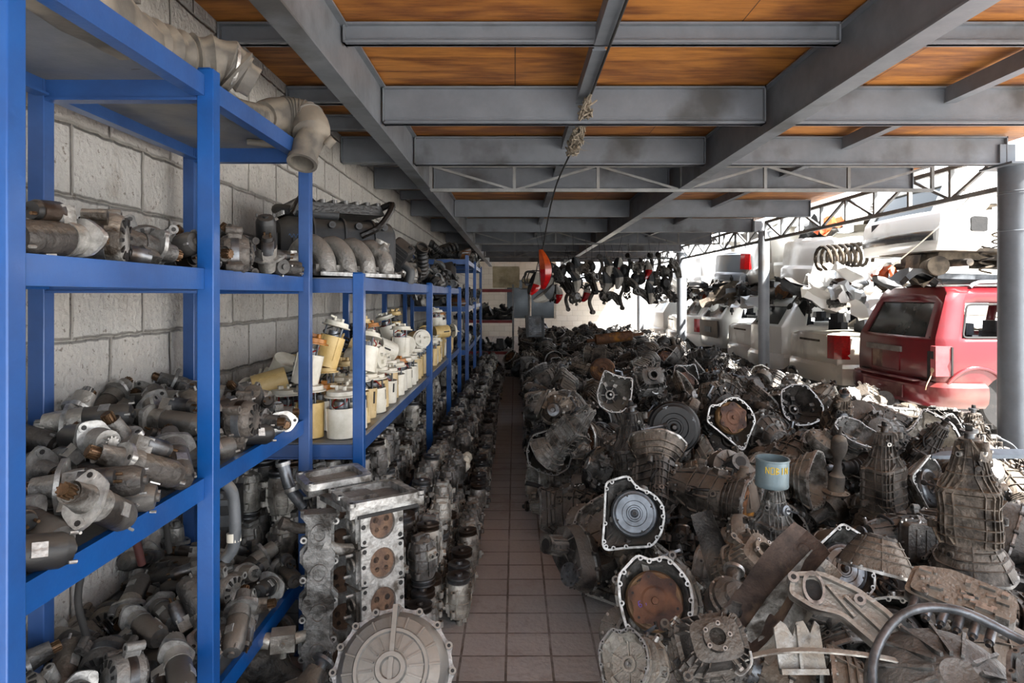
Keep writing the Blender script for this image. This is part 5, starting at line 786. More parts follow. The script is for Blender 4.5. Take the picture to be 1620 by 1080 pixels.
RACK_AT = """0 28 -296 255 358 13 45 65 -58 1 0;1 28 -251 261 354 61 57 -40 -36 1 0;2 26 -199 297 355 6 -2 68 72 1 2;3 28 -305 301 354 17 11 -68 -69 1 0;6 27 -223 313 355 49 23 63 55 1 0;7 29 -304 358 360 33 28 84 29 1 0;9 29 -211 342 359 64 47 -51 -29 1 2;10 28 -290 382 357 20 51 -38 73 1 0;12 26 -213 383 358 51 -74 -17 -39 1 2;14 26 -255 401 359 39 -1 84 36 1 0;15 29 -224 406 359 7 -46 52 70 1 1;17 26 -213 453 359 20 -60 40 -65 1 1;18 28 -227 431 358 62 -39 -66 11 1 2;21 30 -201 477 359 41 69 -13 -57 1 2;22 26 -269 497 366 43 -42 18 -76 1 0;24 30 -243 511 360 11 -44 -54 69 1 0;25 30 -212 506 360 40 -6 70 -58 1 1;27 28 -248 534 369 62 26 28 67 1 0;28 29 -222 535 366 50 48 -51 49 1 0;29 27 -197 531 367 30 -92 -20 3 1 2;32 28 -213 565 356 7 52 -42 -73 1 1;34 28 -259 589 357 42 36 53 -63 1 0;35 26 -218 592 354 60 56 -40 -37 1 1;36 29 -233 616 359 69 68 -18 9 1 0;37 26 -285 284 226 62 -49 40 44 2 0;38 28 -284 236 223 42 47 51 57 2 0;39 26 -297 254 233 15 46 -20 84 2 0;40 27 -253 273 226 7 -61 -29 72 2 0;41 26 -240 248 223 20 29 63 68 2 0;42 27 -208 266 226 60 17 -61 46 2 2;43 26 -297 314 226 3 -60 -22 76 2 0;44 29 -305 286 241 75 42 40 29 2 0;45 28 -267 307 234 25 -46 -14 83 2 0;46 27 -252 290 237 32 44 55 62 2 0;47 28 -223 307 225 9 54 -40 -72 2 2;48 28 -194 309 234 59 33 -36 63 2 2;49 26 -293 335 227 56 9 74 34 2 0;50 27 -290 344 252 53 -83 7 7 2 0;51 27 -269 330 238 87 13 -38 26 2 0;52 26 -253 350 239 67 15 71 -11 2 2;53 28 -218 348 225 39 65 -14 -62 2 2;54 26 -214 329 237 24 70 -4 -65 2 2;56 26 -306 360 239 36 2 -67 64 2 0;57 26 -252 376 226 47 -63 -15 -58 2 0;58 27 -235 371 250 4 -54 41 -72 2 2;59 28 -223 370 224 40 22 64 60 2 1;60 26 -205 359 240 83 48 -21 -15 2 2;62 26 -297 398 247 42 -58 -25 64 2 2;63 28 -267 406 229 59 -78 -11 8 2 0;64 26 -246 406 237 80 37 -18 -41 2 0;65 26 -228 393 241 2 11 23 -96 2 2;66 26 -207 407 235 77 -51 -11 34 2 2;68 27 -285 431 249 78 -29 -17 -51 2 2;69 27 -268 414 253 52 -30 -66 42 2 2;70 29 -257 441 229 14 77 -40 -45 2 0;71 28 -232 441 228 6 -60 -60 -51 2 1;72 28 -238 451 246 61 31 -58 -41 2 2;73 28 -209 433 226 48 11 -71 48 2 2;75 28 -311 472 243 58 -28 -29 -70 2 0;77 28 -255 475 244 9 -46 3 -87 2 1;78 26 -219 466 237 20 -9 95 -15 2 1;79 30 -197 480 241 8 70 -8 -70 2 2;81 26 -272 503 250 42 18 73 -49 2 2;82 26 -311 516 250 74 -44 -22 -44 2 2;84 28 -252 496 239 76 -35 -3 -54 2 0;85 27 -224 500 243 27 -18 -73 59 2 1;86 27 -206 500 226 58 20 -61 49 2 2;88 27 -292 540 245 72 -22 63 -13 2 1;90 28 -234 525 245 30 53 55 55 2 1;91 28 -209 535 229 63 -33 62 -30 2 1;93 26 -311 568 244 69 49 32 -40 2 1;94 27 -273 569 241 15 19 -72 -63 2 0;97 28 -232 574 242 89 42 -13 5 2 1;98 26 -201 571 223 67 67 17 22 2 2;99 26 -215 557 240 45 -64 -56 -23 2 2;101 28 -300 602 249 20 52 13 -81 2 2;103 27 -247 620 237 5 73 2 67 2 0;104 28 -222 608 223 40 50 48 59 2 1;125 29 -276 375 102 17 -60 76 11 3 2;126 26 -297 396 109 79 -43 42 -4 3 2;129 26 -248 380 103 63 -59 -48 5 3 2;133 26 -275 403 94 16 52 -71 42 3 2;135 29 -233 401 102 55 -33 70 29 3 2;136 27 -206 409 106 54 -59 13 57 3 2;139 26 -297 439 104 75 -12 -63 -6 3 2;140 28 -248 447 85 29 -77 -19 51 3 1;141 30 -259 424 99 34 -13 -60 -70 3 2;142 26 -207 440 99 61 -12 21 -74 3 1;143 30 -297 468 88 57 0 51 63 3 2;144 26 -268 476 84 9 58 -37 -70 3 0;145 28 -256 457 106 40 -68 3 59 3 2;146 26 -217 463 108 2 -80 49 -32 3 2;147 26 -224 470 84 11 52 -43 71 3 0;148 30 -303 500 87 64 -70 6 29 3 2;149 28 -284 494 103 18 6 78 -58 3 2;150 29 -253 504 87 56 -27 65 -42 3 0;151 28 -255 482 103 69 -55 -44 7 3 2;152 27 -235 494 105 5 -43 36 81 3 0;153 27 -216 491 84 56 19 62 -50 3 1;154 28 -197 478 101 84 -48 -17 -12 3 2;155 29 -293 527 87 12 20 87 -41 3 0;156 26 -297 542 99 57 11 -78 -20 3 2;157 28 -311 563 109 35 -51 -60 -48 3 2;158 27 -248 533 86 58 40 -69 -9 3 0;159 27 -250 532 105 38 41 45 69 3 2;160 26 -213 526 84 75 -14 62 -13 3 2;161 29 -224 515 102 25 57 -47 -61 3 2;163 26 -273 571 100 58 35 61 37 3 2;165 27 -237 572 92 42 -32 53 -64 3 1;166 27 -207 564 85 55 -72 30 26 3 2;168 27 -307 606 101 5 1 -1 99 3 2;169 28 -287 596 95 89 40 -17 -7 3 0;170 27 -235 608 89 38 -50 -25 -72 3 2;171 28 -260 603 91 84 49 -8 -16 3 1;172 26 -209 606 81 25 20 -67 -66 3 2;173 37 -279 691 187 18 0 0 -97 4 0;174 35 -272 696 233 26 44 42 74 4 2;175 34 -239 696 187 87 0 0 -47 4 1;178 34 -238 729 187 66 0 0 -73 4 0;179 34 -255 713 209 75 -33 -40 39 4 0;180 34 -247 729 260 15 -95 -5 23 4 2;181 35 -284 749 187 82 0 0 -55 4 0;185 35 -278 817 245 62 31 65 28 4 0;186 34 -242 798 187 78 0 0 61 4 0;187 34 -253 789 218 80 15 -54 17 4 0;191 35 -220 814 187 64 0 0 -75 4 0;196 34 -280 879 231 84 10 47 -21 4 0;200 37 -238 907 187 85 0 0 -50 4 0;201 36 -311 890 249 4 -97 -17 -5 4 0;203 36 -297 995 246 10 72 -54 41 4 0;206 36 -228 925 249 3 -62 -77 -6 4 0;210 36 -232 1013 193 12 34 -9 -92 4 0;229 42 -298 1268 239 19 -68 69 -10 5 0;236 41 -260 1439 235 68 59 37 -16 5 0;245 42 -213 994 378 59 -43 66 -11 7 0;246 40 -199 946 354 93 -1 1 -35 7 0;247 41 -169 941 383 25 35 68 -57 7 2;251 38 -191 1059 367 33 44 -63 53 7 0;252 29 -160 1021 360 32 42 59 60 7 0;255 30 -173 1095 361 20 2 89 -37 7 0;259 38 -175 1118 382 45 -72 -51 5 7 2;262 42 -190 1182 384 59 -72 30 14 7 0;265 29 -193 1242 362 82 -46 8 30 7 0;266 38 -178 1242 386 34 -25 89 -12 7 1;269 38 -177 1315 358 56 -46 -53 -43 7 0;272 39 -180 1377 365 31 -21 65 -64 7 0;274 42 -231 1387 370 28 42 35 77 7 0;275 39 -164 1433 370 84 -44 -27 -5 7 0;276 29 -158 1388 361 34 38 39 75 7 0;279 38 -197 1460 369 40 30 71 -47 7 0;280 40 -164 1481 378 89 25 30 -19 7 0;285 38 -196 1529 358 18 -69 -14 -68 7 0;289 41 -178 1580 370 5 -33 -92 13 7 0;292 39 -158 1644 357 48 -61 38 49 7 0;297 29 -157 1693 361 28 36 81 35 7 0;298 41 -173 1672 386 15 -6 36 91 7 1;315 14 -213 557 23 66 -34 -44 49 9 2;317 14 -162 478 28 47 79 -37 -1 9 2;319 40 -268 1875 443 54 -21 -2 80 10 0;320 40 -230 1872 437 14 0 -1 98 10 0;321 16 -155 1880 454 24 4 -1 -96 10 0;322 38 -191 1837 456 79 -13 -54 20 10 1;323 38 -261 1905 457 51 -7 -69 48 10 0;324 39 -211 1929 448 13 -26 -71 62 10 0;325 16 -156 1932 457 20 -23 -4 94 10 0;326 42 -204 1927 466 58 78 -11 -17 10 1;327 42 -282 1936 440 33 -69 -10 -62 10 0;336 29 -139 2082 443 53 46 -52 -46 10 0;347 38 -155 2268 445 43 -64 30 54 10 0;350 43 -170 2334 440 15 59 -38 68 10 0;353 38 -169 2370 463 33 -32 65 -59 10 0;359 22 -160 2459 436 10 0 0 99 10 0;363 43 -171 2530 440 69 -67 -21 10 10 0;364 43 -273 1875 310 55 -18 -68 -43 10 1;365 39 -223 1852 317 66 -58 -39 24 10 0;366 16 -161 1855 301 1 39 -91 0 10 0;368 42 -202 1909 323 3 -52 -47 70 10 0;370 38 -153 1935 333 10 -14 -71 66 10 0;376 41 -200 2007 337 3 46 76 -43 10 0;377 41 -156 2031 325 20 62 39 -63 10 0;383 43 -171 2162 326 66 -56 42 24 10 0;389 42 -183 2277 310 51 -58 39 -47 10 0;393 39 -164 2311 313 36 -70 0 -60 10 0;396 42 -156 2350 327 19 53 45 -68 10 0;399 41 -168 2429 327 65 -14 -62 38 10 0;403 38 -155 2481 333 8 -21 62 -74 10 0;407 22 -150 2540 329 10 86 19 43 10 0;410 42 -186 1867 205 70 22 -47 -47 10 0;413 39 -174 1892 189 25 -68 -16 -65 10 0;414 43 -184 1952 204 54 73 -36 18 10 0;417 43 -141 1984 208 43 38 59 -55 10 0;419 22 -210 2049 204 37 -27 -87 -10 10 0;420 41 -159 2047 199 80 0 0 58 10 0;423 22 -155 2108 195 2 42 88 -16 10 0;424 43 -310 2203 212 58 68 -33 28 10 0;429 39 -139 2206 190 57 -53 45 40 10 0;438 38 -222 2350 212 33 -84 9 -39 10 0;439 38 -172 2397 206 24 -75 -25 55 10 0;442 38 -150 2448 213 71 -68 10 -7 10 0;445 39 -169 2483 198 30 -38 -58 64 10 0;448 40 -156 2568 187 61 -1 -1 78 10 0;451 40 -182 1877 66 59 -17 20 -75 10 0;455 22 -155 1939 69 22 -37 -89 -7 10 0;461 16 -183 2045 77 92 1 -36 -5 10 0;468 42 -177 2131 60 35 -44 54 -60 10 0;471 43 -231 2174 95 27 78 52 15 10 0;474 38 -195 2280 78 55 -15 68 -45 10 0;477 39 -167 2310 67 59 -46 -52 39 10 0;480 43 -153 2357 60 4 -28 -64 -70 10 0;486 41 -175 2485 70 0 93 -33 0 10 0;489 42 -273 2515 76 57 -77 24 4 10 0;490 38 -190 3124 247 35 -72 -36 46 11 0;491 38 -113 3114 240 74 -16 58 -26 11 0;492 38 -54 3144 227 12 68 -16 69 11 0;493 38 -55 3123 266 57 -25 64 -43 11 0;494 42 -243 3198 227 53 30 -65 -43 11 0;495 41 -169 3181 241 25 -73 10 62 11 0;497 41 -131 3167 250 22 -79 -17 52 11 0;500 42 -201 3238 235 23 57 53 58 11 0;501 43 -157 3206 249 59 31 -15 72 11 0;502 41 -115 3228 239 45 -31 -65 -51 11 0;503 41 -81 3270 241 82 -32 15 -43 11 0;504 42 -45 3262 257 33 77 48 21 11 0;505 29 -191 3137 84 4 68 -57 -44 11 0;506 42 -128 3152 80 10 -22 -66 -69 11 0;507 30 -86 3140 84 39 -89 8 18 11 0;509 39 -187 3170 85 49 6 64 -58 11 0;510 40 -218 3168 85 84 -1 -23 48 11 0;511 42 -150 3194 102 6 8 82 55 11 0;512 39 -115 3221 88 21 -12 69 -67 11 0;513 41 -73 3177 98 41 -59 52 44 11 0;516 41 -128 3287 84 44 43 -57 -53 11 0;517 41 -67 3233 95 58 -52 52 33 11 0;518 41 -29 3299 98 15 -69 52 -46 11 0;520 3 -274 2698 46 71 51 -20 -41 12 0;522 23 -8 2747 6 99 0 0 6 12 0;523 1 -205 2956 35 58 -50 -40 -48 12 0;524 4 -146 2756 60 68 33 10 63 12 0;525 1 -88 2775 31 35 49 -46 64 12 0;526 0 20 2766 34 5 17 61 -76 12 0;527 15 8 2709 28 29 -21 45 81 12 0;529 3 -310 2918 36 51 57 -40 -48 12 0;531 1 -27 2854 71 75 40 -14 -49 12 1;534 6 -161 3044 32 27 -74 -5 -60 12 0;535 0 -9 3043 34 13 4 69 70 12 0;536 3 22 2943 69 99 0 0 -2 12 0;541 31 -122 609 38 0 25 96 3 8 0;542 31 -122 610 89 4 62 -77 0 8 0;543 32 -87 612 38 2 74 66 0 8 1;544 33 -119 642 38 -3 20 97 1 8 0;545 31 -118 638 89 -2 67 73 0 8 0;546 31 -88 642 38 -2 13 -98 -2 8 2;547 33 -89 646 63 44 2 0 -89 8 2;548 33 -122 676 38 0 84 -53 -2 8 0;549 31 -122 673 63 96 2 -1 25 8 0;550 32 -86 673 38 -3 11 98 1 8 1;551 32 -88 678 89 3 64 75 -1 8 2;552 32 -57 676 38 -2 79 -60 -2 8 2;553 32 -117 706 38 0 62 77 4 8 1;554 31 -117 708 89 -2 35 -93 -3 8 1;555 31 -91 709 38 2 70 -70 -2 8 0;556 31 -91 707 63 99 0 3 -7 8 1;557 31 -59 705 38 0 62 -77 1 8 1;559 33 -118 738 89 1 88 46 -3 8 0;560 32 -89 736 38 2 23 96 -3 8 1;561 32 -59 743 38 -1 58 80 2 8 1;563 33 -118 769 63 50 -2 -3 -86 8 0;564 33 -89 771 38 1 47 -87 3 8 1;565 31 -87 769 63 98 1 3 16 8 2;567 33 -119 804 63 90 0 -3 -41 8 0;568 32 -90 803 38 -2 59 -79 3 8 0;569 32 -57 807 38 4 59 80 1 8 2;571 33 -117 837 89 1 49 -86 1 8 1;572 32 -89 836 12 2 1 -3 -99 8 0;573 32 -91 834 63 99 1 0 6 8 2;574 32 -60 839 12 93 0 1 33 8 1;576 31 -120 866 63 40 1 1 -90 8 0;577 33 -88 870 38 -3 60 79 -1 8 0;578 32 -61 868 12 85 -1 2 -51 8 1;580 31 -88 902 12 10 -1 3 98 8 0;581 33 -91 901 63 87 -3 1 48 8 1;582 33 -58 905 12 85 -2 -1 -51 8 1;584 32 -123 931 63 90 2 0 -41 8 1;585 32 -91 931 12 94 2 4 32 8 0;586 31 -57 934 12 20 1 0 -97 8 1;588 31 -121 967 89 4 83 -54 1 8 1;589 32 -87 968 12 45 -2 -2 -88 8 1;590 33 -86 969 63 76 -1 1 64 8 1;592 31 -121 1000 63 96 -1 0 -24 8 1;593 31 -88 997 12 93 -2 -3 33 8 0;594 33 -91 999 63 52 3 0 84 8 1;595 31 -56 1002 38 -2 95 27 -3 8 1;597 32 -122 1032 63 99 1 2 -7 8 0;598 32 -92 1029 38 -3 12 -98 -3 8 0;599 33 -56 1030 38 -1 98 14 0 8 1;601 33 -117 1066 63 92 -4 1 37 8 1;602 33 -87 1067 38 0 70 -70 2 8 0;603 31 -57 1062 38 0 95 -27 3 8 0;605 33 -122 1096 89 -2 28 95 -3 8 0;606 33 -90 1098 38 2 94 -30 2 8 0;607 31 -57 1093 12 49 1 4 -86 8 0;609 32 -120 1132 89 -2 35 -93 -2 8 1;610 33 -89 1130 12 53 0 4 -84 8 0;611 33 -88 1130 63 95 2 -1 29 8 1;612 31 -56 1129 38 0 62 -77 4 8 1;614 33 -91 1158 12 90 0 0 -42 8 0;615 32 -90 1157 63 79 -2 0 -59 8 0;616 31 -61 1162 38 2 17 98 1 8 0;618 32 -89 1190 38 0 42 -90 2 8 0;619 33 -60 1189 12 24 -2 0 96 8 0;621 32 -123 1228 89 -1 87 48 3 8 1;622 32 -87 1223 38 2 97 -20 1 8 0;623 33 -89 1225 63 87 1 3 47 8 1;624 31 -60 1224 12 41 1 0 90 8 0;626 33 -119 1254 63 18 3 2 97 8 0;627 32 -91 1259 38 -3 89 43 0 8 0;628 32 -89 1260 89 -2 14 -98 -3 8 0;629 31 -57 1261 38 1 96 -23 3 8 0;631 33 -123 1286 89 0 28 -95 0 8 0;632 31 -91 1288 12 42 -4 1 -90 8 0;633 33 -87 1294 63 40 1 0 -90 8 0;635 32 -119 1327 89 0 4 99 1 8 0;636 33 -89 1324 12 57 1 0 -81 8 0;637 32 -88 1325 63 81 -1 -1 -57 8 0;638 31 -57 1324 12 42 2 0 90 8 1;640 31 -123 1351 63 97 -4 0 17 8 0;641 33 -90 1356 38 -2 97 -21 -3 8 0;643 31 -122 1387 63 88 1 -3 -46 8 0;644 31 -89 1388 12 93 0 2 -33 8 0;645 32 -59 1390 38 3 97 -19 2 8 0;647 33 -118 1419 89 0 99 -4 3 8 0;648 33 -91 1423 38 0 98 11 3 8 0;649 33 -87 1421 63 99 -2 -2 -7 8 1;650 33 -59 1419 12 4 2 3 -99 8 0;652 32 -119 1453 63 60 0 4 78 8 0;653 33 -88 1451 12 31 -1 2 94 8 0;654 32 -59 1453 12 46 1 2 88 8 0;656 33 -89 1483 38 2 76 63 2 8 0;658 33 -122 1513 63 96 -1 0 24 8 0;659 32 -86 1518 12 18 -1 -1 -97 8 0;660 32 -62 1519 38 -3 74 66 1 8 0;662 33 -119 1550 89 2 11 -98 2 8 0;663 33 -87 1550 12 69 0 1 -71 8 0;664 33 -90 1550 89 -2 80 58 0 8 1;665 33 -61 1552 12 93 3 0 -33 8 0;667 31 -123 1582 89 -1 51 85 1 8 0;669 32 -88 1583 63 45 0 4 88 8 0;670 32 -61 1584 38 1 74 65 4 8 0;672 31 -87 1616 12 72 1 -1 -68 8 0;673 33 -88 1612 89 -3 88 46 -2 8 0;674 33 -61 1613 12 47 1 0 -87 8 0;676 33 -88 1645 38 -1 11 -98 -1 8 0;677 32 -89 1649 63 99 1 2 10 8 0;678 32 -57 1649 38 3 96 -25 -2 8 0;680 31 -118 1681 63 60 0 -1 79 8 0;682 32 -62 1681 38 -3 1 -99 2 8 0;684 33 -120 1715 63 72 3 -1 -68 8 0;685 32 -87 1711 12 72 1 -3 -68 8 0;687 33 -121 1746 63 91 0 0 39 8 0;690 33 -118 1775 63 85 1 -2 -51 8 0;691 32 -89 1779 38 1 23 -96 -2 8 0;692 32 -86 1776 89 -1 95 27 0 8 1;694 32 -122 1809 89 0 45 -88 -2 8 0;696 33 -90 1808 63 97 0 0 -18 8 0;697 32 -61 1811 38 0 49 86 -3 8 0;699 33 -122 1840 63 59 -3 1 79 8 0;700 31 -91 1843 12 52 -2 3 84 8 0;702 31 -120 1875 89 4 92 36 -2 8 0;703 32 -90 1877 38 -1 75 -65 3 8 0;704 33 -91 1877 63 13 0 3 98 8 0;706 31 -119 1902 63 61 2 3 78 8 0;707 31 -89 1906 12 13 -1 -2 -98 8 0;708 33 -88 1907 89 0 89 -44 -3 8 0;710 33 -122 1940 89 0 76 63 3 8 0;712 32 -61 1941 38 0 73 -67 -2 8 0;714 32 -118 1971 63 93 2 -3 -34 8 0;716 31 -61 1971 12 91 -2 -2 -40 8 0;719 31 -87 2006 63 49 -2 2 -86 8 0;721 32 -119 2036 89 -2 48 87 -1 8 0;723 33 -90 2037 89 3 71 -69 1 8 0;724 33 -59 2037 12 98 2 -1 -14 8 0;727 32 -92 2068 89 -3 96 -24 0 8 0;729 31 -122 2099 89 -1 88 45 3 8 0;731 31 -88 2097 63 40 -2 -2 90 8 0;732 33 -59 2104 38 4 82 55 -2 8 0;735 32 -91 2132 63 90 1 0 42 8 0;736 33 -59 2130 38 -1 98 -17 -1 8 0;738 33 -121 2168 63 99 -3 -1 -7 8 0;739 33 -89 2169 12 5 -2 3 99 8 0;742 31 -91 2198 63 98 2 -3 -13 8 0;743 32 -58 2196 38 -3 84 52 1 8 0;745 33 -119 2229 89 2 79 -60 2 8 0;746 32 -86 2230 12 52 -4 0 -84 8 0;747 31 -88 2228 63 71 -1 -4 -69 8 0;748 31 -58 2233 12 10 -2 -1 -98 8 0;750 32 -121 2261 89 0 55 -82 3 8 0;752 32 -92 2259 63 98 1 -3 -13 8 0;753 31 -58 2263 12 61 1 -4 78 8 0;756 33 -90 2298 89 2 99 -6 -1 8 0;760 33 -122 2359 63 53 1 -3 -84 8 0;761 33 -88 2363 38 0 26 -96 -1 8 0;762 33 -91 2357 89 0 73 -67 4 8 0;764 32 -117 2394 63 85 -1 -4 -51 8 0;767 32 -120 2424 89 -3 68 72 -1 8 0;769 31 -86 2422 63 56 1 -3 82 8 0;770 31 -62 2421 12 99 0 -1 -4 8 0;772 33 -120 2458 89 -1 76 63 -3 8 0;774 31 -88 2458 89 -3 3 -99 2 8 0;775 31 -56 2455 38 3 47 -87 1 8 0;782 32 -123 2552 63 67 2 0 -73 8 0;784 33 -88 2554 63 31 0 1 94 8 0;785 32 -60 2555 38 3 16 -98 -3 8 0;787 31 -118 2587 89 -2 19 -97 -1 8 0;789 31 -87 2584 63 56 3 0 82 8 0;791 31 -118 2617 89 0 99 3 -2 8 0;793 33 -61 2619 38 0 28 -95 0 8 0;795 32 -117 2650 89 2 94 29 3 8 0;797 31 -88 2651 63 97 -3 1 -20 8 0;800 33 -61 2685 12 13 3 -1 -98 8 0;802 33 -121 2712 89 4 62 -77 0 8 0;804 33 -91 2715 63 24 -1 -1 -96 8 0;806 33 -201 667 69 28 0 -2 -95 6 0;807 32 -232 671 69 80 -4 0 58 6 2;808 32 -233 666 146 0 35 -93 2 6 2;809 31 -267 670 69 82 1 0 56 6 2;810 31 -266 668 120 61 -2 -2 -78 6 2;812 31 -203 702 69 79 -1 -1 59 6 0;813 33 -205 701 120 92 -1 -4 36 6 1;814 31 -234 702 69 66 1 -2 74 6 1;815 33 -237 705 146 3 81 57 0 6 1;816 33 -269 706 69 22 -1 1 97 6 1;817 33 -265 706 146 0 84 -52 3 6 1;818 31 -173 735 69 36 1 -3 -92 6 0;819 31 -170 733 146 0 87 -48 4 6 1;821 31 -203 734 146 -1 90 40 -3 6 0;822 32 -236 738 69 19 2 2 -97 6 0;823 33 -231 737 146 0 49 -86 3 6 0;825 32 -263 732 120 80 -3 -1 59 6 0;826 31 -169 769 95 1 90 42 -2 6 0;828 32 -235 768 69 99 0 -2 1 6 0;832 31 -172 805 69 65 3 0 75 6 0;833 33 -168 805 146 2 38 91 1 6 2;839 31 -169 833 69 55 1 5 -82 6 0;840 32 -168 832 120 71 2 -3 -69 6 1;841 32 -202 834 69 99 1 2 -8 6 0;842 31 -199 835 120 82 2 -2 -55 6 0;847 31 -168 871 95 3 67 -73 0 6 0;848 33 -168 866 120 31 2 2 94 6 1;849 32 -203 870 69 53 -3 0 83 6 0;854 33 -170 903 95 4 53 84 1 6 0;855 31 -172 898 120 97 3 1 19 6 0;861 33 -170 935 95 0 47 -87 -2 6 1;863 32 -201 938 120 28 -1 0 -95 6 0;868 33 -169 970 69 93 -2 3 -33 6 1;874 32 -168 1003 69 99 -3 1 -1 6 1;876 33 -203 1000 146 3 49 -86 -1 6 0;880 33 -170 1035 95 0 73 67 2 6 1;881 32 -200 1036 95 -1 99 4 2 6 0;886 32 -170 1063 69 37 -2 4 92 6 1;887 31 -202 1065 95 3 94 30 -1 6 0;892 31 -172 1100 69 6 0 2 -99 6 0;893 32 -170 1102 146 0 99 -2 -3 6 2;894 31 -200 1097 69 69 -1 -3 -71 6 0;897 33 -168 1134 69 94 -2 -3 -32 6 1;898 33 -199 1135 69 42 1 3 90 6 0;899 32 -200 1135 120 43 2 -2 89 6 1;900 32 -231 1135 69 90 3 -1 -41 6 0;901 31 -235 1129 146 3 98 13 1 6 0;904 32 -171 1166 95 -2 96 25 0 6 0;905 33 -201 1162 95 -3 26 95 3 6 0;907 33 -236 1162 69 15 1 0 -98 6 0;908 33 -235 1161 146 0 11 98 3 6 0;911 32 -168 1202 69 47 3 1 87 6 0;914 31 -236 1196 95 -1 95 27 -2 6 0;918 32 -173 1230 69 36 0 1 -92 6 0;924 32 -170 1261 69 99 -2 2 5 6 0;925 31 -202 1262 69 57 0 0 -81 6 0;930 33 -171 1294 69 26 0 -2 95 6 0;931 31 -202 1300 95 -2 99 -9 -1 6 0;935 33 -170 1332 95 -3 94 32 1 6 0;936 32 -173 1330 120 24 3 0 96 6 1;937 31 -204 1332 95 0 9 -99 2 6 0;939 31 -232 1330 146 2 19 -97 1 6 0;942 31 -173 1361 95 -1 50 85 0 6 0;943 32 -203 1363 69 43 -2 0 -89 6 0;945 32 -232 1363 146 0 92 36 -3 6 0;948 33 -173 1396 69 46 -2 0 88 6 0;949 31 -170 1396 120 65 1 0 75 6 0;950 33 -205 1399 69 68 1 0 72 6 0;951 33 -204 1394 146 -3 86 49 0 6 0;952 31 -235 1399 69 48 -1 0 -86 6 0;956 33 -171 1427 69 45 1 3 88 6 0;957 32 -202 1427 95 4 68 72 0 6 0;958 33 -234 1429 69 8 -3 -3 99 6 0;961 31 -168 1463 95 1 83 -53 3 6 0;967 31 -171 1494 69 74 -2 -3 66 6 0;969 33 -203 1493 120 56 1 1 -81 6 0;974 32 -169 1528 95 0 96 -26 2 6 0;981 32 -172 1559 69 99 -2 -1 0 6 0;983 32 -201 1563 120 42 1 0 -90 6 0;988 33 -169 1596 69 66 1 4 -73 6 0;989 31 -168 1597 120 13 1 -2 98 6 1;991 33 -204 1592 120 36 -1 0 92 6 0;996 32 -172 1628 95 2 66 -74 2 6 0;1001 31 -172 1661 95 0 36 -92 -2 6 0;1002 31 -201 1658 95 -2 90 -42 0 6 0;1007 31 -171 1693 69 90 -2 1 -41 6 0;1009 32 -202 1693 146 0 94 30 0 6 0;1014 33 -171 1724 95 3 40 -91 2 6 0;1015 32 -171 1724 146 3 96 -25 2 6 0;1022 32 -170 1761 69 94 4 1 -32 6 0;1023 32 -168 1756 146 -2 46 -88 -2 6 0;1030 34 -172 667 190 2 1 1 -99 4 2;1031 35 -204 666 190 13 0 0 -98 4 2;1032 37 -210 667 242 16 -10 -3 -97 4 2;1033 34 -171 706 190 61 -2 -1 78 4 1;1034 37 -207 702 190 65 0 2 75 4 1;1035 35 -173 737 190 95 0 -2 -27 4 1;1036 36 -207 738 190 11 -1 1 98 4 1;1037 35 -210 737 252 26 -14 -5 -95 4 2;1038 35 -174 773 190 96 0 2 -25 4 1;1039 34 -176 772 242 76 -7 11 62 4 2;1040 34 -207 776 190 73 0 2 67 4 1;1041 34 -171 810 190 99 2 -1 2 4 2;1042 36 -206 811 190 33 2 0 -93 4 1;1043 35 -173 845 190 92 2 0 -37 4 1;1044 34 -208 845 190 81 0 2 -56 4 0;1045 34 -210 848 249 57 53 41 44 4 1;1046 34 -171 881 190 94 0 2 -30 4 1;1047 36 -176 880 249 55 46 -32 -60 4 1;1049 34 -210 884 249 10 5 67 72 4 0;1050 35 -173 917 190 97 -1 -2 17 4 1;1052 36 -210 920 237 30 0 -1 -94 4 0;1053 34 -172 951 190 63 2 -1 76 4 1;1054 34 -176 953 249 76 53 -18 -29 4 1;1056 37 -172 988 190 20 2 0 -97 4 1;1058 37 -210 990 242 9 5 -1 -98 4 0;1059 34 -172 1023 190 99 2 0 -1 4 1;1060 34 -176 1025 237 21 -2 -2 -97 4 2;1062 34 -171 1059 190 14 2 1 98 4 1;1064 34 -173 1094 190 7 -2 -1 99 4 0;1065 34 -176 1095 249 11 25 -63 -72 4 0;1067 35 -172 1132 190 38 1 0 91 4 1;1069 34 -210 1134 252 28 14 3 -94 4 1;1070 35 -173 1167 190 49 0 0 86 4 0;1071 35 -176 1165 254 71 65 17 13 4 1;1073 36 -210 1164 242 86 3 3 -48 4 1;1074 35 -172 1203 190 61 2 -1 -78 4 0;1075 35 -174 1238 190 84 1 1 -52 4 0;1076 35 -174 1274 190 22 0 1 -97 4 0;1077 36 -176 1270 254 72 -67 2 6 4 0;1078 36 -172 1310 190 40 0 0 91 4 0;1079 35 -170 1343 190 58 1 1 80 4 1;1080 34 -173 1379 190 99 2 -1 7 4 0;1081 35 -170 1414 190 99 -1 0 -7 4 0;1082 34 -173 1452 190 76 0 -2 -63 4 0;1083 35 -176 1455 249 63 -60 31 -36 4 1;1084 36 -173 1486 190 97 0 1 21 4 0;1085 34 -176 1489 252 19 0 -1 -97 4 1;1086 36 -172 1522 190 97 0 2 17 4 0;1087 37 -174 1557 190 10 -1 2 99 4 0;1088 34 -176 1558 238 8 -5 2 99 4 0;1090 35 -176 1593 249 48 -41 -53 55 4 0;1091 35 -170 1627 190 96 -1 -2 23 4 0;1092 37 -176 1632 242 45 12 4 -87 4 0;1093 35 -170 1664 190 53 0 1 -83 4 0;1095 35 -174 1735 190 82 -1 1 -55 4 0"""
from mathutils import Quaternion
HEROES = [place(k, M, lb, ct) for k, M, lb, ct in HERO]
PILED = []; o_cl = {}
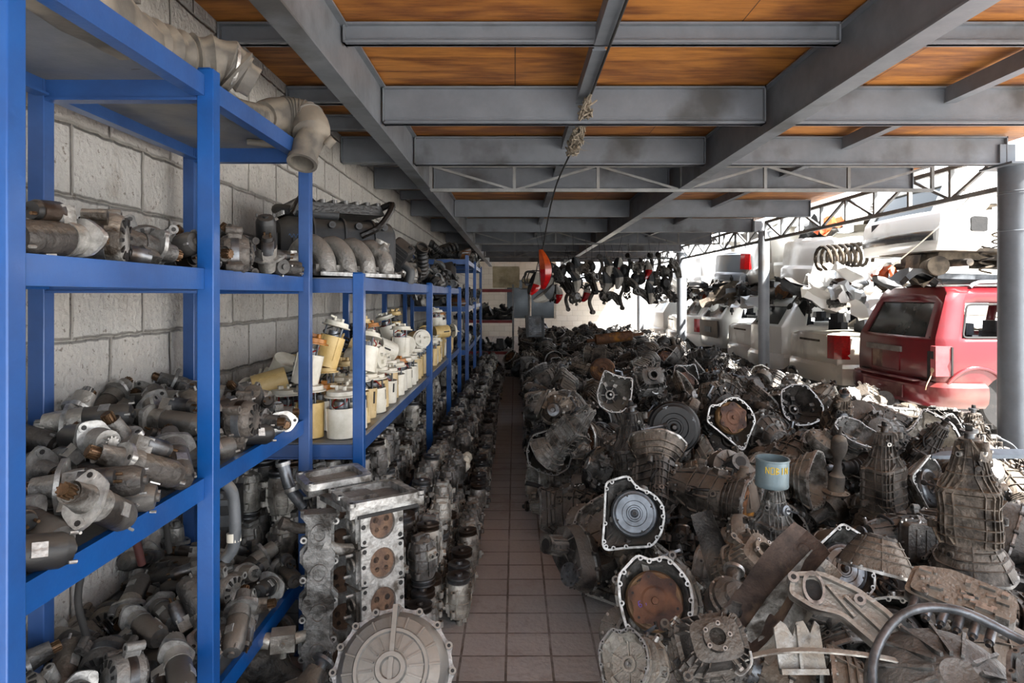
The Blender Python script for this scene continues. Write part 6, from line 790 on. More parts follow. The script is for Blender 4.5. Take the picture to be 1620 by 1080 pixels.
def settle(rows, kinds, sp, sq, out):
    for row in rows.split(';'):
        a = [int(v) for v in row.split()]
        M = Matrix.Translation((a[2] / sp, a[3] / sp, a[4] / sp)) @ Quaternion(a[5:9]).normalized().to_matrix().to_4x4()
        o = place(kinds[a[1]], M, 'x', 'x'); o_cl[o.name] = a[10]; out.append((a[0], kinds[a[1]], o, a[9]))
settle(PILE_AT, ALLK, 100, 50, PILED)
# ---------------------------------------------------------------- landmark pieces by and on the racks
def head_mesh(L_, seed, chambers=5):
    "cylinder head on end: length along z, combustion face towards +x"
    r = random.Random(seed); b = MB(); W = .19; T = .13
    b.box((-T / 2 - .01, 0, L_ / 2), (T - .02, W - .03, L_))
    step = L_ / chambers
    # face plate with real dished chambers: ring quads round each hole
    for k in range(chambers):
        z = step * (k + .5); n = 24; out = []; 
        for i in range(n):
            a = 2 * PI * (i + .5) / n; c, s_ = math.cos(a), math.sin(a); q = min(W / 2 / max(abs(c), 1e-6), step / 2 / max(abs(s_), 1e-6)); out.append((c * q, s_ * q))
        inn = circ(.060, n, .95, 1.05); inn = [(x * math.cos(PI / n) - y * math.sin(PI / n), x * math.sin(PI / n) + y * math.cos(PI / n)) for x, y in inn]
        rings = [[Vector((-.012, y, z + w_)) for y, w_ in out], [Vector((.002, y, z + w_)) for y, w_ in out], [Vector((.002, y, z + w_)) for y, w_ in inn], [Vector((-.01, y * .95, z + w_ * .95)) for y, w_ in inn]]
        b.loft(rings, 2, caps=False); b.loft([rings[-1], [Vector((-.022, p.y * .5, z + (p.z - z) * .5)) for p in rings[-1]]], 3)
        for yy, zz, rr in ((.024, .014, .023), (-.024, .014, .023), (.02, -.026, .018), (-.02, -.026, .018)): b.cyl((-.021, yy, z + zz), (-.012, yy, z + zz), rr, n=16, m=3); b.cyl((-.012, yy, z + zz), (-.010, yy, z + zz), rr * .55, n=12, m=1)
        for yy, zz in ((W * .42, step * .38), (-W * .42, step * .38), (W * .42, -step * .38), (-W * .42, -step * .38), (W * .44, 0), (-W * .44, 0)): b.cyl((.0, yy, z + zz), (.0035, yy, z + zz), r.uniform(.006, .011), n=8, m=1)
    # port side (-y) with rounded flanges and studs
    for k in range(chambers):
        z = step * (k + .5); b.box((-.06, -W / 2 + .005, z), (.09, .04, step * .8)); b.push(axm((-.055, -W / 2 - .016, z), (0, -1, 0))); b.ring(circ(.038, 16, 1, .8), circ(.024, 16, 1, .8), -.01, .008); b.cyl((0, 0, -.004), (0, 0, -.001), .026, n=16, m=1)
        for s_ in (-1, 1): b.bolt((.036 * s_ * .3, s_ * .045, 0), (0, 0, 1), .007, .03, 2)
        b.pop(); b.box((-.11, -.02, z), (.04, .12, .02)); b.cyl((-.12, .03, z), (-.135, .03, z), .03, n=14)
        b.bar((-.01, -W / 2, z - step * .45), (-.12, -W / 2 - .01, z - step * .45), .012, .03)
    for z in (0.01, L_ - .01): b.box((-.07, 0, z), (.17, W + .02, .02))
    b.tube(spl([(-.06, -.10, L_ * .78), (-.06, -.17, L_ * .8), (-.06, -.21, L_ * .83)], 4), .022, 12); b.cyl((-.06, -.21, L_ * .83), (-.06, -.235, L_ * .845), .028, n=14)
    return b
HB = rgb
M_CH = mat('burnt_brown', '6e5440', '44332a', .2, .6, 25, .2, 80, '3a2c22', .05, .6)
def rail_mesh(L_, seed):
    b = MB(); o = []
    for k in range(36):
        z = L_ * k / 35; o.append((.055 + (.02 if k % 8 in (2, 3, 4) else 0), z))
    out = [(-x, z) for x, z in o] + [(x, z) for x, z in reversed(o)]
    b.push(Matrix.Rotation(PI / 2, 4, 'X')); b.prism(out, -.012, .012, 0); b.prism([(x * .8, z) for x, z in out], .012, .05, 0); b.pop()
    for k in range(5):
        z = L_ * (k + .5) / 5; b.push(axm((0, -.05, z), (0, -1, 0))); b.ring(circ(.035, 16, 1, 1.2), circ(.022, 16, 1, 1.2), -.01, .01); b.cyl((0, 0, -.005), (0, 0, -.002), .025, n=16, m=1); b.pop()
        b.eye((.06, -.01, z + .04), (0, -1, 0), .014, .02, 2, 1); b.eye((-.06, -.01, z - .03), (0, -1, 0), .014, .02, 2, 1)
    return b
LH = []
b = head_mesh(.80, 3); hm = b.mesh('head', [A1, GK, AB, M_CH])
b = MB(); b.box((-.07, -.04, .822), (.22, .30, .022)); b.ring(round_poly([(-.13, -.17), (.13, -.20), (.15, .10), (-.13, .12)], .03, 3), round_poly([(-.10, -.14), (.10, -.17), (.12, .07), (-.10, .09)], .03, 3), .833, .86, 2)
b.box((-.02, -.1, .84), (.12, .16, .03), tx=.8, ty=.8)
b.box((.10, -.03, .815), (.03, .32, .035), m=2); b.box((.118, -.03, .80), (.01, .26, .012), m=1)
for x, y in ((-.12, -.16), (.13, -.19), (.14, .1), (-.12, .11), (0, -.18)): b.eye((x, y, .85), (0, 0, 1), .016, .014, 2, 1)
hc = b.mesh('hc', [A1, GK, AB])
proto('cylinder_head|a', [('head_casting', hm), ('end_cover', hc)])
place('cylinder_head|a', TR(-.53, 2.72, 0, .0, -.03, math.radians(-52)), 'engine cylinder head standing on end with its brown combustion chambers facing the aisle', 'cylinder head')
b = head_mesh(.82, 6); h2 = b.mesh('head2', [A2, GK, AB, M_CH]); r2 = rail_mesh(.80, 1).mesh('rail', [A1, GK, AB])
b = MB(); b.box((0, -.02, .84), (.2, .26, .03)); b.ring(round_poly([(-.12, -.16), (.12, -.16), (.12, .12), (-.12, .12)], .03, 3), round_poly([(-.09, -.13), (.09, -.13), (.09, .09), (-.09, .09)], .03, 3), .855, .88, 2); b.eye((-.1, -.14, .87), (0, 0, 1), .016, .014, 2, 1); b.eye((.1, -.14, .87), (0, 0, 1), .016, .014, 2, 1)
h2c = b.mesh('h2c', [A1, GK, AB])
b = MB(); b.tube(spl([(-.1, -.12, .72), (-.16, -.17, .80), (-.19, -.19, .90)], 5), .026, 14, m=0); b.cyl((-.19, -.19, .90), (-.193, -.192, .915), .032, n=14, m=2); b.lathe([(.034, 0), (.036, .004), (.036, .018), (.034, .02)], p=(-.15, -.16, .79), d=(-.3, -.2, 1), n=14, m=2)
h2t = b.mesh('h2t', [ST, GK, AB])
proto('cylinder_head|b', [('head_casting', h2), ('end_cover', h2c), ('water_pipe', h2t)])
place('cylinder_head|b', TR(-.74, 2.93, 0, .04, 0, math.radians(-60)), 'second engine cylinder head on end, half behind the one with brown chambers', 'cylinder head')
rt = ob('intake_rail', r2, None); rt.matrix_world = TR(-.80, 2.70, 0.0, .05, .02, .25); tag(rt, 'tall grey ported rail standing on end against the blue rack post', 'engine part')
c = MB(); c.box((0, 0, 0), (.09, .07, .07)); c.cyl((-.05, 0, 0), (-.10, 0, .01), .03, n=16); c.cyl((-.10, 0, .01), (-.115, 0, .012), .035, n=16); c.cyl((0, 0, -.03), (0, 0, -.07), .014, n=10); c.tube([(.04, 0, 0), (.09, .02, .0)], .022, 12); c.bolt((0, -.036, 0), (0, -1, 0), .01, .01)
vv = ob('water_valve', c.mesh('vv', [A4, GK]), rt); vv.location = (-.13, -.03, .30)
# round ribbed clutch cover
b = MB(); R0 = .205
b.lathe([(0, .035), (.03, .035), (.035, .05), (.05, .05), (.055, .035), (.11, .03), (.115, .036), (.125, .036), (.13, .026), (.165, .015), (.175, 0), (.19, -.03), (.195, -.045)], n=48)
for k in range(16):
    t = k * PI / 8 + .1; b.bar((math.cos(t) * .06, math.sin(t) * .06, .034), (math.cos(t) * .165, math.sin(t) * .165, .016), .006, .014)
b.bar((0, -.2, .0), (0, .2, .0), .016, .09)
o = []
for k in range(96):
    t = 2 * PI * k / 96; q = R0 + .010 * max(0, math.cos(16 * t)); o.append((q * math.cos(t), q * math.sin(t)))
b.ring(o, circ(.185, 96), -.055, -.040, 2)
for k in range(16): t = k * PI / 8; b.eye((math.cos(t) * .205, math.sin(t) * .205, -.05), (0, 0, 1), .013, .022, 0, 1)
proto('clutch_cover', [('cover_dome', b.mesh('cc', [mat('dull_aluminium', '8f8e8b', '6a6865', .5, .42, 8, .12, 60, '4e4a45', .1, .56, dust='8d867c'), GK, AB]))])
cc = place('clutch_cover', TR(-.42, 2.28, .375, math.radians(52), 0, .03) , 'big round pale ribbed clutch housing cover leaning below the cylinder heads', 'housing cover')
# black engine block with handwriting on the long rack, silver manifold in front
b = MB()
C = Case([(-.3, .20, .13, 4, 0, 0), (-.28, .22, .15, 4, 0, 0), (.25, .22, .16, 4, 0, 0), (.30, .19, .13, 4, 0, 0)])
b.push(Matrix.Rotation(PI / 2, 4, 'X')); C.body(b, 28)
for z in (-.18, -.02, .14): C.hoop(b, z, .012, .014, 28)
b.pop()
for k in range(4): b.box((.235, -.22 + k * .14, -.05), (.03, .07, .17), m=0); b.eye((.22, -.2 + k * .14, .11), (1, 0, 0), .018, .03, 0, 1)
for k in range(5): b.box((.12 - k * .06, -.315, .02 + .04 * (k % 2)), (.05, .02, .09)); b.eye((.16 - k * .08, -.31, -.1), (0, -1, 0), .014, .03, 0, 1)
b.box((.13, -.34, -.08), (.075, .06, .17), tx=.8); b.box((-.03, -.34, -.08), (.075, .06, .17), tx=.8)
b.tube(spl([(-.1, -.2, .16), (0, -.28, .2), (.12, -.2, .18), (.15, 0, .17)], 5), .028, 10)
b.cyl((-.2, -.28, .13), (-.22, -.28, .19), .02, n=10); b.cyl((-.2, -.28, .13), (-.27, -.3, .14), .02, n=10)
for k in range(10): b.bolt((-.18 + k * .04, -.29, .155), (0, 0, 1), .009, .02, 2)
BKE = mat('black_casting', '232426', '2f3134', .1, .6, 5, .25, 50, '4c4740', .1, .55, dust='4d4943')
eb = b.mesh('eb', [BKE, GK, AB])
b = MB(); b.box((0, 0, .205), (.34, .5, .05), ty=.9); 
for k in range(8): b.box((0, -.2 + k * .06, .235), (.30, .025, .03)); b.bolt((.15, -.2 + k * .06, .23), (0, 0, 1), .01, .02, 2)
b.tube(spl([(.1, .2, .2), (.2, .28, .24), (.24, .2, .12), (.22, .1, .06)], 5), .018, 8); b.tube(spl([(.12, -.1, .22), (.2, -.2, .25), (.24, -.26, .15)], 5), .014, 8)
et = b.mesh('et', [mat('oily_black', '131211', '1f1c1a', .2, .3, 12, .4, 60, '3a2f26', .1, .6), GK, AB])
b = MB()   # blue chalk scribble
pts = [(.2475, -.20 + (i / 40 - .5) * .15, .045 + .010 * math.sin(i * 1.25)) for i in range(41)]
b.tube(pts, .0012, 5); ew = b.mesh('ew', [mat('blue_chalk', '4a6f9a', None, 0, .9, 5, 0)])
proto('engine_block', [('block_casting', eb), ('valve_cover', et), ('chalk_writing', ew)])
place('engine_block', TR(-1.11, 4.02, 1.925, 0, 0, -1.02, 1.10), 'dusty black engine block with blue chalk scrawl standing on the long rack', 'engine')
b = MB()
for k in range(4):
    y = -.24 + k * .15; b.tube(spl([(-.13, y, -.02), (-.08, y, .09), (.02, y, .12), (.11, y, .05), (.13, y, -.04)], 5), .052, 14, rr=None)
b.box((-.0, -.01, -.02), (.25, .60, .05)); b.box((.145, -.01, -.045), (.05, .62, .02), m=2); b.cyl((.09, .20, .10), (.13, .22, .125), .03, n=16); b.cyl((.0, -.33, .03), (-.02, -.40, .03), .04, n=18); b.cyl((-.02, -.40, .03), (-.023, -.41, .03), .032, n=18, m=1)
for k in range(8): b.eye((.15, -.29 + k * .08, -.04), (.5, 0, 1), .014, .02, 2, 1)
m1 = b.mesh('im', [A4, GK, AB]); b = MB(); b.lathe([(.045, 0), (.045, .06), (.03, .06), (.03, .05)], p=(.05, .24, .11), d=(.4, .2, 1), n=20); b.box((0, -.36, .06), (.03, .04, .03)); m2 = b.mesh('im2', [AB, PYL])
proto('intake_manifold|silver', [('runner_block', m1), ('oil_filler', m2)])
place('intake_manifold|silver', TR(-.93, 3.62, 1.80, 0, 0, -.55, .95), 'pale silver four-runner intake manifold lying in front of the black engine block', 'engine part')
# air ducts on top of the near rack
DUCT = mat('dusty_duct_plastic', '5c5750', '4a4641', 0, .7, 8, .15, 50, '7d7467', .05, .5, dust='857b6c')
b = MB(); pts = spl([(0, 0, 0), (.0, .12, .01), (.02, .24, .02), (.10, .32, .03), (.14, .36, .0)], 6)
b.tube(pts, .085, 20, rr=[.075 + .012 * (i % 3 == 1) for i in range(len(pts))]); b.lathe([(.05, -.02), (.055, 0), (.06, .01), (.055, .02), (.055, .05), (.045, .05), (.045, .0)], p=pts[-1], d=(.5, .4, -.3), n=22)
m1 = b.mesh('rd', [DUCT]); b = MB(); b.lathe([(.078, -.006), (.083, -.004), (.083, .006), (.078, .008)], p=pts[-5], d=(.6, .7, -.1), n=24); m2 = b.mesh('rc', [AB])
b = MB(); b.box((.02, .30, -.085), (.12, .16, .02)); b.eye((.07, .36, -.08), (0, 0, 1), .014, .02)
proto('air_duct|a', [('duct_body', m1), ('hose_clamp', m2), ('mounting_tab', b.mesh('mt', [DUCT, GK]))])
place('air_duct|a', TR(-1.14, 1.98, 2.41, 0, 0, -.15), 'grey ribbed air duct with steel clamp lying on top of the near rack', 'air duct')
b = MB(); o = round_poly([(-.09, -.05), (.08, -.055), (.10, .0), (.06, .05), (-.08, .055)], .03, 3)
b.push(axm((0, 0, 0), (0, 1, 0))); b.loft([[Vector((x * s_, y * s_, z)) for x, y in o] for z, s_ in ((-.5, .8), (-.45, 1.05), (-.1, 1.1), (.0, .95), (.12, .9), (.13, .9))]); b.loft([[Vector((x * .8, y * .75, z)) for x, y in o] for z in (.128, .134)], 1); b.pop()
for k in range(5): b.box((.0, -.42 + k * .1, .058), (.16, .01, .012))
proto('air_duct|b', [('box_body', b.mesh('db', [DUCT, GK]))])
place('air_duct|b', TR(-1.08, 1.80, 2.375, .0, 0, .06), 'long flattened brown-grey plastic duct box on the near rack top, open end first', 'air duct')
b = MB(); pts = spl([(-.04, -.30, .0), (.0, -.16, .0), (.03, 0, .02)], 10)
b.tube(pts, .05, 18, rr=[.05 + .008 * (i % 2) for i in range(len(pts))]); m1 = b.mesh('rh', [DUCT])
b = MB(); pts = spl([(.03, -.02, .02), (.05, .10, .05), (.14, .16, .045), (.20, .10, -.03), (.19, .06, -.10)], 6)
b.tube(pts, .08, 22, rr=[.066 + .028 * math.sin(PI * min(1, i / (len(pts) - 1) * 1.15)) ** .7 if i < len(pts) - 6 else .062 for i in range(len(pts))])
for k in range(7): i = 7 + k; b.lathe([(.094, -.003), (.098, 0), (.094, .003)], p=pts[i], d=pts[i + 1] - pts[i - 1], n=24)
b.lathe([(.062, -.01), (.062, 0), (.058, .04), (.058, .06), (.066, .062), (.066, .085), (.052, .085), (.052, .01), (0, .01)], p=pts[-1], d=(-.02, -.45, -.85), n=26); m2 = b.mesh('el', [DUCT])
b = MB(); b.cyl((.12, .0, -.10), (-.02, -.06, -.095), .018, .013, 12); b.cyl((.27, .1, -.08), (.30, .1, -.05), .02, n=12); m3 = b.mesh('sp', [DUCT])
proto('air_duct|c', [('bellows_hose', m1), ('elbow', m2), ('side_spout', m3)])
place('air_duct|c', TR(-1.12, 2.92, 2.40, 0, 0, -.08), 'beige ribbed hose with fat elbow hanging over the near rack\'s far end', 'air duct')
# black cable loop and hose on the lowest shelf and post
b = MB(); b.tube(spl([(0, 0, 0), (-.02, -.02, .16), (-.02, .06, .30), (.0, .22, .37), (.03, .38, .28), (.03, .44, .12)], 8), .011, 10); m1 = b.mesh('lp', [RUB]); b = MB(); b.tube(spl([(-.015, .1, .33), (.02, .2, .28), (.03, .25, .15)], 6), .014, 10); m2 = b.mesh('lp2', [mat('dark_red_sleeve', '3b1512', '260e0c', 0, .6, 12, .1)])
proto('battery_cable', [('cable_loop', m1), ('red_sleeve', m2)])
place('battery_cable', TR(-1.35, 2.12, .55, 0, 0, .0), 'black battery cable looping up above the parts on the lowest shelf', 'cable')
b = MB(); b.tube(spl([(0, 0, .0), (.01, 0, -.08), (.05, 0, -.14), (.06, -.01, -.30), (.03, -.02, -.36)], 8), .02, 12); m1 = b.mesh('h', [GYP]); b = MB(); b.cyl((.055, -.005, -.27), (.057, -.007, -.30), .024, n=14); m2 = b.mesh('h2', [PWH])
proto('rubber_hose', [('hose_tube', m1), ('white_band', m2)])
place('rubber_hose', TR(-1.04, 2.35, 1.09, 0, 0, 0), 'grey rubber hose dangling from the middle shelf behind the blue post', 'hose')
# black box module behind, on lowest shelf
b = MB(); b.box((0, 0, .085), (.13, .12, .17)); b.box((0, -.062, .12), (.09, .01, .025), m=1); b.cyl((0, -.06, .15), (0, -.068, .15), .012, n=14, m=1); b.box((0, -.062, .04), (.1, .008, .05), m=1)
place(proto('relay_box', [('box_shell', b.mesh('rb', [BKP, GYP]))]), TR(-1.3, 3.0, .62, 0, 0, .15), 'square black box with grey slot beside the rack post above the lowest shelf', 'relay box')
RACKED = []
settle(RACK_AT, ALLK, 200, 99, RACKED)
# ---------------------------------------------------------------- scrapped cars outside the open side
def paint(name, c, dirt='8d8272', th=.58, c2=None): return mat(name, c, c2 or c, .15, .32, 1.6, .03, 80, dirt, 0, th, coat=.5)
P_RED = paint('maroon_paint', '6d1119', '6f4a42', .56, '560e15'); P_WHT = paint('white_paint', 'efede8', 'b5ac9c', .60); P_SIL = paint('silver_paint', 'c6c8c8', '948d80', .58); P_BEI = paint('beige_paint', 'e0d9c9', 'a0968a', .58); P_GRY = paint('grey_paint', '6c7176', '857d71', .55)
GLS = mat('dusty_glass', '2b2f2f', '3a3c39', .1, .16, 3, .02, 60, '6a675e', 0, .6)
CHR = mat('chrome', 'd6d6d6', 'b5b5b5', 1, .18, 5, 0, 60, '6b655c', 0, .62); LRED = mat('red_lens', 'b00f12', '860a0d', 0, .15, 30, .1, 90); LRED.node_tree.nodes['Principled BSDF'].inputs['Coat Weight'].default_value = .6
INT = mat('seat_fabric', '2d3036', '222428', 0, .8, 12, .1); UND = mat('underbody_grime', '6d6152', '4b4237', .1, .8, 8, .3, 50, '2d2721', 0, .5)
def shell(L, W, rows, top, rlean, flean, wheels, wins, rearwin=True, roofcut=None, reardeck=None, wshield=None, seed=0, dent=0., hood_z=.05, m_=0, rearcols=(.0, .45, .78), wr=.37):
    """rows: (z, half width) sill..roof centre, the fourth is the belt line; top: (station, share of greenhouse height)"""
    r = random.Random(seed); S = set(i / 20 * L for i in range(21))
    for wx in wheels:
        for k in range(-5, 6): S.add(wx + k * wr / 5 * .999)
    for a, c in wins: S.add(a); S.add(c)
    for a, t in top: S.add(a)
    S |= {0, .07, .18}; S = sorted(s for s in S if 0 <= s <= L); q = [S[0]]
    for s in S[1:]:
        if s - q[-1] > .025 or any(abs(s - w) < 1e-6 for p in wins for w in p): q.append(s)
    S = q; zb = rows[3][0]; n = len(rows)
    def tp(s):
        for (a, t), (c, u) in zip(top, top[1:]):
            if a <= s <= c: return t + (u - t) * (s - a) / (c - a + 1e-9)
        return top[-1][1]
    G = {}
    for i, s in enumerate(S):
        t = tp(s)
        for j, (z, y) in enumerate(rows):
            zz = z if j <= 3 else zb + (z - zb) * t + (hood_z * (j - 3) / (n - 4)) * (1 - t)
            yy = y if j <= 3 else y * t + (1 - t) * (rows[3][1] * (1 - (j - 3) / (n - 4)) ** .5)
            e = min(s, L - s); yy *= 1 - .07 * max(0, 1 - e / .16) ** 2
            if j <= 2:
                for wx in wheels:
                    dx = abs(s - wx)
                    if dx < wr: zz = max(zz, .33 + math.sqrt(max(0, wr * wr - dx * dx)) + .0 * j)
            k = max(0, 1 - s / .9) ; xx = s + rlean(z) * k; k = max(0, 1 - (L - s) / .9); xx -= flean(z) * k
            d = dent * (1 if j > 3 else .25)
            G[i, j] = Vector((xx + r.uniform(-d, d) * .4, yy + (r.uniform(-d, d) * .5 if j < n - 1 else 0), zz + r.uniform(-d, d)))
    vs = []; id_ = {}
    for (i, j), p in G.items():
        for sg in ((1, -1) if j < n - 1 else (1,)): id_[i, j, sg] = len(vs); vs.append(Vector((p.x, p.y * sg, p.z)))
        if j == n - 1: id_[i, j, -1] = id_[i, j, 1]
    fs = []
    for i in range(len(S) - 1):
        a, c = S[i], S[i + 1]; mid = (a + c) / 2
        for j in range(n - 1):
            if j == 4 and any(x0 <= mid <= x1 for x0, x1 in wins): continue
            if roofcut and j >= 5 and roofcut[0] < mid < roofcut[1]: continue
            if roofcut and j == 4 and roofcut[0] + .1 < mid < roofcut[1]: continue
            for w_ in (reardeck, wshield):
                if w_ and j >= 6 and w_[0] < mid < w_[1]: break
            else:
                for sg in (1, -1): fs.append((id_[i, j, sg], id_[i + 1, j, sg], id_[i + 1, j + 1, sg], id_[i, j + 1, sg]))
    for i, inner in ((0, True), (len(S) - 1, False)):      # end faces, split across
        cols = [-1, -.8, -.4, 0, .4, .8, 1]; g = {}
        for j in range(n - 1):
            for ci, f in enumerate(cols):
                if abs(f) == 1: g[j, ci] = id_[i, j, int(f)]
                else: p = G[i, j]; bul = .05 * (1 - f * f); vs.append(Vector((p.x - (bul if inner else -bul), p.y * f, p.z))); g[j, ci] = len(vs) - 1
        for j in range(n - 2):
            for ci in range(len(cols) - 1):
                if inner and rearwin and j == 4 and 0 < ci < len(cols) - 2: continue
                fs.append((g[j, ci], g[j, ci + 1], g[j + 1, ci + 1], g[j + 1, ci]))
        fs.append(tuple(g[n - 2, c] for c in range(len(cols))) + (id_[i, n - 1, 1],))
        if inner: RG = [vs[g[4, 1]], vs[g[4, 3]], vs[g[4, 5]], vs[g[5, 5]], vs[g[5, 3]], vs[g[5, 1]]]
    b = MB(); b.add(vs, fs, m_); return b, RG, G, S
def sweep(path, prof):
    "prof: (out, z) closed; path: 3-D points in plan with outward normals worked out"
    rings = []
    for k, p in enumerate(path):
        a = Vector(path[max(k - 1, 0)]); c = Vector(path[min(k + 1, len(path) - 1)]); d = (c - a).normalized(); nn = Vector((d.y, -d.x, 0)); rings.append([Vector(p) + nn * o + Vector((0, 0, z)) for o, z in prof])
    return rings
def wheel(r=.36, w=.24):
    b = MB(); b.lathe([(.20, -w / 2), (r - .03, -w / 2), (r, -w / 2 + .04), (r, w / 2 - .04), (r - .03, w / 2), (.20, w / 2)], n=36)
    for k in range(36):
        t = 2 * PI * k / 36
        for z in (-.07, .0, .07): b.box((math.cos(t) * r, math.sin(t) * r, z), (.018, .03, .05), rz=t)
    c = MB(); c.lathe([(.20, -.1), (.21, .1), (.19, .1), (.17, .02), (.05, .0), (.05, .03), (0, .03)], n=28)
    for k in range(5): t = k * 1.2566; c.bar((math.cos(t) * .03, math.sin(t) * .03, .02), (math.cos(t) * .19, math.sin(t) * .19, .07), .05, .03)
    return b.mesh('tyre', [RUB]), c.mesh('rim', [ST])
TY, RM = wheel()
def under(L, W, seed=0):
    b = MB(); b.box((L / 2, 0, .33), (L * .92, W * .8, .04)); b.box((L / 2, .35, .28), (L * .8, .1, .1)); b.box((L / 2, -.35, .28), (L * .8, .1, .1)); b.cyl((.95, -W * .42, .33), (.95, W * .42, .33), .04, n=12)
    b.cyl((.35, -.45, .25), (.35, .35, .23), .10, n=16); b.tube(spl([(.35, .3, .23), (.9, .2, .22), (2, .1, .22), (3.2, .1, .24)], 4), .03, 8); b.box((1.6, 0, .25), (.7, .8, .18)); 
    for s in (-1, 1):
        b.tube([(.85 + .06 * math.cos(t * .8), s * W * .36 + .06 * math.sin(t * .8), .32 + t * .011) for t in range(26)], .011, 6)
        b.bar((.95, s * W * .36, .3), (1.7, s * W * .3, .3), .06, .05)
    return b.mesh('under', [UND])
def seats():
    b = MB()
    for x in (.9, 1.9):
        for y in (-.42, .42): b.box((x, y, .6), (.5, .5, .14), tx=.95); b.box((x - .25, y, .88), (.14, .48, .55), tx=.8, ty=.9); b.box((x - .27, y, 1.22), (.1, .25, .16))
    b.box((2.8, 0, .8), (.3, 1.4, .25)); return b.mesh('seats', [INT])
SEAT = seats()
def car(name, M, b, mats, label, cat, rg=None, glass=None, wheels=(), W=1.8, extra=(), L=4.4, th=.025, seats=True, group=None):
    root = bpy.data.objects.new(name, None); COL.objects.link(root); root.matrix_world = M; tag(root, label, cat, group)
    o = ob('body_shell', b.mesh('shell', mats, 32), root); s = o.modifiers.new('s', 'SOLIDIFY'); s.thickness = th; s.offset = 0
    if rg:
        c = sum(rg, Vector()) / 6; vs = [c + (p - c) * 1.02 + Vector((.012, 0, 0)) for p in rg]; g = MB(); g.add([v for v in vs] + [v + Vector((.006, 0, 0)) for v in vs], [(0, 1, 4, 5), (1, 2, 3, 4), (6, 11, 10, 7), (7, 10, 9, 8), (0, 5, 11, 6), (2, 8, 9, 3), (0, 6, 7, 1), (1, 7, 8, 2), (5, 4, 10, 11), (4, 3, 9, 10)]); ob('rear_window', g.mesh('g', [GLS]), root)
    ob('underbody', under(L, W), root)
    if seats: seats and ob('seat_row', SEAT, root)
    for x, y in wheels:
        w_ = ob('wheel', TY, root, (x, y, .36)); w_.rotation_euler = (PI / 2 if y < 0 else -PI / 2, 0, 0); ob('rim', RM, w_)
    for nm, me in extra: ob(nm, me, root)
    return root
SUVR = [(.36, .87), (.50, .91), (.80, .93), (1.08, .905), (1.13, .89), (1.56, .77), (1.67, .735), (1.74, .62), (1.775, 0)]
lean = lambda z: .04 if z < .5 else (0 if z < 1.1 else (z - 1.1) * .42)
# maroon car
b, rg, G_, S_ = shell(4.5, 1.86, SUVR, [(0, 1), (3.0, 1), (3.6, 0), (4.5, 0)], lean, lambda z: 0 if z < .9 else .1, (.86, 3.6), [(.27, .88), (1.02, 1.85), (1.98, 2.85)], seed=2, dent=.0)
ex = []
pf = [(0, .0), (.03, .0), (.085, .06), (.10, .16), (.09, .25), (.03, .30), (-.04, .30), (-.06, .0)]
path = [(.52, -.93, .30), (.30, -.94, .30), (.10, -.93, .30), (.0, -.86, .30), (-.05, -.7, .30), (-.07, -.35, .30), (-.08, 0, .30), (-.07, .35, .30), (-.05, .7, .30), (0, .86, .30), (.1, .93, .30), (.3, .94, .30), (.52, .93, .30)]
q = MB(); q.loft(sweep(list(reversed(path)), pf)); ex.append(('rear_bumper', q.mesh('bumper', [P_RED])))
q = MB(); q.box((-.135, 0, .602), (.10, 1.35, .012)); q.box((-.17, .0, .44), (.012, .9, .16)); ex.append(('bumper_pad', q.mesh('pad', [mat('faded_maroon', '6f3f42', '8a6a62', 0, .7, 5, .1, 60, '4f1c22', 0, .55)])))
# tailgate: plate recess with garnish, seams, wiper stub
q = MB(); o_ = round_poly([(-.33, .66), (.33, .66), (.33, .93), (-.33, .93)], .04, 3); i_ = inset(o_, .02)
q.push(Matrix(((0, 0, -1, -.055), (1, 0, 0, .12), (0, 1, 0, 0), (0, 0, 0, 1)))); q.ring(o_, i_, -.0, .014); q.prism(i_, -.02, .003, 1); q.pop(); q.box((-.075, .14, .955), (.03, .80, .07), m=2)
ex.append(('plate_recess', q.mesh('pr', [P_RED, mat('dusty_brown_panel', '6b5446', '85705f', 0, .8, 6, .1, 60, '4a3630', 0, .5), mat('dirty_trim', '77706a', '5d554f', .2, .5, 8, .1)])))
q = MB()
for y in (-.735, .735): q.box((-.005, y, .86), (.03, .012, .46), m=0)
q.box((-.03, 0, .625), (.03, 1.47, .012)); q.box((-.0, -.74, 1.12), (.02, .02, .05)); q.box((-.02, -.775, .80), (.05, .055, .34)); ex.append(('tailgate_seam', q.mesh('seam', [GK])))
q = MB(); q.box((.045, -.875, .86), (.20, .10, .36), m=0); q.box((-.055, -.862, .93), (.012, .05, .09), m=1); q.cyl((-.05, -.865, .75), (-.062, -.865, .75), .03, n=16, m=2); q.tube(spl([(-.06, -.87, .75), (-.09, -.89, .68), (-.16, -.92, .58), (-.17, -.91, .52)], 5), .006, 6, m=2); q.box((.14, -.93, .86), (.02, .02, .34), m=1)
ex.append(('lamp_pocket', q.mesh('lp', [mat('pale_maroon', '9c4a4c', '87383c', .1, .5, 4, .05, 60, '7a5a50', 0, .56), GK, mat('tan_socket', 'a58a6c', None, 0, .6, 5)])))
q = MB(); wnd = [(.29, 1.14), (.86, 1.14), (.88, 1.54), (.42, 1.54)]
def sidept(x, z, sg=-1): return Vector((x, sg * ((.89 + (.77 - .89) * (z - 1.13) / .43) + .012), z))
wp = round_poly(wnd, .06, 4); q.tube([sidept(x, z) for x, z in wp] + [sidept(*wp[0])], .014, 6); ex.append(('window_seal', q.mesh('ws', [RUB])))
q = MB()
for s in (-1, 1): q.tube(spl([(.55, s * .66, 1.75), (.62, s * .66, 1.80), (.9, s * .66, 1.82), (2.6, s * .66, 1.82), (2.8, s * .66, 1.77)], 5), .022, 8)
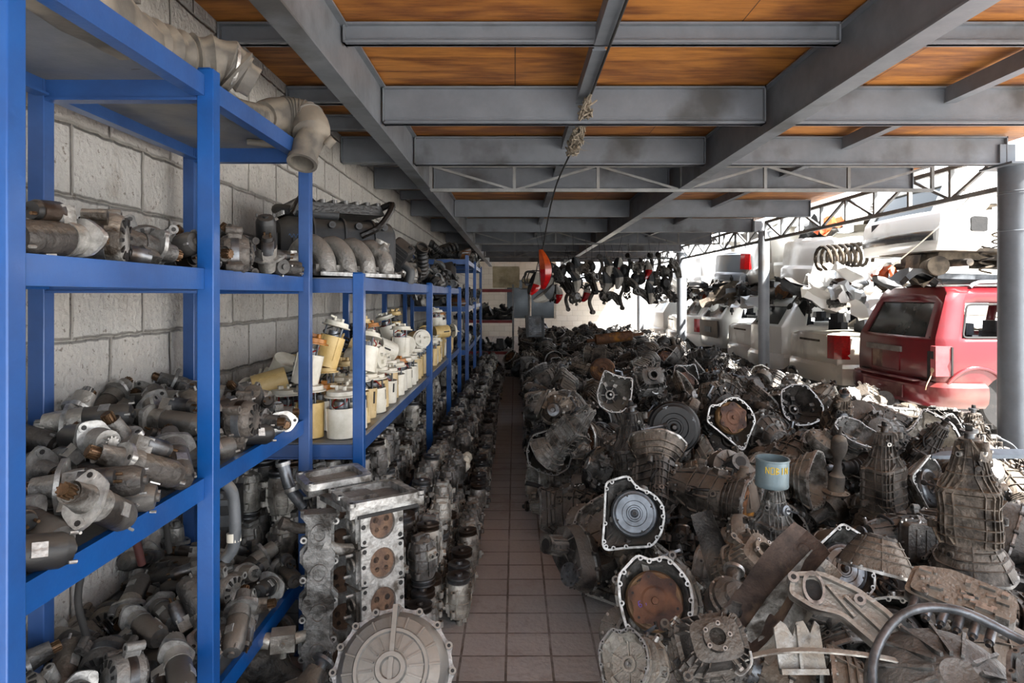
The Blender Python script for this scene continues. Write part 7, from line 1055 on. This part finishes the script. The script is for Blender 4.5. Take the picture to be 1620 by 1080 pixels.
q.bar((.9, -.66, 1.83), (.9, .66, 1.83), .05, .03); ex.append(('roof_rail', q.mesh('rr', [mat('silver_rail', 'a9acb0', None, .6, .35, 5)])))
q = MB(); q.tube(spl([(.42 + .42 * math.cos(t) + .02, -.945, .36 + .42 * math.sin(t)) for t in [PI - .1 - k * .3 for k in range(10)]], 3), .022, 8); ex.append(('fender_flare', q.mesh('ff', [P_RED])))
car('maroon_car', TR(5.06, 8.93, 0, 0, 0, .02), b, [P_RED], 'maroon boxy car parked tail first at the edge of the shed, right tail lamp missing', 'car', rg, True, [(.86, -.78), (3.6, -.78), (.86, .78), (3.6, .78)], 1.86, ex)
# white car body on top of it
WR = [(.30, .86), (.42, .90), (.60, .92), (.74, .90), (.79, .88), (1.12, .80), (1.2, .76), (1.26, .62), (1.3, 0)]
b, rg, G_, S_ = shell(4.4, 1.86, WR, [(0, 1), (3.0, 1), (3.5, .1), (4.4, 0)], lambda z: 0 if z < .7 else (z - .7) * .5, lambda z: .1, (.86, 3.6), [(.35, 1.4), (1.5, 2.3)], seed=4, dent=.006, roofcut=(.42, 3.5))
ex = []
q = MB(); q.loft(sweep([(.3, .92, .42), (.05, .88, .42), (-.05, .6, .42), (-.07, 0, .42), (-.05, -.6, .42), (.0, -.8, .42)], [(0, 0), (.05, .0), (.06, .06), (.05, .12), (0, .12)])); ex.append(('step_bumper', q.mesh('sb', [CHR])))
q = MB(); q.prism(round_poly([(-.1, -.09), (.1, -.09), (.1, .09), (-.1, .09)], .03, 3), 0, .02); me = q.mesh('fd', [GK]); me.transform(axm((.42, -.925, .62), (0, -1, 0))); ex.append(('filler_recess', me))
q = MB(); q.cyl((.1, -.7, .12), (.35, -.05, .10), .12, .12, 18); q.cyl((.35, -.9, .16), (.3, .8, .16), .045, n=14); q.box((.3, -.05, .17), (.3, .3, .24), tx=.7)
for s in (-1,): q.tube([(.75 + .07 * math.cos(t * .8), s * .62 + .07 * math.sin(t * .8), .05 + t * .013) for t in range(28)], .014, 6)
ex.append(('axle', q.mesh('ax', [UND])))
q = MB(); q.box((.9, -.55, .0), (1.5, .12, .07)); q.box((.9, .3, .0), (1.5, .12, .07)); ex.append(('chassis_rail', q.mesh('cr', [GYP])))
q = MB(); q.box((-.02, .1, .66), (.02, 1.0, .16)); ex.append(('tailgate_trim', q.mesh('tt', [GK])))
car('white_car', TR(5.10, 8.95, 1.90, .0, .03, .02), b, [P_WHT], 'cut-open white car body stacked on the roof of the maroon car', 'car', rg, True, (), 1.86, ex, seats=False)
# saloons and hatchbacks further along
SED = [(.26, .82), (.40, .86), (.68, .89), (.93, .86), (.97, .84), (1.30, .66), (1.38, .62), (1.42, .5), (1.44, 0)]
def saloon(M, p, label, seed, dent=.0, lamp=True, plate=True, wheels=True, hatch=False, cut=None, nm='saloon_car'):
    if hatch: b, rg, G_, S_ = shell(4.1, 1.76, [(z * 1.12, y) for z, y in SED], [(0, .95), (.4, 1), (2.4, 1), (3.1, 0), (4.1, 0)], lambda z: .03 if z < 1 else (z - 1.0) * .7, lambda z: .1, (.8, 3.3), [(.45, 1.15), (1.25, 2.2)], seed=seed, dent=dent, wshield=(2.45, 3.05), roofcut=cut)
    else: b, rg, G_, S_ = shell(4.5, 1.78, SED, [(0, 0), (.75, .05), (1.35, 1), (2.6, 1), (3.3, 0), (4.5, 0)], lambda z: .08 if z < .4 else 0, lambda z: .1, (.95, 3.6), [(1.2, 1.9), (2.0, 2.8)], rearwin=False, reardeck=(.8, 1.3), wshield=(2.65, 3.2), seed=seed, dent=dent, hood_z=.08, roofcut=cut); rg = None
    ex = []
    q = MB(); q.loft(sweep([(.45, .89, .22), (.05, .87, .22), (-.05, .6, .22), (-.08, 0, .22), (-.05, -.6, .22), (.05, -.87, .22), (.45, -.89, .22)], [(-.03, 0), (.04, .0), (.07, .1), (.07, .26), (.02, .32), (-.04, .32)])); ex.append(('rear_bumper', q.mesh('bp', [p])))
    if lamp:
        q = MB(); q.loft([[Vector(v) for v in ((.0, -.60, z), (-.065 + .0, -.62, z), (-.05, -.80, z), (.03, -.885, z), (.16, -.895, z), (.16, -.84, z))] for z in (.62, .66, .95, .99)]); ex.append(('tail_lamp', q.mesh('tl', [LRED])))
    if plate: q = MB(); q.push(Matrix(((0, 0, -1, -.05), (1, 0, 0, 0), (0, 1, 0, 0), (0, 0, 0, 1)))); o_ = round_poly([(-.27, .60), (.27, .60), (.27, .80), (-.27, .80)], .03, 3); q.ring(o_, inset(o_, .015), -.02, .012); q.prism(inset(o_, .015), -.03, .002, 1); q.pop(); q.box((-.055, 0, .88), (.02, .7, .035), m=2); ex.append(('plate_recess', q.mesh('pl', [p, P_BEI, UND])))
    return car(nm, M, b, [p], label, 'car', rg, True, [(.9, -.74), (3.5, -.74)] if wheels else (), 1.76, ex, 4.2, seats=dent < .03)
saloon(TR(5.02, 11.30, .03, 0, 0, .03), P_BEI, 'pale saloon beside the maroon car, its red tail lamp still fitted', 5, .006)
saloon(TR(5.00, 13.45, .0, 0, 0, .0), P_WHT, 'white hatchback tail behind the second round column, left of the pale saloon', 6, .012, False, False, hatch=True, nm='hatchback_car')
saloon(TR(5.2, 15.35, .0, 0, 0, .04), P_WHT, 'white saloon between the white hatchback and the silver estate', 7, .012, False)
b, rg, G_, S_ = shell(4.5, 1.86, [(z * .97, y) for z, y in SUVR], [(0, 1), (3.0, 1), (3.6, 0), (4.5, 0)], lambda z: .03 if z < 1.05 else (z - 1.05) * .75, lambda z: .1, (.86, 3.6), [(.45, .95), (1.05, 1.85), (1.98, 2.85)], seed=9, dent=.004)
q = MB(); q.box((-.06, 0, .8), (.02, 1.45, .42)); q.box((-.075, 0, .78), (.02, .5, .14), m=1)
car('estate_car', TR(5.05, 17.3, 0, 0, 0, .02), b, [P_SIL], 'silver boxy estate with dark rear window between the second and third columns', 'car', rg, True, [(.86, -.78)], 1.86, [('tailgate_panel', q.mesh('tp', [mat('brown_dust_panel', '6b6055', '7d7266', 0, .8, 5), GK]))])
saloon(TR(5.1, 19.6, 0, 0, 0, .05), P_WHT, 'white hatchback just beyond the silver estate car', 11, .01, True, False, hatch=True, nm='hatchback_car')
saloon(TR(5.1, 21.7, 0, 0, 0, -.05), P_SIL, 'silver saloon near the far end of the car row', 12, .015, False)
saloon(TR(5.0, 23.8, 0, 0, 0, .08), P_WHT, 'white hatchback last in the row, nearest the white block wall', 13, .015, False, False, hatch=True, nm='hatchback_car')
# second tier
saloon(TR(5.0, 11.6, 1.62, .05, .06, .10), P_WHT, 'crumpled white car shell stacked above the pale saloon', 21, .045, False, False, False, cut=(.9, 2.2), nm='crushed_car')
saloon(TR(5.15, 14.0, 1.70, -.06, -.04, -.1), P_BEI, 'crumpled beige car shell stacked over the white hatchback by the second column', 22, .05, False, False, False, True, nm='crushed_car')
saloon(TR(5.3, 16.6, 1.68, .05, .03, .15), P_GRY, 'crumpled grey car shell stacked over the silver estate', 23, .05, True, False, False, cut=(1.2, 2.6), nm='crushed_car')
saloon(TR(5.2, 19.2, 1.62, .0, -.04, -.12), P_WHT, 'crushed white hatchback shell stacked left of the crumpled grey one', 24, .05, False, False, False, True, nm='crushed_car')
saloon(TR(5.2, 22.2, 1.6, .03, .0, .1), P_SIL, 'crushed silver shell stacked farthest from the camera', 25, .05, False, False, False, nm='crushed_car')
# third tier bits and loose axles between the tiers
saloon(TR(5.6, 12.8, 2.75, .1, -.10, .2), P_WHT, 'white car shell topmost of the stack, seen above the edge truss', 31, .05, False, False, False, cut=(.8, 2.5), nm='crushed_car')
rj = random.Random(77); JK = [PILE[14], PILE[21], PILE[8], PILE[17], PILE[19], PILE[24], MISC[0], PILE[12]]
JN = []
for k in range(46):
    y = 10.0 + k * .31; z = (1.50 if y < 16 else 1.55) + rj.uniform(0, .22)
    kk = rj.choice(JK); JN.append((k, kk, place(kk, TR(4.98 + rj.uniform(0, .5), y, z + .1, rj.uniform(-3, 3), rj.uniform(-3, 3), rj.uniform(-3, 3)), 'x', 'x'), 20))
place(proto('coil_spring', [('spring_coil', (lambda q: (q.tube([(.17 * math.cos(t * .5), .17 * math.sin(t * .5), t * .0075) for t in range(100)], .026, 8), q.mesh('cs', [UND]))[-1])(MB()))]), TR(4.55, 10.0, 2.20, 0, PI / 2 - .1, .1), 'big rusty coil spring lying on its side left of the stacked white body', 'spring')

# torn body panels and trim crushed between the tiers
def panel(nm, m, seed, L_=1.1, W_=.6):
    r = random.Random(seed); n, k = 9, 6; g = {}
    for i in range(n + 1):
        for j in range(k + 1): g[i, j] = Vector(((i / n - .5) * L_ + r.uniform(-.03, .03), (j / k - .5) * W_ * (1 - .5 * abs(i / n - .5)) + r.uniform(-.03, .03), .10 * math.sin(i * .8 + seed) + .07 * math.sin(j * 1.3 + seed * 2) + r.uniform(-.035, .035)))
    vs = []; fs = []
    for s_ in (0, 1): vs += [g[i, j] - Vector((0, 0, .006 * s_)) for i in range(n + 1) for j in range(k + 1)]
    ix = lambda s_, i, j: s_ * (n + 1) * (k + 1) + i * (k + 1) + j
    for i in range(n):
        for j in range(k): fs += [(ix(0, i, j), ix(0, i + 1, j), ix(0, i + 1, j + 1), ix(0, i, j + 1)), (ix(1, i, j), ix(1, i, j + 1), ix(1, i + 1, j + 1), ix(1, i + 1, j))]
    for i in range(n):
        for j in (0, k): fs.append((ix(0, i, j), ix(0, i + 1, j), ix(1, i + 1, j), ix(1, i, j)))
    for j in range(k):
        for i in (0, n): fs.append((ix(0, i, j), ix(0, i, j + 1), ix(1, i, j + 1), ix(1, i, j)))
    b = MB(); b.add(vs, fs); return proto('body_panel|' + nm, [('torn_skin', b.mesh('pn', [m], 25))])
PAN = [panel('white', P_WHT, 1), panel('silver', P_SIL, 2, .9, .5), panel('black', BKP, 3, 1.0, .4), panel('dark', UND, 4, 1.2, .5), panel('orange', mat('orange_paint', 'c4531d', '97401a', 0, .5, 5), 5, .5, .25), panel('blue', mat('blue_sheet', '35557f', '2b4466', 0, .5, 5), 6, .4, .3), panel('grey', P_GRY, 7, .9, .5)]
PNAME = {'white': 'white', 'silver': 'silver', 'black': 'black plastic', 'dark': 'grimy', 'orange': 'orange', 'blue': 'blue', 'grey': 'grey'}
PANS = []
for k in range(58):
    y = 9.9 + k * .235; tier = k % 3; z = (1.50, 1.62, 2.75)[tier] + rj.uniform(0, .22); q = rj.choices(PAN, [4, 3, 4, 3, 1.2, 1, 2])[0]
    if tier == 2 and (y < 11.5 or y > 14): z = 1.75
    PANS.append((k, q, place(q, TR((5.45 if min(abs(y - 12.45), abs(y - 18.6)) < .75 else 4.95) + rj.uniform(-.05, .5), y, z, rj.uniform(-.7, .7), rj.uniform(-.5, .5), rj.uniform(-3, 3)), 'x', 'x'), tier))
for k, (x, z, q) in enumerate(((4.95, 1.86, 2), (5.3, 1.9, 3), (5.1, 1.95, 4), (4.9, 1.98, 0), (5.5, 1.88, 2))): PANS.append((100 + k, PAN[q], place(PAN[q], TR(x, 8.5 + k * .35, z, 0, 0, k * 1.1, .8), 'x', 'x'), 0))
# ---------------------------------------------------------------- wires, hanging parts, far end
ORL = mat('orange_lens', 'b4491a', '8f3413', 0, .2, 9, .05); CLR = mat('clear_lens', 'cfcac0', 'a8a298', .2, .2, 8, .05, 60, '8a7f70', .2, .6); TWI = mat('twine', '8f8474', '6d6254', 0, .9, 30, .3)
def lens(nm, m1, m2, h=.5, w=.13):
    b = MB(); c = MB(); n = 14; rg = []; r2 = []
    for i in range(n + 1):
        t = i / n; z = (t - .5) * h; q = math.sin(PI * (.06 + .88 * t)) ** .7; bx = .05 * math.sin(PI * t)
        rg.append([Vector(v) for v in ((-w * .5 * q + bx, 0, z), (-w * .35 * q + bx, -.05 * q, z), (w * .1 * q + bx, -.075 * q, z), (w * .5 * q + bx, -.02, z), (w * .45 * q + bx, .01, z), (-w * .45 * q + bx, .015, z))])
        r2.append([Vector(v) for v in ((-w * .52 * q + bx, .0, z), (w * .53 * q + bx, .0, z), (w * .35 * q + bx, .09 * q + .01, z), (-w * .35 * q + bx, .08 * q + .01, z))])
    k = int(n * .55); b.loft(rg[:k + 1], 0); b.loft(rg[k:], 1); c.loft(r2); d = MB(); d.cyl((0.03, .04, h * .45), (0.0, .02, h * .5 + .35), .0025, n=6)
    return proto('tail_lamp|' + nm, [('lens', b.mesh('ls', [m1, m2])), ('lamp_back', c.mesh('lb', [BKP])), ('hanging_wire', d.mesh('hw', [RUB]))])
lens('big', LRED, ORL, .50, .17); lens('small', LRED, CLR, .30, .12); lens('clear', CLR, GYP, .34, .14)
place('tail_lamp|big', TR(.34, 8.5, 1.98, .05, -.05, -.35), 'large red and orange tail lamp hanging from the wire above the aisle', 'tail lamp')
place('tail_lamp|small', TR(.24, 8.62, 1.80, .2, .25, .9), 'smaller dark-backed tail lamp hanging just below left of the large red one', 'tail lamp')
place('wiring_harness|b', TR(.25, 8.7, 1.85, PI / 2, .3, 0, 1.1), 'black wiring tangle hanging left of the large red tail lamp', 'wiring')
place('tail_lamp|clear', TR(.38, 8.9, 1.68, .5, .8, .4), 'dusty clear lamp hanging lowest in the cluster under the red lamp', 'tail lamp')
b = MB(); b.tube(spl([(.50, .4, 2.97), (.50, 2.6, 2.97), (.50, 4.45, 2.97), (.485, 4.75, 2.93), (.47, 5.1, 2.84), (.46, 5.5, 2.83), (.40, 6.6, 2.72), (.37, 7.6, 2.5), (.35, 8.45, 2.24)], 8), .008, 8); b.tube(spl([(.35, 8.45, 2.26), (.30, 8.60, 2.1), (.27, 8.68, 1.9), (.33, 8.8, 1.74), (.38, 8.88, 1.72)], 6), .006, 6); b.tube([(.27, 8.68, 1.9), (.24, 8.64, 1.84)], .005, 6); c = MB(); rk = random.Random(8)
for k in range(70):
    t = rk.random() ** .8; p = Vector((.49 - .03 * t, 4.45 + 1.0 * t, 2.93 - .12 * t)); c.tube(spl([p + Vector((rk.uniform(-.05, .05), rk.uniform(-.08, .08), rk.uniform(-.05, .05))) for _ in range(5)], 4), .006, 5)
for k in range(12): p = Vector((.47, 5.1 + rk.uniform(-.1, .4), 2.84)); c.tube([p, p + Vector((rk.uniform(-.05, .22), rk.uniform(-.05, .05), rk.uniform(-.08, .03)))], .0012, 4)
place(proto('overhead_cable', [('cable_run', b.mesh('cb', [RUB])), ('twine_knots', c.mesh('tk', [TWI]))]), TR(0, 0, 0), 'dark cable tied with frayed twine running under the roof to the red lamp', 'cable')
b = MB(); b.tube(spl([tuple(at(1405, 426, 7.9)), tuple(at(1470, 372, 7.6)), tuple(at(1533, 313, 7.3)), (4.42, 6.6, 2.68)], 6), .008, 6); place(proto('white_rope', [('rope', b.mesh('rp', [PWH]))]), TR(0, 0, 0), 'thin white rope stretched from the edge truss down across the stacked white body', 'rope')
# things hanging on the bar further back
b = MB(); b.cyl((.55, 14.0, 2.42), (3.3, 14.0, 2.42), .016, n=8)
for x in (.6, 1.5, 2.4, 3.2): b.cyl((x, 14.0, 2.42), (x, 14.2, 2.84), .006, n=6)
tag(ob('hanging_bar', b.mesh('hb', [ST])), 'thin steel bar slung under the roof carrying the hanging lamps and parts', 'bar')
# mirror and arm shapes
b = MB(); b.lathe([(0, .06), (.06, .05), (.10, .0), (.105, -.03), (.10, -.035)], n=18, sx=.7); c = MB(); c.lathe([(0, -.034), (.098, -.034)], n=18, sx=.7); d = MB(); d.cyl((0, .1, 0), (0, .36, -.0), .003, n=6)
proto('door_mirror', [('mirror_shell', b.mesh('ms', [BKP])), ('mirror_glass', c.mesh('mg', [AB])), ('hanging_wire', d.mesh('mw', [RUB]))])
b = MB(); b.tube(spl([(0, 0, .22), (.03, 0, .08), (-.02, .02, -.08), (.03, 0, -.24)], 6), .028, 8); b.cyl((0, -.03, .22), (0, .03, .22), .04, n=12); b.cyl((.03, -.03, -.24), (.03, .03, -.24), .035, n=12); c = MB(); c.cyl((0, 0, .25), (0, 0, .42), .003, n=6)
proto('suspension_arm', [('arm_rod', b.mesh('ar', [A2])), ('hanging_wire', c.mesh('aw', [RUB]))])
HANG = []; hx = .62; kk = 0
hk = ['tail_lamp|clear', 'suspension_arm', 'mount_arm|b', 'pump_casting|c', 'door_mirror', 'tail_lamp|small', 'mount_arm|a', 'suspension_arm', 'tail_lamp|clear', 'pump_casting|b', 'wiring_harness|c', 'door_mirror', 'mount_arm|b']
while hx < 3.25:
    for row in ((0, 1, 2) if kk % 4 else (0, 1)):
        k = hk[(kk * 3 + row * 5) % len(hk)]; kk += 1; z = (2.20, 1.95, 1.66)[row] + rk.uniform(-.06, .06)
        M = TR(hx + rk.uniform(-.04, .04), 14.0 + rk.uniform(-.12, .12), z, (PI / 2 if k[:4] in ('moun', 'door', 'pump', 'wiri') else 0) + rk.uniform(-.2, .2), rk.uniform(-.3, .3), rk.uniform(-1.2, 1.2), 1.35); HANG.append((kk, k, place(k, M, 'x', 'x'), 30 + row))
    hx += .125
# cream panels on the far rack, radiator, muffler
CRM = mat('cream_foam', 'cfc0a0', 'b3a27f', 0, .7, 5, .1, 60, '8a7a5e', 0, .56)
b = MB(); b.box((0, 0, .25), (.62, .5, .5))
for k in range(7): b.box((0, -.255, .04 + k * .07), (.60, .012, .045))
b.box((.315, 0, .25), (.012, .44, .44)); tag(ob('cream_panel_box', b.mesh('cb', [CRM]), None, (-.22, 16.0, 1.83)), 'cream slatted box on top of the red-edged rack at the far end', 'box')
b = MB(); b.box((0, 0, .11), (.3, .4, .22)); b.box((0, -.205, .11), (.28, .01, .03)); b.box((0, 0, .225), (.32, .42, .02)); tag(ob('cream_panel_box', b.mesh('cc', [CRM]), None, (.33, 16.9, 1.83)), 'smaller cream box right of the large slatted one at the far end', 'box')
b = MB(); b.box((.35, 16.9, .91), (.05, .05, 1.82)); b.box((.35, 16.9, 1.815), (.5, .5, .02)); b.box((.35, 16.9, .01), (.3, .3, .02)); tag(ob('steel_stand', b.mesh('st', [M_STEELD])), 'thin grey stand carrying the smaller cream box at the far end', 'stand')
b = MB(); b.box((0, 0, .22), (.30, .05, .44)); c = MB()
for k in range(12): c.box((0, -.028, .05 + k * .031), (.26, .006, .014))
d = MB(); d.box((.17, 0, .22), (.05, .07, .46)); e = MB(); e.box((-.17, 0, .22), (.05, .07, .46)); d.cyl((.17, -.02, .38), (.17, -.08, .38), .02, n=10)
place(proto('radiator', [('radiator_core', b.mesh('rc', [GYP])), ('fin_rows', c.mesh('fr', [ST])), ('side_tank', d.mesh('sd', [BKP])), ('side_tank', e.mesh('se', [BKP]))]), TR(.42, 14.0, .78, -.15, 0, .2), 'grey car radiator standing upright on the far end of the pile near the aisle', 'radiator')
b = MB(); b.loft([sup(*s_, n=20) for s_ in [(-.36, .03, .03, 2), (-.33, .09, .07, 2.2), (.30, .09, .07, 2.2), (.33, .03, .03, 2)]]); b.cyl((0, 0, .3), (.0, .05, .52), .028, n=10); b.cyl((0, 0, -.33), (0, -.03, -.5), .028, n=10)
place(proto('exhaust_muffler', [('silencer', b.mesh('mu', [IR]))]), TR(1.72, 11.6, .92, 0, PI / 2 - .12, .1), 'long rusty exhaust muffler lying on the pile behind the bright silver bell housing', 'muffler')
# a white rag on the compressors
b = MB(); rr = random.Random(3)
for k in range(12):
    p = Vector((rr.uniform(-.09, .09), rr.uniform(-.16, .16), rr.uniform(0, .06))); b.loft([sup(z, q * rr.uniform(.8, 1.2), q * rr.uniform(.7, 1.1), 2, p.x + rr.uniform(-.01, .01), p.y, n=10) for z, q in ((p.z - .03, .012), (p.z, .045), (p.z + .03, .04), (p.z + .05, .012))])
tag(ob('white_rag', b.mesh('rg', [PWH], 80), None, (-.42, 5.2, .33)), 'crumpled white rag lying on the compressors beside the aisle', 'rag')
# ---------------------------------------------------------------- labels: which one is it
NOUN = {'automatic_gearbox|a': ('grey automatic gearbox with steel converter', 'gearbox'), 'automatic_gearbox|b': ('brown automatic gearbox with rusty converter', 'gearbox'), 'automatic_gearbox|c': ('dark automatic gearbox', 'gearbox'),
 'transaxle|a': ('grey squat gearbox', 'gearbox'), 'transaxle|b': ('brown squat gearbox', 'gearbox'), 'transaxle|c': ('dark squat gearbox with rusty disc', 'gearbox'), 'manual_gearbox|a': ('long brown ribbed gearbox', 'gearbox'), 'manual_gearbox|b': ('long grey ribbed gearbox', 'gearbox'),
 'transfer_case|a': ('grey two-lobed transfer case', 'transfer case'), 'transfer_case|b': ('brown two-lobed transfer case', 'transfer case'), 'bell_housing|a': ('pale empty bell housing', 'bell housing'), 'bell_housing|b': ('brown empty bell housing', 'bell housing'), 'gearbox_cover|a': ('grey ribbed gearbox cover', 'gearbox part'), 'gearbox_cover|b': ('brown ribbed gearbox cover', 'gearbox part'),
 'differential|a': ('dark axle differential', 'axle'), 'torque_converter|a': ('steel torque converter disc', 'torque converter'), 'torque_converter|b': ('rusty torque converter disc', 'torque converter'), 'brake_disc|a': ('rusty brake disc', 'brake disc'), 'metal_bracket|a': ('dark bent sheet', 'sheet metal'), 'metal_bracket|b': ('rusty bent sheet', 'sheet metal'), 'metal_bracket|c': ('grey bent sheet', 'sheet metal'),
 'drive_shaft|a': ('steel drive shaft with rubber boots', 'drive shaft'), 'valve_body|a': ('grey valve body', 'gearbox part'), 'valve_body|b': ('brown valve body', 'gearbox part'), 'intake_manifold|a': ('grey intake manifold', 'engine part'), 'intake_manifold|b': ('black intake manifold', 'engine part'), 'intake_manifold|c': ('pale intake manifold', 'engine part'),
 'wiring_harness|a': ('black wiring tangle', 'wiring'), 'wiring_harness|b': ('black wiring tangle', 'wiring'), 'wiring_harness|c': ('black cable tangle', 'wiring'), 'starter_motor|a': ('grey starter motor', 'starter motor'), 'starter_motor|b': ('pale-nosed black starter motor', 'starter motor'), 'starter_motor|c': ('dark starter motor', 'starter motor'),
 'alternator|a': ('grey slotted alternator', 'alternator'), 'alternator|b': ('brown slotted alternator', 'alternator'), 'air_conditioning_compressor|a': ('pale grey compressor', 'compressor'), 'air_conditioning_compressor|b': ('pale compressor', 'compressor'), 'air_conditioning_compressor|c': ('dark grey compressor', 'compressor'),
 'fuel_pump|a': ('white fuel pump', 'fuel pump'), 'fuel_pump|b': ('white-capped cream fuel pump', 'fuel pump'), 'fuel_pump|c': ('tall cream fuel pump', 'fuel pump'), 'fuel_pump|d': ('amber-capped white fuel pump', 'fuel pump'), 'air_hose|a': ('black ribbed air hose', 'hose'), 'air_hose|b': ('grey ribbed air hose', 'hose'), 'air_filter_box|a': ('black plastic filter box', 'filter box'),
 'steel_line|a': ('thin bent steel pipe', 'pipe'), 'steel_line|b': ('grey bent pipe', 'pipe'), 'rubber_hose|b': ('black rubber hose', 'hose'), 'gear_boot|a': ('black accordion gear boot', 'gear boot'), 'mount_arm|a': ('dark bracket arm', 'bracket'), 'mount_arm|b': ('pale bracket arm', 'bracket'), 'pump_casting|a': ('small grey pump casting', 'pump'), 'pump_casting|b': ('small brown pump casting', 'pump'), 'pump_casting|c': ('small pale pump casting', 'pump'),
 'tail_lamp|clear': ('dusty clear lamp', 'tail lamp'), 'tail_lamp|small': ('red and clear tail lamp', 'tail lamp'), 'suspension_arm': ('brown suspension arm', 'suspension arm'), 'door_mirror': ('black door mirror', 'mirror')}
ANCH = [((1004, 812), 'the blue-grey converter'), ((1036, 950), 'the rusty flex plate'), ((1067, 676), 'the black converter'), ((972, 622), 'the bright bell housing'), ((953, 583), 'the rust-brown converter'), ((1398, 740), 'the mid upright gearbox'), ((1545, 800), 'the tall pale gearbox'), ((1218, 742), 'the metal can'), ((1322, 720), 'the shift tower'), ((1335, 965), 'the bracket arm'), ((1235, 940), 'the rusty sheet'), ((1385, 880), 'the upturned cone housing'),
 ((1590, 500), 'the near column'), ((1208, 520), 'the second column'), ((1080, 480), 'the third column'), ((1440, 560), 'the maroon car'), ((965, 535), 'the rusty muffler'), ((848, 520), 'the grey radiator'), ((1520, 945), 'the big valve body'), ((1510, 1070), 'the round dark housing'), ((1130, 1040), 'the boxy dark cover'), ((980, 1050), 'the small pale gearbox'), ((865, 720), 'the aisle corner'), ((1160, 655), 'the orange-disc gearbox')]
ORD = ['leftmost', 'second from left', 'third from left', 'fourth from left', 'fifth from left', 'sixth from left', 'seventh from left', 'eighth from left']
def pxy(o):
    p = o.matrix_world @ (Matrix.Identity(4) @ Vector((0, 0, -.05))); return (PX0 + p.x / p.y * FPX, PY0 - (p.z - CAMZ) / p.y * FPX, p)
def rel(x, y, k=0):
    a = sorted(ANCH, key=lambda q: math.hypot(q[0][0] - x, q[0][1] - y))[k]; dx, dy = x - a[0][0], y - a[0][1]
    w_ = ('right of' if dx > 0 else 'left of') if abs(dx) > abs(dy) else ('below' if dy > 0 else 'above'); return ('just ' if math.hypot(dx, dy) < 55 else '') + w_ + ' ' + a[1]
def pose(o):
    d = o.matrix_world.to_3x3() @ Vector((0, 0, 1)); d.normalize()
    return 'facing camera' if d.y < -.6 else 'mouth up' if d.z > .65 else 'mouth down' if d.z < -.65 else 'tail forward' if d.y > .6 else 'pointing right' if d.x > 0 else 'pointing left'
rows = []
for i, k, o, z in PILED:
    nn, ct = NOUN[k]; x, y, p = pxy(o); c = o_cl[o.name]
    if c == 0: lb = 'small %s half buried %s' % (nn, rel(x, y)); gp = 'small buried pieces of the pile'
    else: lb = '%s, %s, %s' % (nn, pose(o), rel(x, y)) if ct in ('gearbox', 'bell housing', 'transfer case', 'torque converter') else '%s lying %s' % (nn, rel(x, y)); gp = None
    rows.append((o, lb, ct, gp, c, x, y))
SH = {1: 'upper shelf', 2: 'middle shelf', 3: 'lowest shelf'}
for i, k, o, z in RACKED:
    nn, ct = NOUN[k]; x, y, p = pxy(o); c = o_cl[o.name]; gp = None
    if z in (1, 2, 3): lb = '%s, near rack %s, %s, %s' % (nn, SH[z], 'nearest bay' if p.y < 2.12 else 'second bay', 'at wall' if p.x < -1.28 else 'at front'); gp = 'starter motors and alternators on the near rack'
    elif z == 4: lb = '%s, long rack, %s' % (nn, ('upper layer' if p.z > 1.05 else 'bottom row') + (', beside near rack' if p.y < 4.3 else ', mid bay' if p.y < 5.8 else ', past the third post')); gp = 'fuel pumps on the long rack'
    elif z == 5: lb = '%s behind the fuel pumps on the long rack' % nn; gp = 'hoses and boxes behind the fuel pumps'
    elif z == 6: lb = '%s on the long rack bottom shelf, %s' % (nn, 'near end' if p.y < 5.8 else 'far end'); gp = 'compressors on the bottom shelf'
    elif z == 7: lb = '%s on top of the long blue rack%s' % (nn, ', behind the engine' if p.y < 6.2 else ', far half'); gp = 'hoses and manifolds on the long rack top'
    elif z == 8: lb = '%s %s on the floor, %s' % (nn, 'stacked' if p.z > .3 else 'standing', 'beside the cylinder heads' if p.y < 3.8 else 'first half of the row' if p.y < 6 else 'far down the row'); gp = 'compressors standing along the aisle'
    elif z == 9: lb = '%s on the floor below the near rack' % nn; gp = 'loose parts below the near rack'
    elif z == 10: lb = '%s on the far tall blue rack, %s' % (nn, 'top shelf' if p.z > 2.1 else 'second shelf' if p.z > 1.5 else 'third shelf' if p.z > .9 else 'lowest shelf'); gp = 'parts on the far tall rack'
    elif z == 11: lb = '%s on the red-edged rack at the far end' % nn; gp = 'parts on the red-edged rack'
    else: lb = 'dusty %s on the floor where the aisle ends' % nn; gp = 'parts heaped where the aisle ends'
    rows.append((o, lb, ct, gp, c, x, y))
for i, k, o, z in JN: nn, ct = NOUN[k]; x, y, p = pxy(o); rows.append((o, '%s wedged between stacked cars, %s' % (nn, rel(x, y)), ct, 'loose parts between the stacked cars', 0, x, y))
for i, k, o, z in HANG: nn, ct = NOUN[k]; x, y, p = pxy(o); rows.append((o, '%s hanging in the %s row' % (nn, ('upper', 'middle', 'lower')[z - 30]), ct, 'lamps and arms hanging from the steel bar', 0, x, y))
for i, k, o, z in PANS: x, y, p = pxy(o); rows.append((o, 'torn %s body panel crushed among the stacked cars, %s' % (PNAME[k.split('|')[1]], rel(x, y)), 'car panel', 'torn panels among the stacked cars', 0, x, y))
byl = {}
for r in rows: byl.setdefault(r[1], []).append(r)
for lb, L in byl.items():
    big = sorted([r for r in L if r[4] or r[2] in ('tail lamp',)], key=lambda r: r[5]) if len(L) > 1 else []
    one_ = len(L) == 1
    for r in L:
        o, l0, ct, gp, c, x, y = r; lab = l0
        if r in big and len(big) <= 8 and len(big) == len(L) and len(L) > 1: lab = l0 + ', ' + ORD[big.index(r)]
        tag(o, lab, ct, gp or ('alike %s' % (ct + 's in the pile') if not one_ else None))
n_ = {}
